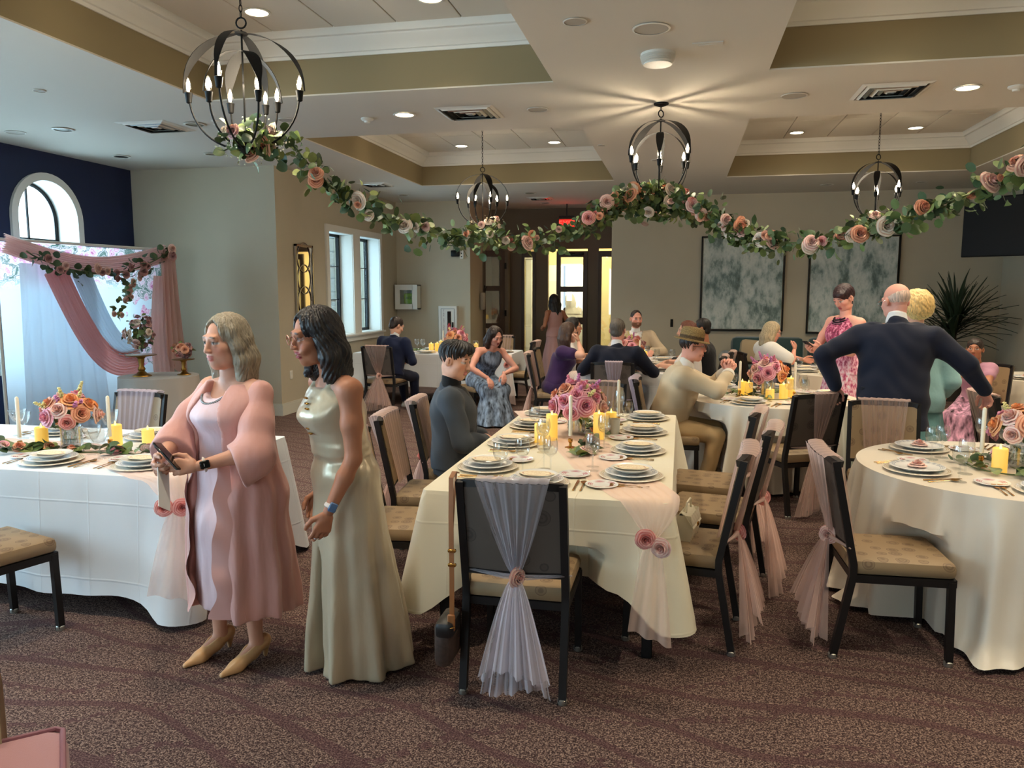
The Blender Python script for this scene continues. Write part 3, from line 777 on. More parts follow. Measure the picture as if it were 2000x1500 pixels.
def rose_mat(name, deep, mid, pale):
    t = NT(name); co = t.coord('Object'); sp = t.n('ShaderNodeSeparateXYZ'); t.l(co, sp.inputs[0])
    r = t.math('SQRT', t.math('ADD', t.math('POWER', sp.outputs[0], 2), t.math('POWER', sp.outputs[1], 2)))
    an = t.math('ARCTAN2', sp.outputs[1], sp.outputs[0]); base = t.ramp(r, [(.0, lin(mid)), (.55, lin(pale)), (.95, lin(pale))])
    sw = t.math('FRACT', t.math('SUBTRACT', t.math('ADD', t.math('MULTIPLY', r, 4.2), t.math('MULTIPLY', t.math('SINE', t.math('MULTIPLY', an, 5)), .13)), t.math('MULTIPLY', an, .159155)))
    t.l(t.mix(t.math('MULTIPLY', t.math('LESS_THAN', sw, .34), .75), base, lin(deep)), t.b.inputs['Base Color'])  # spiral of deeper petal colour, with shade between the petals painted in
    t.b.inputs['Roughness'].default_value = .6; t.b.inputs['Sheen Weight'].default_value = .3
    t.b.inputs['Subsurface Weight'].default_value = .0
    return t.m
ROSE = {}
for nm, cols in dict(blush=((222, 142, 132), (240, 186, 170), (250, 218, 204)), peach=((204, 104, 72), (232, 146, 108), (244, 182, 146)), coral=((216, 84, 84), (240, 140, 130), (250, 190, 180)), pink=((214, 80, 120), (238, 140, 166), (250, 190, 200)), orange=((230, 110, 40), (246, 156, 84), (252, 190, 130)), cream=((224, 180, 150), (244, 220, 196), (250, 238, 222)), dusk=((120, 60, 66), (176, 110, 112), (206, 156, 150))).items():
    ROSE[nm] = [rose_mesh('rose', rose_mat('rose_' + nm, *cols), s, o) for s, o in ((1, 1.0), (2, .78))]
M_leaf = [mat('leaf_%d' % i, c, .5, var=.15, vscale=30) for i, c in enumerate(((70, 92, 54), (102, 122, 66), (138, 150, 84), (60, 82, 56), (118, 136, 94)))]
def leaf_mesh(m, L=1.0, W=.42, round_=False):
    n = 7; V = []
    for i in range(n):
        t = i / (n - 1); w = W * (math.sin(PI * t) ** (.55 if round_ else .8)) * (1 if round_ else (1.15 - .5 * t)); z = .12 * math.sin(PI * t) - .1 * t * t
        V += [(-w, t * L, z + .08 * w), (0, t * L, z - .03), (w, t * L, z + .08 * w)]
    F = []
    for i in range(n - 1):
        for k in range(2): F.append((i * 3 + k, i * 3 + k + 1, i * 3 + k + 4, i * 3 + k + 3))
    return MB().add(V, F).mesh('leaf', m, True, 80)
LEAF_R = [leaf_mesh(m, 1.0, .46, True) for m in M_leaf]
LEAF_L = [leaf_mesh(m, 1.0, .24) for m in M_leaf]
M_stem = mat('stem_green', (86, 100, 60), .6)
def rand_rot(rs, spread=1.0): return (rs.uniform(-1.2, 1.2) * spread, rs.uniform(-1.2, 1.2) * spread, rs.uniform(0, 6.28))

# ---------------------------------------------------------------- sashes
SHEER = dict(blush=sheer_mat('tulle_blush', (246, 214, 202), .3), white=sheer_mat('tulle_white', (240, 232, 240), .24), lilac=sheer_mat('tulle_lilac', (226, 208, 220), .42))
def pleat(u, k, ph): return math.sin(u * k + ph) * .6 + math.sin(u * k * 2.3 + ph * 2) * .4
def sash_meshes(m, seed, width=.36, front=True, flare=.16, back=True):
    rs = random.Random(seed); ph = rs.uniform(0, 6.28); sh = rs.uniform(-.02, .02)
    mb = MB()
    def bk(u, v):
        uu = u * 2 - 1; z = .955 - v * .41; hw = (width / 2) * (1 - v) ** .8 + .016
        return (sh + uu * hw, back_y(z) - .045 - .02 * math.cos(uu * 1.2) * (1 - v) - .012 * pleat(u * 2 * PI, 5, ph) * (.4 + v), z + .003 * pleat(u * 6.28, 7, ph))
    if back: mb.sheet(bk, 41, 12)
    def top(u, v):
        uu = u * 2 - 1; a = v * PI; hw = width / 2 + .016
        return (sh + uu * hw, back_y(.95) - .04 + .04 * (1 - math.cos(a)) - .02 * math.cos(uu * 1.2), .955 + .012 * math.sin(a) + .003 * pleat(u * 6.28, 7, ph))
    mb.sheet(top, 31, 5)
    if front:
        def fr(u, v):
            uu = u * 2 - 1; z = .955 - v * .42; hw = (width / 2) * (1 - .25 * v)
            return (sh + uu * hw, back_y(z) + .036 - .012 * math.cos(uu * 1.3) + .006 * pleat(u * 2 * PI, 7, ph), z)
        mb.sheet(fr, 41, 8)
    body = mb.mesh('drape', m, True, 80)
    mb = MB()
    for layer in range(3):
        ph2 = rs.uniform(0, 6.28); L = rs.uniform(.36, .5); a0 = rs.uniform(-.3, .3)
        def tl(u, v, ph2=ph2, L=L, a0=a0, layer=layer):
            uu = u * 2 - 1; w = .02 + flare * v ** .75
            z = .53 - L * v - .02 * math.sin(uu * 3 + ph2) * v - .03 * uu * uu * v
            return (sh + uu * w + a0 * .1 * v, back_y(.53) - .06 - (.05 + .03 * layer) * v ** .8 - .022 * pleat(u * 2 * PI, 4, ph2) * (.25 + v), max(z, .03))
        mb.sheet(tl, 41, 12)
    tail = mb.mesh('tail', m, True, 80)
    knot = MB().tube([(sh - .23, back_y(.53) - .005, .54), (sh - .05, back_y(.53) - .05, .535), (sh + .05, back_y(.53) - .05, .535), (sh + .23, back_y(.53) - .005, .54)], [.003, .012, .012, .003], 8).mesh('tie', m, True, 80)
    return body, tail, knot, sh
SASH = {}
def sash(loc, rz, label, kind='blush', seed=0, rose='coral', width=.36, front=True, group=None, flare=.2):
    key = (kind, seed % 4, width, front, flare)
    if key not in SASH: SASH[key] = sash_meshes(SHEER[kind], seed % 4, width, front, flare)
    b, t, k, sh = SASH[key]
    s = thing('chair_sash', label, 'chair sash', (loc[0], loc[1], 0), R(rz), group)
    inst('drape', b, s); inst('tail', t, s); inst('tie', k, s)
    if rose: inst('rose', ROSE[rose][0], s, (sh, back_y(.54) - .05, .535), (R(90), 0, seed), .042)
    return s
# (place, turn, chair label, sash label, sash kind, rose, seed, width, front)
CH = [
 ((-.66, 3.34), 0, 'chair with the brown leather shoulder bag hung on its back', 'white tulle sash with pink rose on the chair holding the shoulder bag', 'white', 'blush', 1, .27, False),
 ((-1.44, 3.98), -84, 'chair drawn up beside the woman in the champagne dress', 'blush tulle sash over the chair beside the champagne dress', 'blush', 'coral', 2, .36, True),
 ((-1.5, 4.62), -84, 'chair standing next to the one of the young man in grey', 'blush tulle sash over the chair next to the young man in grey', 'blush', 'coral', 3, .36, True),
 ((-1.52, 5.3), -84, 'chair the young man in grey sits on', 'blush tulle sash on the chair of the young man in grey', 'blush', 'coral', 0, .34, True),
 ((.03, 3.92), 83, 'chair with the small quilted cream handbag on its seat', 'blush tulle sash on the chair with the cream handbag', 'blush', 'coral', 1, .37, True),
 ((.22, 4.62), 80, 'chair beyond the one holding the cream handbag', 'blush tulle sash on the chair beyond the cream handbag', 'blush', 'coral', 2, .37, True),
 ((.2, 5.25), 80, 'chair at the long table behind the straw hat man', 'pale tulle sash on the long table chair beside the straw hat man', 'blush', None, 3, .36, True),
 ((-.66, 6.25), 180, 'chair facing the shoulder bag chair across the length of the long table', 'blush tulle sash over the chair that faces the shoulder bag chair', 'blush', None, 0, .34, True),
 ((-.07, 6.9), -90, 'chair the man in the straw hat sits on', 'lilac tulle sash on the chair of the man in the straw hat', 'lilac', None, 1, .36, False),
 ((.89, 6.41), 28, 'chair with dark back drawn from the table of the straw hat', 'tulle sash with rose on the dark backed chair beside the navy suit', 'blush', 'coral', 2, .18, False),
 ((1.36, 5.55), 172, 'chair with pale medallion back facing the round table before the navy suit', 'blush tulle sash slung across the pale medallion chair back', 'blush', None, 3, .3, True),
 ((1.0, 3.98), -88, 'empty chair with medallion seat turned to the satin draped round table', 'blush tulle sash tied on the empty chair with medallion seat', 'blush', 'blush', 1, .38, True),
 ((-4.02, 4.88), 176, 'chair on the window side of the table with flowers and crystal', 'pale tulle sash over the chair on the window side', 'lilac', None, 2, .34, True),
 ((-3.33, 3.09), -18, 'chair with medallion seat standing before the creased white tablecloth', None, None, None, 0, 0, False),
 ((-4.08, 10.45), -4, 'chair of the boy in the navy suit', 'blush tulle sash with rose on the chair of the boy', 'blush', 'blush', 1, .3, False),
 ((-2.44, 11.62), 88, 'chair at the end of the table by the paired window', 'blush tulle sash on the chair at the end of the window table', 'blush', 'coral', 2, .36, True),
 ((-2.95, 12.6), 180, 'chair on the wall side of the table by the paired window', 'blush tulle sash on the wall side chair of the window table', 'blush', None, 3, .36, True),
 ((-2.55, 9.92), 222, 'chair the woman in the grey blue dress sits on', None, None, None, 0, 0, False),
 ((-1.52, 9.5), -85, 'chair of the woman in the purple dress', 'blush tulle sash on the chair of the woman in purple', 'blush', None, 0, .36, True),
 ((-.72, 8.7), 2, 'chair of the grey haired man in navy', 'pale tulle sash half fallen on the chair of the grey haired man', 'lilac', None, 2, .16, False),
 ((1.03, 10.27), -80, 'chair of the woman in white with glasses', None, None, None, 0, 0, False),
 ((1.16, 9.12), -40, 'black backed chair between the pink dress and the table with yellow candles', 'thin tulle sash on the black backed chair beside the pink dress', 'lilac', None, 1, .18, False),
 ((2.54, 6.5), -86, 'chair at the table behind the woman in teal', 'blush tulle sash on the chair behind the woman in teal', 'blush', None, 2, .36, True),
 ((3.02, 8.92), 140, 'chair of the young girl', None, None, None, 0, 0, False),
 ((.33, 10.2), 82, 'chair of the man in the black shirt', 'blush tulle sash on the chair of the man in the black shirt', 'blush', None, 0, .34, False),
 ((.2, 9.5), 84, 'chair of the auburn haired woman', 'blush tulle sash on the chair of the auburn haired woman', 'blush', None, 1, .34, False),
 ((-.62, 11.95), 180, 'chair of the bearded man in beige', None, None, None, 0, 0, False),
 ((-1.6, 10.35), -88, 'chair of the dark haired woman in white', None, None, None, 0, 0, False),
]
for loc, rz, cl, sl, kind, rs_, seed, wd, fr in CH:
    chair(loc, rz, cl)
    if sl: sash(loc, rz, sl, kind, seed, rs_, wd, fr, flare=.13 if kind == 'white' else .2)
# ---------------------------------------------------------------- people: bodies and clothes as smooth blended solids
def _n(v): v = np.asarray(v, float); return v / (np.linalg.norm(v) + 1e-9)
def V3(*a): return np.array(a, float)
def rotm(yaw=0, pitch=0, roll=0):
    """head/torso turn: yaw to own left, pitch up, roll to own right; columns right, forward, up"""
    a = Matrix.Rotation(yaw, 3, 'Z') @ Matrix.Rotation(pitch, 3, 'X') @ Matrix.Rotation(roll, 3, 'Y')
    return np.array(a)

def herm(T, Y, tt):
    T = np.asarray(T, float); Y = np.asarray(Y, float); m = np.gradient(Y, T)
    i = np.clip(np.searchsorted(T, tt, 'right') - 1, 0, len(T) - 2); h = T[i + 1] - T[i]; u = (tt - T[i]) / h
    return (2 * u ** 3 - 3 * u * u + 1) * Y[i] + (u ** 3 - 2 * u * u + u) * h * m[i] + (-2 * u ** 3 + 3 * u * u) * Y[i + 1] + (u ** 3 - u * u) * h * m[i + 1]

class SDF:
    def __init__(s, disp=None): s.p = []; s.disp = disp
    def _add(s, fn, lo, hi, k, col, op): s.p.append((fn, np.asarray(lo, float), np.asarray(hi, float), k, col, op)); return s
    def cone(s, a, b, ra, rb=None, k=.015, col=None, op='+'):
        rb = ra if rb is None else rb
        a = np.asarray(a, float); b = np.asarray(b, float); ba = b - a; bb = ba @ ba + 1e-9
        def fn(P):
            pa = P - a; h = np.clip(pa @ ba / bb, 0, 1)
            return np.sqrt(((pa - h[..., None] * ba) ** 2).sum(-1)) - (ra + (rb - ra) * h)
        m = max(ra, rb)
        return s._add(fn, np.minimum(a, b) - m, np.maximum(a, b) + m, k, col, op)
    def chain(s, pts, rs, k=.015, col=None, op='+'):
        for i in range(len(pts) - 1): s.cone(pts[i], pts[i + 1], rs[i], rs[i + 1], k, col, op)
        return s
    def ell(s, c, r, Rm=None, k=.015, col=None, op='+'):
        c = np.asarray(c, float); r = np.asarray(r, float); Rm = np.eye(3) if Rm is None else Rm
        def fn(P):
            q = (P - c) @ Rm; k0 = np.sqrt(((q / r) ** 2).sum(-1)); k1 = np.sqrt(((q / (r * r)) ** 2).sum(-1)) + 1e-6
            return k0 * (k0 - 1) / k1
        e = np.abs(Rm) @ r
        return s._add(fn, c - e, c + e, k, col, op)
    def loft(s, o, Rm, rows, k=.02, col=None, op='+', fold=None, mo=0.0):
        o = np.asarray(o, float); T = np.array([q[0] for q in rows]); W = np.array([q[1] for q in rows]); D = np.array([q[2] for q in rows]); O = np.array([q[3] if len(q) > 3 else 0 for q in rows]); X = np.array([q[4] if len(q) > 4 else 0 for q in rows])
        if len(T) > 2:
            tt = np.linspace(T[0], T[-1], 80); W, D, O, X = (herm(T, q, tt) for q in (W, D, O, X)); T = tt
        def fn(P):
            q = (P - o) @ Rm; t = q[..., 2]
            w = np.interp(t, T, W); d = np.interp(t, T, D); y = q[..., 1] - np.interp(t, T, O); x = q[..., 0] - np.interp(t, T, X)
            r = np.sqrt((x / w) ** 2 + (y / d) ** 2); m = np.minimum(w, d)
            if fold is not None: r = r - fold(np.arctan2(x / w, y / d), t)
            return np.maximum((r - 1) * m, np.maximum(T[0] - t, t - T[-1]) - 0.0)
        m = max(W.max() + np.abs(X).max(), D.max() + np.abs(O).max()) * 1.25
        cs = np.array([o + Rm @ np.array([x, y, z]) for x in (-m, m) for y in (-m, m) for z in (T[0], T[-1])])
        return s._add(fn, cs.min(0), cs.max(0), k, col, op)
    def plane(s, n, p, k=.004): 
        n = _n(n); p = np.asarray(p, float)
        return s._add(lambda P: (P - p) @ n, (-9, -9, -9), (9, 9, 9), k, None, '&')
    def fnop(s, fn, op='-', k=.006, lo=(-9, -9, -9), hi=(9, 9, 9), col=None): return s._add(fn, lo, hi, k, col, op)
    def mesh(s, vox):
        A = [q for q in s.p if q[5] == '+']
        lo = np.min([q[1] - q[3] for q in A], 0) - 3 * vox; hi = np.max([q[2] + q[3] for q in A], 0) + 3 * vox
        n = np.ceil((hi - lo) / vox).astype(int) + 1
        ax = [lo[i] + np.arange(n[i]) * vox for i in range(3)]
        d = np.full(n, .5)
        for fn, a, b, k, col, op in s.p:
            if op == 'p': continue
            pad = k + 2.5 * vox
            i0 = np.clip(np.floor((a - pad - lo) / vox).astype(int), 0, n); i1 = np.clip(np.ceil((b + pad - lo) / vox).astype(int) + 1, 0, n)
            if (i1 <= i0).any(): continue
            sl = tuple(slice(i0[i], i1[i]) for i in range(3))
            P = np.stack(np.meshgrid(*[ax[i][sl[i]] for i in range(3)], indexing='ij'), -1)
            e = fn(P); c = d[sl]
            if op == '+': h = np.clip(.5 + .5 * (e - c) / k, 0, 1); d[sl] = e + (c - e) * h - k * h * (1 - h)
            else:
                if op == '-': e = -e
                h = np.clip(.5 - .5 * (e - c) / k, 0, 1); d[sl] = e + (c - e) * h + k * h * (1 - h)
        if s.disp is not None:
            P = np.stack(np.meshgrid(*ax, indexing='ij'), -1); near = np.abs(d) < .05
            d[near] += s.disp(P[near])
        d[0] = d[-1] = .5; d[:, 0] = d[:, -1] = .5; d[:, :, 0] = d[:, :, -1] = .5
        v, f = surface_nets(d, lo, vox)
        cols = None
        C = [q for q in s.p if q[4] is not None]
        if C and len(v):
            best = np.full(len(v), 9.0); cols = np.zeros((len(v), 3))
            for fn, a, b, k, col, op in C:
                if op == '+':
                    msk = ((v > a - .06) & (v < b + .06)).all(1); e = np.full(len(v), 8.0); e[msk] = fn(v[msk]); w = e < best
                    best[w] = e[w]; cols[w] = col
            for fn, a, b, k, col, op in C:
                if op == 'p':
                    msk = ((v > a - .02) & (v < b + .02)).all(1); e = np.full(len(v), 8.0); e[msk] = fn(v[msk])
                    w = np.clip(.5 - e / k, 0, 1)[:, None]; cols = cols * (1 - w) + np.array(col) * w
        return v, f, cols

def surface_nets(d, lo, vox):
    s = d < 0; nx, ny, nz = d.shape
    cnt = np.zeros((nx - 1, ny - 1, nz - 1), np.int8)
    for a in (0, 1):
        for b in (0, 1):
            for c in (0, 1): cnt += s[a:nx - 1 + a, b:ny - 1 + b, c:nz - 1 + c]
    I = np.argwhere((cnt > 0) & (cnt < 8)); vid = np.full(cnt.shape, -1, np.int64); vid[tuple(I.T)] = np.arange(len(I))
    acc = np.zeros((len(I), 3)); num = np.zeros(len(I))
    cor = [(a, b, c) for a in (0, 1) for b in (0, 1) for c in (0, 1)]
    for i, p in enumerate(cor):
        for q in cor[i + 1:]:
            if sum(abs(p[k] - q[k]) for k in range(3)) != 1: continue
            dp = d[I[:, 0] + p[0], I[:, 1] + p[1], I[:, 2] + p[2]]; dq = d[I[:, 0] + q[0], I[:, 1] + q[1], I[:, 2] + q[2]]
            m = (dp < 0) != (dq < 0); t = np.where(m, dp / np.where(m, dp - dq, 1), 0)
            acc += np.where(m[:, None], np.array(p) + t[:, None] * (np.array(q) - np.array(p)), 0); num += m
    v = lo + (I + acc / num[:, None]) * vox
    F = []
    for axn in range(3):
        o1, o2 = [(1, 2), (2, 0), (0, 1)][axn]
        sl0 = [slice(None)] * 3; sl1 = [slice(None)] * 3; sl0[axn] = slice(0, -1); sl1[axn] = slice(1, None)
        A = s[tuple(sl0)]; B = s[tuple(sl1)]
        E = np.argwhere(A != B); ok = (E[:, o1] > 0) & (E[:, o2] > 0) & (E[:, o1] < d.shape[o1] - 1) & (E[:, o2] < d.shape[o2] - 1); E = E[ok]
        def cell(da, db): c = E.copy(); c[:, o1] -= da; c[:, o2] -= db; return vid[tuple(c.T)]
        q = np.stack([cell(1, 1), cell(0, 1), cell(0, 0), cell(1, 0)], 1)
        flip = ~A[tuple(E.T)]; q[flip] = q[flip][:, ::-1]; F.append(q)
    f = np.vstack(F); f = f[(f >= 0).all(1)]
    return v, f

def solid(name, parts, m, parent):
    """parts: list of (SDF, voxel) joined into one mesh object with a colour attribute"""
    Vs, Fs, Cs, n = [], [], [], 0
    for sd, vx in parts:
        v, f, c = sd.mesh(vx)
        if len(v) == 0: continue
        Vs.append(v); Fs.append(f + n); Cs.append(c if c is not None else np.full((len(v), 3), .5)); n += len(v)
    v = np.vstack(Vs); f = np.vstack(Fs); c = np.vstack(Cs)
    me = bpy.data.meshes.new(name)
    me.vertices.add(len(v)); me.vertices.foreach_set('co', v.astype(np.float32).ravel())
    me.loops.add(f.size); me.loops.foreach_set('vertex_index', f.astype(np.int32).ravel())
    me.polygons.add(len(f)); me.polygons.foreach_set('loop_start', np.arange(0, f.size, 4, dtype=np.int32))
    me.polygons.foreach_set('use_smooth', np.ones(len(f), bool))
    at = me.color_attributes.new('Col', 'FLOAT_COLOR', 'POINT')
    at.data.foreach_set('color', np.hstack([c, np.ones((len(c), 1))]).astype(np.float32).ravel())
    me.update(); me.validate(); me.materials.append(m)
    return inst(name, me, parent)

SEATED = []
M_skin = attr_mat('skin', .5, .35, sss=.0, bump=.06, bscale=220)
M_hair = attr_mat('hair', .42, .5, bump=.9, bscale=130, stretch=(1, 1, .12), var=.35)
M_fab = attr_mat('fabric', .75, .2, bump=.4, bscale=11, sheen=.15, bdist=.02)
M_wool = attr_mat('suiting', .8, .2, bump=.15, bscale=420, sheen=.1)
M_silk = attr_mat('satin', .27, .6, bump=.35, bscale=10, stretch=(1, 1, .35), sheen=.2, metal=.25, bdist=.025)
M_chif = attr_mat('chiffon', .62, .3, bump=.6, bscale=9, stretch=(1, 1, .3), sheen=.3, bdist=.03)
M_shoe = attr_mat('shoe_leather', .3, .5)
M_print = attr_mat('print_fabric', .7, .2, var=.9, bscale=26, stretch=(1, 1, .35), sheen=.1)
M_straw = attr_mat('straw', .7, .3, bump=.9, bscale=160, var=.55)
M_frameb = mat('spectacle_frame', (30, 22, 20), .3)
M_gold = mat('gold', (198, 150, 78), .25, 1.0)
M_silver = mat('silver', (200, 200, 205), .2, 1.0)
def L3(*c): return np.array(lin(c)[:3])
SKIN = dict(fair=L3(226, 172, 146), mid=L3(206, 148, 118), tan=L3(178, 118, 88), pink=L3(228, 164, 144))

def ik(a, b, l1, l2, hint):
    a = np.asarray(a, float); b = np.asarray(b, float); v = b - a; L = np.linalg.norm(v)
    if L > (l1 + l2) * .995: b = a + v / L * (l1 + l2) * .995; v = b - a; L = np.linalg.norm(v)
    u = v / L; x = (l1 * l1 - l2 * l2 + L * L) / (2 * L); h = math.sqrt(max(l1 * l1 - x * x, 0))
    w = np.asarray(hint, float); w = _n(w - u * (w @ u))
    return a + u * x + w * h, b

def hand(sd, w, f, n, right, curl=.5, s=1.0, col=None, spread=.0, curls=None, thumb=.35):
    f = _n(f); n = _n(n - f * (np.asarray(n) @ f)); t = np.cross(f, n) * (1 if right else -1)
    sd.cone(w - f * .02, w + f * .03 * s, .021 * s, .02 * s, .012, col)
    off = [.030, .010, -.010, -.028]; ln = [.072, .081, .075, .059]
    for i in range(4):
        kn = w + (f * (.088 - .006 * abs(i - 1)) + t * off[i]) * s
        sd.cone(w + (f * .025 + t * off[i] * .5) * s, kn, .0155 * s, .0115 * s, .012, col)
        a = 0; p = kn; c = (curls[i] if curls else curl + .06 * i)
        fd = _n(f + t * spread * off[i] * 10)
        for j, (q, ra, rb) in enumerate(((.46, .0098, .0092), (.31, .0092, .0084), (.23, .0084, .007))):
            a += c * (1.0 if j == 0 else 1.15); e = p + (fd * math.cos(a) + n * math.sin(a)) * ln[i] * q * s
            sd.cone(p, e, ra * s, rb * s, .004, col); p = e
    p = w + (f * .022 + t * .022) * s
    for dr, l_, ra, rb in ((f * .7 + t * .7 + n * thumb, .045, .0145, .0115), (f * .9 + t * .25 + n * (thumb + .1), .033, .0115, .0102), (f * .95 - t * .05 + n * (thumb + .2), .026, .0102, .0082)):
        e = p + _n(dr) * l_ * s; sd.cone(p, e, ra * s, rb * s, .007, col); p = e

def head(sd, c, Rm, s, o):
    """o: skin, lips, brow, iris, smile, beard(colour), age"""
    sk = o['skin']; T = lambda *p: c + Rm @ (np.array(p) * s)
    def E(p, r, k=.02, col=sk, op='+', tilt=None): sd.ell(T(*p), np.array(r) * s, Rm if tilt is None else Rm @ tilt, k * s, col, op)
    j = o.get('jaw', 1.0)
    E((0, -.012, .036), (.075, .093, .084)); E((0, .03, -.038), (.059 * j, .062, .078), .035); E((0, .062, -.098), (.022 * j, .019, .018), .035)
    for q in (-1, 1):
        E((q * .041, .052, -.024), (.026, .027, .024), .025)
        E((q * .045 * j, .02, -.075), (.022, .035, .026), .03)
        sd.ell(T(q * .079, -.006, -.004), np.array((.011, .022, .031)) * s, Rm @ np.array(Matrix.Rotation(q * .35, 3, 'Z') @ Matrix.Rotation(-.15, 3, 'X')), .008 * s, sk)
        E((q * .081, -.002, -.002), (.004, .012, .018), .006, sk, '-')
    sd.cone(T(-.034, .083, .03), T(.034, .083, .03), .0115 * s, .0115 * s, .016 * s, sk)
    for q in (-1, 1): E((q * .031, .108, .008), (.02, .02, .0135), .012, None, '-')
    sd.cone(T(0, .089, .016), T(0, .107, -.027), .0085 * s, .0118 * s, .012 * s, sk)
    for q in (-1, 1): E((q * .0115, .1, -.031), (.0085, .0105, .0075), .007)
    sm = o.get('smile', 0.0)
    for q in (-1, 1):
        E((q * .031, .0775, .007), (.0135, .0125, .0115), .003, np.array((.55, .52, .5)))
        # lids
        E((q * .031, .0795, .0165), (.0165, .0135, .0078), .006, sk * .88); E((q * .031, .0785, -.0055), (.0155, .0125, .0062), .007, sk * .95)
    E((0, .093, -.056), (.0215 + .007 * sm, .0085, .005), .006, o.get('lips', sk * .75)); E((0, .0915, -.068 - .004 * sm), (.0185 + .007 * sm, .0085, .006), .006, o.get('lips', sk * .75))
    if sm:
        for q in (-1, 1): E((q * .044, .075, -.047), (.016, .016, .014), .02)
        sd.ell(T(0, .1015, -.062), np.array((.019, .006, .005)) * s, Rm, .004 * s, np.array((.85, .82, .76)), 'p')
    gx = o.get('gaze', 0)
    for q in (-1, 1):
        sd.ell(T(q * .031 + gx * .006, .0905, .006), np.array((.0062, .007, .0062)) * s, Rm, .002 * s, o.get('iris', np.array((.02, .012, .008))), 'p')
        sd.ell(T(q * .032, .0935, .0125), np.array((.0165, .0065, .0026)) * s, Rm, .002 * s, np.array((.02, .014, .012)), 'p')
        sd.ell(T(q * .034, .095, .0325), np.array((.0195, .012, .0042)) * s, Rm @ np.array(Matrix.Rotation(q * .12, 3, 'Y')), .003 * s, o.get('brow', np.array((.03, .02, .015))), 'p')
        sd.ell(T(q * .042, .075, -.026), np.array((.02, .03, .018)) * s, Rm, .03 * s, sk * np.array((1.0, .8, .78)), 'p')
    if o.get('beard') is not None:
        sd.fnop(lambda P: np.maximum(np.abs(((P - c) @ Rm)[..., 0]) - .075 * s, np.maximum(((P - c) @ Rm)[..., 2] + .045 * s, .01 * s - ((P - c) @ Rm)[..., 1])), 'p', .012, c - .2, c + .2, o['beard'])
        sd.ell(T(0, .097, -.062), np.array((.02, .014, .008)) * s, Rm, .003 * s, o.get('lips', sk * .75), 'p')

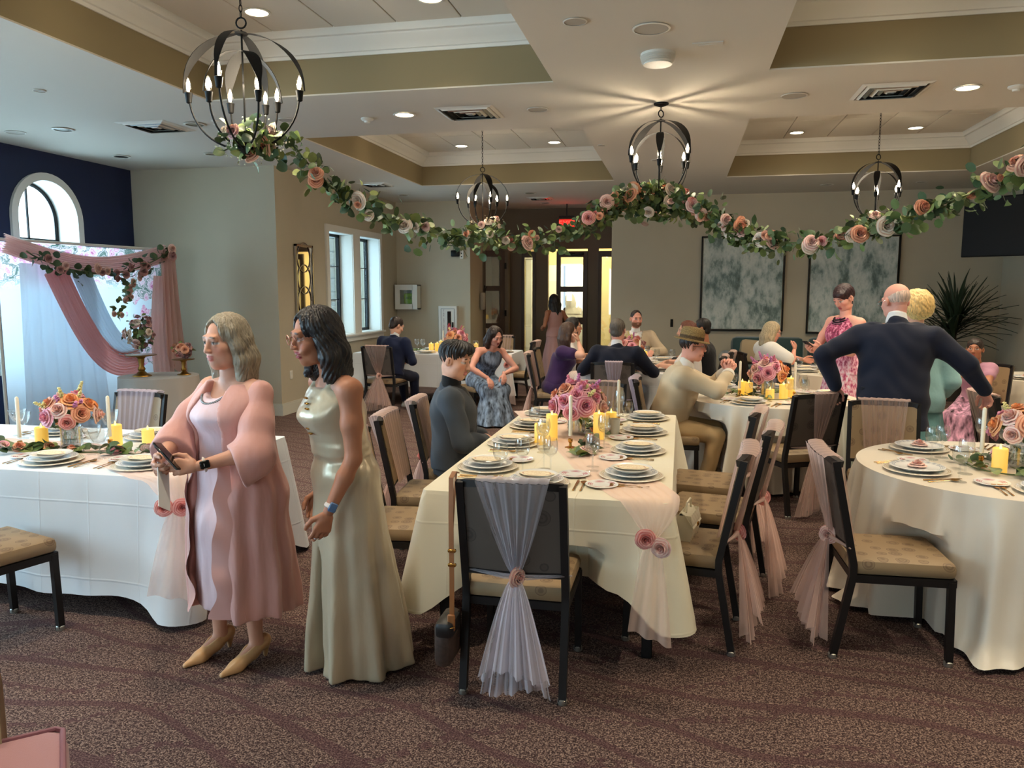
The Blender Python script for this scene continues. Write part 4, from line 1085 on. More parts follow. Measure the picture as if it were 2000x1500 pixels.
def hair(style, c, Rm, s, col, o):
    """returns an SDF in the head frame; hair thickness over the skull by style"""
    T = lambda *p: c + Rm @ (np.array(p) * s)
    amp = o.get('hamp', .0022); fr = o.get('hfreq', 46)
    def disp(P):
        q = (P - c) @ Rm; an = np.arctan2(q[:, 0], -q[:, 1] - .0)
        return amp * np.sin(an * fr + 9 * np.sin(q[:, 2] * 22)) + amp * .7 * np.sin(an * fr * .37 + q[:, 2] * 30)
    if style == 'curly': disp = lambda P: .0045 * np.sin(P[:, 0] * 95 + 3 * np.sin(P[:, 2] * 47) + 2 * np.sin(P[:, 1] * 61)) * np.sin(P[:, 2] * 88 + 3 * np.sin(P[:, 1] * 53 + P[:, 0] * 31)) + .003 * np.sin(P[:, 1] * 120 + 4 * np.sin(P[:, 0] * 70 + P[:, 2] * 55))
    sd = SDF(disp)
    def E(p, r, k=.02, op='+', cl=col): sd.ell(T(*p), np.array(r) * s, Rm, k * s, cl if op == '+' else None, op)
    def cut(hl=.06, w=.066, low=-.14, dep=.04): # open the face
        sd.ell(T(0, .105, (hl + low) / 2), np.array((w, .075 + dep, (hl - low) / 2)) * s, Rm, .008 * s, None, '-')
    if style == 'short':
        E((0, -.014, .044), (.0825, .099, .087)); E((0, -.062, -.022), (.066, .042, .05), .02); cut(.098, .084, -.24, .03)
        sd.plane(Rm @ V3(0, .55, -1), T(0, .02, -.055 + .02))
    elif style == 'buzz':
        E((0, -.014, .04), (.0775, .096, .0855)); cut(.115, .086, -.24, .03); sd.plane(Rm @ V3(0, .55, -1), T(0, .02, -.04))
    elif style == 'fade':
        E((0, -.012, .042), (.079, .097, .086), .01); E((0, .012, .085), (.08, .1, .052), .02); E((0, .075, .088), (.062, .042, .034), .02); E((0, -.07, .06), (.065, .04, .05), .02)
        cut(.085, .083, -.24, .022); sd.plane(Rm @ V3(0, .5, -1), T(0, .02, .014))
    elif style == 'bald':
        E((0, -.0122, .0358), (.0757, .0937, .083), .02); sd.ell(T(0, .035, .09), np.array((.1, .13, .085)) * s, Rm, .015 * s, None, '-'); cut(.07, .079, -.2, .04); sd.plane(Rm @ V3(0, .4, -1), T(0, 0, -.045))
    elif style in ('bob', 'wavy', 'long', 'mid'):
        E((0, -.016, .046), (.088, .104, .092)); E((0, -.05, 0), (.082, .068, .09), .03)
        L = o.get('hlen', -.19); fl = o.get('hflare', .1); wv = .012 if style == 'wavy' else .004
        rb = .036 if style != 'wavy' else .043
        for q in (-1, 1):
            pts = [T(q * .07, .012, .05), T(q * .084, .004, -.02), T(q * (.09 + wv), -.006, -.09), T(q * fl, -.012, L)]
            sd.chain(pts, [.026 * s, .028 * s, rb * s * .9, rb * s], .025 * s, col)
            pts = [T(q * .05, -.05, 0), T(q * .062, -.065, -.08), T(q * .062, -.06, L)]
            sd.chain(pts, [.05 * s, .05 * s, .045 * s], .03 * s, col)
        sd.chain([T(0, -.07, 0), T(0, -.08, -.08), T(0, -.075, L)], [.055 * s, .055 * s, .05 * s], .03 * s, col)
        if style == 'wavy':
            rs = random.Random(4)
            for i in range(16):
                a = R(rs.uniform(60, 300)); x, y = math.sin(a) * .095, math.cos(a) * .09 - .02; z = rs.uniform(L - .02, L + .1)
                sd.cone(T(x, y, z + .04), T(x * 1.12, y * 1.12, z - .02), .024 * s, .014 * s, .02 * s, col)
            sd.cone(T(.085, .02, L + .03), T(.092, .04, L + .0), .02 * s, .012 * s, .02 * s, col)
        cut(o.get('hl', .066) + .034, o.get('hw', .062) + .004, -.34, .03)
    elif style == 'pixie':
        E((0, -.014, .046), (.086, .104, .09)); E((0, -.06, .01), (.072, .05, .062), .02); E((-.03, .06, .075), (.055, .045, .03), .02); cut(.052, .07, -.2, .03); sd.plane(Rm @ V3(0, .5, -1), T(0, .0, -.05))
    elif style == 'curly':
        E((0, -.016, .05), (.116, .126, .105)); E((0, -.065, .0), (.102, .072, .085), .03); cut(.08, .075, -.24, .03); sd.plane(Rm @ V3(0, .3, -1), T(0, 0, -.07))
    elif style == 'pony':
        E((0, -.012, .042), (.082, .1, .087)); E((0, -.06, .0), (.07, .05, .06), .02); sd.chain([T(0, -.1, .03), T(.0, -.14, -.03), T(.03, -.12, -.16), T(.05, -.1, -.28)], [.028 * s, .03 * s, .026 * s, .012 * s], .02 * s, col); cut(.066, .072, -.22, .03)
    return sd

def skeleton(H, o):
    sex = o.get('sex', 'f'); sit = o.get('sit', False); J = dict(H=H, sex=sex)
    P = V3(0, 0, .525 * H) if not sit else V3(0, 0, o.get('seat', .47) + .085)
    P = P + V3(*o.get('hip', (0, 0, 0)))
    lean, side, tw = R(o.get('lean', 0)), R(o.get('side', 0)), R(o.get('twist', 0))
    Rt = np.array(Matrix.Rotation(tw, 3, 'Z') @ Matrix.Rotation(-lean, 3, 'X') @ Matrix.Rotation(side, 3, 'Y'))
    J['P'] = P; J['Rt'] = Rt; u = Rt[:, 2]
    S = P + u * .293 * H; J['S'] = S; sw = (.103 if sex == 'f' else .118) * H * o.get('broad', 1); J['sw'] = sw
    J['N'] = S + u * .025 * H
    hy, hp, hr = o.get('head', (0, 0, 0)); J['Rh'] = rotm(R(hy), R(hp), R(hr)); J['hs'] = o.get('hs', .98 if sex == 'f' else 1.04)
    J['Hc'] = S + u * .055 * H + V3(0, 0, .056 * H) + J['Rh'] @ V3(0, .02, 0) + Rt @ V3(0, .012, 0) + V3(*o.get('hoff', (0, 0, 0)))
    la, lf = .172 * H, .148 * H
    for q, nm in ((1, 'r'), (-1, 'l')):
        sh = S + Rt @ V3(q * sw, -.005, -o.get('slope', .032) * H); J['sh' + nm] = sh
        tgt = o.get(nm + 'h')
        if tgt is None: tgt = P + V3(q * .17 * H * .82, .03, -.06 * H) if not sit else P + V3(q * .1, .34, .06)
        hint = o.get(nm + 'e', (q * .5, -.8, -.5)); J['el' + nm], J['wr' + nm] = ik(sh, V3(*tgt), la, lf, hint)
        hp_ = P + V3(q * .052 * H, 0, -.01); J['hip' + nm] = hp_
        ft = o.get(nm + 'f')
        if ft is None: ft = (q * .055 * H, 0, .045 * H) if not sit else (q * .09, .45, .06)
        lg = 1.0 if sit else min(1.0, np.linalg.norm(hp_ - V3(*ft)) * 1.004 / (.485 * H))
        J['kn' + nm], J['an' + nm] = ik(hp_, V3(*ft), .245 * H * lg, .24 * H * lg, o.get(nm + 'k', (q * .1, 1, .35)))
    return J

def torso_rows(J, inf=0.0, f=1.0, t0=-.07, t1=.3, bust=1.0):
    H = J['H']
    if J['sex'] == 'f': rows = [(-.07, .1, .078, -.004), (-.02, .108, .082, -.004), (.04, .1, .076, 0), (.095, .083 * (.5 + .5 * f), .066 * (.5 + .5 * f), .002), (.15, .088, .07, .006), (.2, .094, .077 * bust, .013 * bust), (.24, .098, .064, .006), (.265, .088, .052, -.002), (.29, .058, .042, -.004), (.315, .034, .034, -.004)]
    else: rows = [(-.07, .098, .076, 0), (-.02, .102, .08, 0), (.04, .098, .078, 0), (.1, .098, .076, .003), (.16, .106, .078, .006), (.21, .112, .078, .006), (.245, .112, .068, .002), (.27, .095, .057, 0), (.29, .066, .047, 0), (.32, .04, .038, 0)]
    return [(t * H, w * H * f + inf, d * H * f + inf, y * H) for t, w, d, y in rows if t0 <= t <= t1 + 1e-6]

def body(o, J, vx, near):
    """one continuous skin surface: torso core, neck, head, arms, hands, legs, feet"""
    sk = o['skin']; H = J['H']; f = o.get('fat', 1.0); m = 1.08 if J['sex'] == 'm' else 1.0
    b = SDF()
    b.loft(J['P'], J['Rt'], torso_rows(J, -.02, f, -.02, bust=o.get('bust', 1)), .03, sk)
    b.chain([J['S'] + J['Rt'] @ V3(0, -.005, -.01), J['N'], J['Hc'] + J['Rh'] @ V3(0, -.03, -.05)], [.052 * m * f ** .5, .047 * m * f ** .5, .05 * m], .03, sk)
    for nm in 'rl':
        b.chain([J['S'] * .5 + J['sh' + nm] * .5 - V3(0, 0, .012), J['sh' + nm], J['sh' + nm] * .5 + J['el' + nm] * .5, J['el' + nm]], [.033 * H * f ** .5 * m, .0295 * H * f ** .6 * m, .0255 * H * f ** .6 * m, .021 * H * f ** .4 * m], .03, sk)
        b.chain([J['el' + nm], J['el' + nm] * .65 + J['wr' + nm] * .35, J['wr' + nm]], [.021 * H * m, .0215 * H * m, .014 * H * m], .015, sk)
        if not o.get('nolegs'):
            b.chain([J['hip' + nm], J['kn' + nm]], [.03 * H, .021 * H], .03, sk)
            b.chain([J['kn' + nm], J['kn' + nm] * .68 + J['an' + nm] * .32 - V3(0, .01, 0), J['an' + nm]], [.021 * H, .029 * H, .019 * H], .02, sk)
            tip = J['an' + nm] + V3(*o.get('toe', (0, .13, -.035))); b.chain([J['an' + nm] + V3(0, -.02, -.02), tip], [.03, .024], .02, sk)
    hd = SDF(); oo = dict(o); head(hd, J['Hc'], J['Rh'], J['hs'], oo)
    hd.cone(J['Hc'] + J['Rh'] @ V3(0, -.025, -.06), J['N'] * .6 + (J['Hc'] + J['Rh'] @ V3(0, -.03, -.05)) * .4, .05 * m, .046 * m * f ** .5, .03, sk)
    parts = [(b, vx), (hd, .0042 if near else .0065)]
    hv = .0036 if near else .0055
    for nm, right in (('r', True), ('l', False)):
        hs = SDF(); w = J['wr' + nm]; fd = o.get(nm + 'hd'); fd = V3(*fd) if fd is not None else _n(w - J['el' + nm])
        pn = o.get(nm + 'hn'); pn = V3(*pn) if pn is not None else V3(-1 if right else 1, .2, 0)
        hand(hs, w, fd, pn, right, o.get(nm + 'c', .35), (.95 if J['sex'] == 'f' else 1.08) * o.get('handscale', 1), sk, curls=o.get(nm + 'cs'), spread=o.get('spread', 0))
        parts.append((hs, hv))
    return parts

def glasses(J, m, parent, w=.026, h=.02, square=False, name='glasses'):
    c, Rm, s = J['Hc'], J['Rh'], J['hs']; T = lambda *p: c + Rm @ (np.array(p) * s)
    mb = MB()
    for q in (-1, 1):
        pts = []
        for k in range(17):
            a = 2 * PI * k / 16; ca, sa = math.cos(a), math.sin(a)
            if square: ca = math.copysign(abs(ca) ** .6, ca); sa = math.copysign(abs(sa) ** .6, sa)
            pts.append(T(q * .033 + ca * w, .112 - abs(ca) * .004 * (1 if ca * q > 0 else -0), .004 + sa * h))
        mb.tube(pts, .0018 * s * (1.4 if square else 1), 6, caps=False)
        mb.tube([T(q * (.033 + w), .107, .008), T(q * .078, .06, .01), T(q * .084, .0, .008), T(q * .082, -.012, -.004)], .0018 * s, 6)
    mb.tube([T(-.033 + w, .111, .008), T(0, .116, .01), T(.033 - w, .111, .008)], .0018 * s, 6)
    return mb.obj(name, m, parent)

def sleeve(sd, J, nm, r0, r1, r2, end, col, k=.045):
    """sleeve from shoulder to a fraction of the forearm (end 0..1 of upper arm, 1..2 of forearm)"""
    sh, el, wr = J['sh' + nm], J['el' + nm], J['wr' + nm]; S = J['S']
    sd.chain([S * .45 + sh * .55 - V3(0, 0, .016), sh], [r0 * .9, r0], k, col)
    if end <= 1: sd.chain([sh, sh + (el - sh) * end], [r0, r1], k * .5, col); return
    sd.chain([sh, el], [r0, r1], k * .6, col); sd.chain([el, el + (wr - el) * (end - 1)], [r1, r2], k * .4, col)

def wrinkle(a=.003, f=34, sx=1.0):
    return lambda P: a * (np.sin(P[:, 2] * f + 3 * np.sin(P[:, 0] * 13) + P[:, 1] * 11) * np.sin(P[:, 0] * 17 * sx + P[:, 1] * 15 + P[:, 2] * 7)) + a * .6 * np.sin(P[:, 2] * f * .55 - P[:, 0] * 23 + P[:, 1] * 19)

def suit(o, J, root, vx, jacket, shirt, trousers, tie=None, lapel=True, close=True, shoes=(.02, .015, .012), sock=None):
    H = J['H']; f = o.get('fat', 1.0); sit = o.get('sit')
    j = SDF(wrinkle(.005, 30))
    rows = torso_rows(J, .022, f, -.02 if sit else -.07, .3)
    if not sit: rows = [(-.13 * H, .104 * H * f + .03, .086 * H * f + .022, 0)] + rows
    j.loft(J['P'], J['Rt'], rows, .03, jacket)
    for nm in 'rl': sleeve(j, J, nm, .045 * H * f ** .5, .038 * H, .029 * H, 1.93, jacket)
    # standing collar round the neck
    j.cone(J['S'] - J['Rt'] @ V3(0, .0, .02), J['N'] + J['Rt'] @ V3(0, -.012, -.036), .085 * f ** .5, .066 * f ** .5, .025, jacket)
    j.ell(J['N'] + J['Rt'] @ V3(0, .06, .0), (.03, .05, .05), J['Rt'], .015, None, '-')
    Rt, P = J['Rt'], J['P']
    def vee(Q):
        q = (Q - P) @ Rt; t = q[..., 2] / H
        return np.maximum(np.abs(q[..., 0]) - np.clip((t - .12) * .3, -.02, .2) * H * .95, np.maximum(-q[..., 1], .12 - t))
    j.fnop(vee, 'p', .006, P - 1.2, P + 1.2, shirt)
    if lapel:
        def lap(Q):
            q = (Q - P) @ Rt; t = q[..., 2] / H; e = np.clip((t - .12) * .3, -.02, .2) * H * .95
            return np.maximum(np.abs(np.abs(q[..., 0]) - e - .004) - .004, np.maximum(-q[..., 1], .12 - t))
        j.fnop(lap, 'p', .004, P - 1.2, P + 1.2, jacket * .45)
    solid('jacket', [(j, vx)], M_wool, root)
    c = SDF(); c.cone(J['N'] - V3(0, 0, .02), J['N'] + J['Rt'] @ V3(0, 0, .03), .068 * f ** .5, .059 * f ** .5, .01, shirt); c.plane(J['Rt'] @ V3(0, .3, 1), J['N'] + J['Rt'] @ V3(0, 0, .036))
    solid('shirt_collar', [(c, .005)], M_fab, root)
    t = SDF(wrinkle(.004, 26))
    t.loft(P, np.eye(3), [(-.07 * H if not sit else -.05 * H, .1 * H * f, .08 * H * f), (.04 * H, .1 * H * f + .006, .08 * H * f + .006)], .03, trousers)
    for nm in 'rl':
        t.chain([J['hip' + nm], J['kn' + nm]], [.056 * H * f ** .5, .043 * H], .03, trousers); t.chain([J['kn' + nm], J['an' + nm] * .86 + J['kn' + nm] * .14], [.043 * H, .035 * H], .02, trousers)
    solid('trousers', [(t, vx)], M_wool, root)
    s = SDF()
    for nm in 'rl':
        a = J['an' + nm]; s.chain([a + V3(0, -.045, -.045), a + V3(0, .06, -.045), a + V3(0, .17, -.052)], [.035, .034, .026], .02, np.array(shoes)); s.cone(a + V3(0, -.02, -.03), a + V3(0, -.01, .02), .034, .036, .02, np.array(shoes) if sock is None else sock)
    s.plane((0, 0, -1), (0, 0, J['anr'][2] - .077))
    solid('shoes', [(s, max(vx * .8, .007))], M_shoe, root)

def finish(root, o, J, near, vx):
    solid('body', body(o, J, vx, near), M_skin, root)
    if o.get('hair'):
        st, col = o['hair']; solid('hair', [(hair(st, J['Hc'], J['Rh'], J['hs'], col, o), .0048 if near else .0075)], M_hair, root)

def person(label, loc, rz, H, o, near=False, group=None):
    root = thing('person', label, 'person', (loc[0], loc[1], loc[2] if len(loc) > 2 else 0), R(rz), group)
    if o.get('sit'): SEATED.append(root)
    J = skeleton(H, o); vx = o.get('vx', .0085 if near else .0125)
    finish(root, o, J, near, vx)
    return root, J, vx
# ---------------------------------------------------------------- the woman in pink
HAIR = dict(grey=L3(150, 138, 118), black=L3(26, 20, 20), dark=L3(44, 30, 24), brown=L3(72, 48, 34), auburn=L3(104, 52, 34), blonde=L3(222, 186, 120), silver=L3(170, 160, 146), ash=L3(186, 166, 132), saltpep=L3(92, 84, 76))
PINK, LILAC = L3(216, 160, 150), L3(226, 196, 202)
o = dict(sex='f', skin=L3(214, 158, 132), fat=1.2, bust=1.05, head=(-2, -4, 0), hair=('mid', HAIR['grey']), hlen=-.16, hflare=.088, hl=.092, hw=.07, jaw=1.1, lips=L3(222, 146, 138), brow=L3(120, 96, 78), iris=L3(60, 50, 40), gaze=-.3,
         lh=(-.13, .30, .98), le=(-.9, -.5, -.55), lhd=(.55, .85, .05), lhn=(.8, -.5, -.3), lcs=(.5, .55, .6, .7), rh=(.06, .36, .99), re=(.9, -.4, -.5), rhd=(-.75, .65, -.25), rhn=(-.6, -.7, .2), rcs=(.5, .6, .65, .7),
         lf=(-.12, .03, .10), rf=(.1, .06, .10), toe=(0, .12, -.075), handscale=.96)
root, J, vx = person('standing woman in blush pink dress and open coat holding a black phone', (-2.0, 3.22), 160, 1.60, o, True)
H_ = J['H']; P, Rt = J['P'], J['Rt']
def dfold(n, amp, ph, zt):
    return lambda th, t: amp * np.clip((zt - t) / .5, 0, 1) * (np.sin(th * n + ph) * .6 + np.sin(th * n * 1.9 + ph * 2 + t * 3) * .4)
d = SDF(wrinkle(.0015, 22))
rows = [(-.57, .21, .175, .01), (-.35, .205, .175, .015), (-.15, .2, .17, .02)] + torso_rows(J, .012, 1.2, -.02, .27, bust=1.08)
d.loft(P, Rt, rows, .03, LILAC, fold=dfold(9, .03, .4, .05))
d.fnop(lambda Q: .085 - np.sqrt(((Q - P) @ Rt)[..., 0] ** 2 + (((Q - P) @ Rt)[..., 2] - .285 * H_) ** 2) if False else np.sqrt((((Q - P) @ Rt)[..., 0] / 1.1) ** 2 + (((Q - P) @ Rt)[..., 2] - .30 * H_) ** 2) - .085, '-', .01)
solid('dress', [(d, .0085)], M_chif, root)
c = SDF(wrinkle(.0045, 17))
rows = [(-.60, .27, .235, -.02), (-.35, .255, .22, -.012), (-.15, .24, .205, 0), (-.02 * H_, .108 * H_ * 1.28 + .03, .085 * H_ * 1.28 + .03, 0)] + torso_rows(J, .026, 1.2, .04, .3, bust=1.02)
c.loft(P, Rt, rows, .03, PINK, fold=dfold(9, .085, 1.2, .2))
cs = SDF(wrinkle(.0045, 17))
for nm in 'rl':
    sh, el, wr = J['sh' + nm], J['el' + nm], J['wr' + nm]
    cs.chain([J['S'] * .5 + sh * .5 - V3(0, 0, .01), sh, sh * .45 + el * .55, el + (wr - el) * .02 - V3(0, 0, .02), el + (wr - el) * .36 - V3(0, 0, .05)], [.042, .052, .066, .086, .1], .035, PINK)
def opening(Q):
    q = (Q - P) @ Rt; t = q[..., 2]
    w = np.interp(t, [-.7, -.45, -.2, .1, .35, .42, .5], [.17, .14, .12, .1, .085, .08, .075]) + .012 * np.sin(t * 26)
    return np.maximum(np.abs(q[..., 0] + .0) - w, .03 - q[..., 1])
c.fnop(opening, '-', .01)
for nm in 'rl':
    el, wr = J['el' + nm], J['wr' + nm]; u = _n(wr - el + V3(0, 0, -.03)); cs.fnop(lambda Q, a=el + (wr - el) * .40, u=u, e=el: np.maximum(-((Q - a) @ u), np.sqrt(((Q - a) ** 2).sum(-1)) - .2), '-', .006)
solid('open_coat', [(c, .0085), (cs, .0085)], M_chif, root)
# waterfall edges of the coat
mb = MB()
for q in (-1, 1):
    def fn(u, v, q=q):
        t = .12 - v * .70; w = np.interp(t, [-.7, -.45, -.2, .1, .35, .42], [.17, .14, .12, .1, .085, .08]); dpt = np.interp(t, [-.6, -.15, .1, .25, .4], [.235, .205, .19, .17, .1])
        fl = .0 + .09 * v ** .8; zz = math.sin(v * 15 + q) * .03 * v
        x = q * (w + .045 - u * (fl + .03 + zz)); y = dpt * math.sqrt(max(.02, 1 - ((w + .045 - u * .1) / .262) ** 2)) - .006 + u * .014 + .008 * math.sin(v * 24 + u * 3) * u
        p = P + Rt @ V3(x, y, t); return tuple(p)
    mb.sheet(fn, 6, 40)
mb.obj('coat_edge', mat('pink_chiffon', (216, 160, 150), .6, sheen=.3), root, True, 80)
# shoes
s = SDF(); TAN = L3(214, 168, 120)
for nm in 'rl':
    a = J['an' + nm]; s.chain([a + V3(0, -.045, -.015), a + V3(0, .03, -.045), a + V3(0, .12, -.085), a + V3(0, .19, -.09)], [.034, .035, .032, .014], .02, TAN)
    s.cone(a + V3(0, -.055, -.035), a + V3(0, -.05, -.098), .02, .008, .01, TAN); s.ell(a + V3(0, .035, .012), (.026, .085, .04), np.array(Matrix.Rotation(-.35, 3, 'X')), .008, None, '-')
s.plane((0, 0, -1), (0, 0, .002)); solid('shoes', [(s, .005)], M_shoe, root)
mb = MB()                                                   # bead necklace
for k in range(23):
    a = (k / 22 - .5) * 2.3; p = P + Rt @ V3(math.sin(a) * .085, .098 + .05 * math.cos(a * 1.2), .295 * H_ - .03 - .065 * math.cos(a)); mb.lathe([(0, -.007), (.006, -.004), (.0075, 0), (.006, .004), (0, .007)], 8, tuple(p))
    if k % 2 == 0 and 4 < k < 18: mb.lathe([(0, -.011), (.008, -.004), (.009, .002), (0, .007)], 8, tuple(p + V3(0, .004, -.018)))
mb.obj('necklace', M_silver, root)
T = lambda *p: J['Hc'] + J['Rh'] @ (np.array(p) * J['hs'])
MB().lathe([(0, -.006), (.005, -.003), (.006, 0), (.004, .005), (0, .006)], 10, tuple(T(-.09, .0, -.04))).obj('earring', M_silver, root)
def watch(J, nm, root, band, face):
    w = J['wr' + nm]; u = _n(w - J['el' + nm]); c_ = w - u * .028; a = np.cross(u, V3(0, 0, 1)); a = _n(a); b = np.cross(u, a)
    mb = MB(); pts = [c_ + (a * math.cos(t) * .027 + b * math.sin(t) * .024) for t in np.linspace(0, 2 * PI, 21)]; mb.tube(pts, .0055, 8, caps=False, flat=1.9)
    wt = mb.obj('watch_band', mat('watch_band_' + band[0], band[1], .5), root)
    M_ = Matrix(((a[0], u[0], b[0], 0), (a[1], u[1], b[1], 0), (a[2], u[2], b[2], 0), (0, 0, 0, 1)))
    return wt, c_, a, b, u, M_
wt, c_, a, b, u, M_ = watch(J, 'l', root, ('white', (228, 222, 212)), None)
n_ = _n(V3(-.9, .1, .25)); n_ = _n(n_ - u * (n_ @ u)); s_ = np.cross(n_, u)
mx = Matrix(((s_[0], u[0], n_[0], 0), (s_[1], u[1], n_[1], 0), (s_[2], u[2], n_[2], 0), (0, 0, 0, 1)))
wf = MB().box((0, 0, 0), (.034, .04, .011), ch=.004).obj('watch_face', mat('watch_black', (14, 14, 16), .15), wt); wf.matrix_local = Matrix.Translation(c_ + n_ * .03) @ mx
# phone and folded paper held in her hands (world placed from the hand positions)
def held(root, name, mb, mats, label, cat, pos, f, n):
    f = _n(f); n = _n(np.asarray(n, float) - f * (np.asarray(n, float) @ f)); r_ = np.cross(f, n)
    ob = mb.obj(name, mats); tag(ob, label, cat)
    mw = Matrix.Translation(root.location) @ Matrix.Rotation(root.rotation_euler.z, 4, 'Z') @ Matrix.Translation(pos) @ Matrix(((r_[0], f[0], n[0], 0), (r_[1], f[1], n[1], 0), (r_[2], f[2], n[2], 0), (0, 0, 0, 1)))
    ob.matrix_world = mw; return ob
M_phone = mat('phone_black', (12, 12, 14), .12)
held(root, 'phone', MB().box((0, 0, 0), (.076, .155, .01), ch=.0045).box((-.014, .045, -.007), (.034, .036, .006), ch=.003), M_phone, 'black phone in the hand of the woman in pink', 'phone', (J['wrl'] + J['wrr']) / 2 + V3(-.02, .055, .045), (.65, .25, .72), (-.6, -.55, .55))
held(root, 'folded_card', MB().box((0, 0, 0), (.075, .2, .0025)), mat('card_white', (232, 232, 230), .6), 'white folded card hanging from the hand of the woman in pink', 'card', (J['wrl'] + J['wrr']) / 2 + V3(-.03, .09, -.075), (-.5, .35, -.79), (-.75, -.4, .3))

# ---------------------------------------------------------------- the woman in the champagne dress
CH_ = L3(204, 188, 160)
o = dict(sex='f', skin=SKIN['tan'], toe=(0, .04, -.04), fat=1.02, bust=1.08, lean=6, head=(0, -9, 0), hair=('wavy', HAIR['black']), hlen=-.17, hflare=.092, hl=.085, hw=.064, lips=L3(170, 84, 84), brow=L3(40, 26, 22), smile=1.0, hamp=.003, hfreq=38,
         lh=(-.2, .16, .80), le=(-.4, -.9, 0), lhd=(.05, .35, -.92), lhn=(.9, -.1, 0), lcs=(.35, .4, .45, .5), rh=(.17, .06, .80), re=(.4, -.9, 0), rhd=(-.1, .35, -.9), hoff=(0, .03, -.01), lf=(-.08, .03, .08), rf=(.08, -.03, .08))
root, J, vx = person('smiling dark haired woman in champagne satin gown and glasses', (-1.45, 3.20), 136, 1.655, o, True)
H_ = J['H']; P, Rt = J['P'], J['Rt']
d = SDF(wrinkle(.0022, 20))
d.loft(P, Rt, torso_rows(J, .006, 1.02, .09, .285, bust=1.1), .03, CH_)
def sfold(th, t): return np.clip((.02 - t) / .8, 0, 1) * (.11 * np.sin(th * 8 + .6) + .05 * np.sin(th * 15 + 1 + t * 2))
z0 = P[2]
d.loft(P, np.eye(3), [(-z0 + .012, .215, .235, -.06), (-.62, .2, .21, -.045), (-.4, .185, .185, -.03), (-.2, .185, .16, -.012), (-.04, .184, .146, -.006), (.066, .18, .143, .002), (.12, .155, .122, .006), (.16, .138, .108, .012)], .05, CH_, fold=sfold)
q0 = P + Rt @ V3(0, .0, .29 * H_)
d.ell(q0 + Rt @ V3(0, .03, .04), (.066, .075, .07), Rt, .01, None, '-')
for s_ in (-1, 1): d.ell(J['sh' + ('r' if s_ > 0 else 'l')] + Rt @ V3(s_ * .045, .0, -.025), (.056, .075, .1), Rt, .012, None, '-')
for s_ in (-1, 1): d.chain([P + Rt @ V3(s_ * .08, .075, .245 * H_), P + Rt @ V3(s_ * .085, .03, .278 * H_), P + Rt @ V3(s_ * .083, -.03, .278 * H_), P + Rt @ V3(s_ * .075, -.07, .24 * H_)], [.026, .022, .022, .026], .012, CH_)
# slit by the front leg
d.fnop(lambda Q: np.maximum(np.abs(Q[..., 0] + .02 + .0 * Q[..., 2]) - np.clip((.62 - Q[..., 2]) * .06, 0, .03), .08 - Q[..., 1] + 0 * Q[..., 2]), '-', .008, (-1, -1, 0), (1, 1, .66))
solid('gown', [(d, .008)], M_silk, root)
mb = MB()
for k in range(8): p = P + Rt @ V3(-.035 + .012 * math.sin(k), .155 - .004 * abs(k - 3), .155 * H_ + k * .022); mb.box(tuple(p), (.03, .012, .008), ch=.002)
mb.obj('beading', M_gold, root)
glasses(J, mat('rose_frame', (170, 110, 90), .3, .6), root, .027, .022)
wt, c_, a, b, u, M_ = watch(J, 'l', root, ('pale', (222, 208, 200)), None)
n_ = _n(V3(-.95, .1, .1)); n_ = _n(n_ - u * (n_ @ u)); s_ = np.cross(n_, u)
mx = Matrix(((s_[0], u[0], n_[0], 0), (s_[1], u[1], n_[1], 0), (s_[2], u[2], n_[2], 0), (0, 0, 0, 1)))
wf = MB().box((0, 0, 0), (.034, .04, .011), ch=.004).obj('watch_face', mat('watch_blue', (90, 120, 160), .15), wt); wf.matrix_local = Matrix.Translation(c_ + n_ * .03) @ mx
p = J['wrl'] + _n(V3(.05, .35, -.92)) * .112; MB().lathe([(.0105, -.0015), (.0115, 0), (.0105, .0015)], 14, tuple(p + V3(0, .012, 0)), caps=False).obj('ring', M_silver, root)
# ---------------------------------------------------------------- the other guests
def top_garment(o, J, root, vx, col, m, end=None, neck=.07, t0=-.02, inf=.012, name='top', puff=1.0, cut=None, a=.002):
    H, f = J['H'], o.get('fat', 1.0); d = SDF(wrinkle(a, 26))
    d.loft(J['P'], J['Rt'], torso_rows(J, inf, f, t0, .3 if cut is None else cut, o.get('bust', 1)), .03, col)
    if end:
        for nm in 'rl': sleeve(d, J, nm, .038 * H * f ** .5 * puff, .033 * H * f ** .4 * puff, .026 * H, end, col)
    q = J['P'] + J['Rt'] @ V3(0, .02, .315 * H); d.ell(q, (neck, neck * .9, neck), J['Rt'], .01, None, '-')
    if end is None and cut is None:
        for s_, nm in ((1, 'r'), (-1, 'l')): d.ell(J['sh' + nm] + J['Rt'] @ V3(s_ * .04, 0, -.02), (.055, .068, .08), J['Rt'], .012, None, '-')
    solid(name, [(d, vx)], m, root)

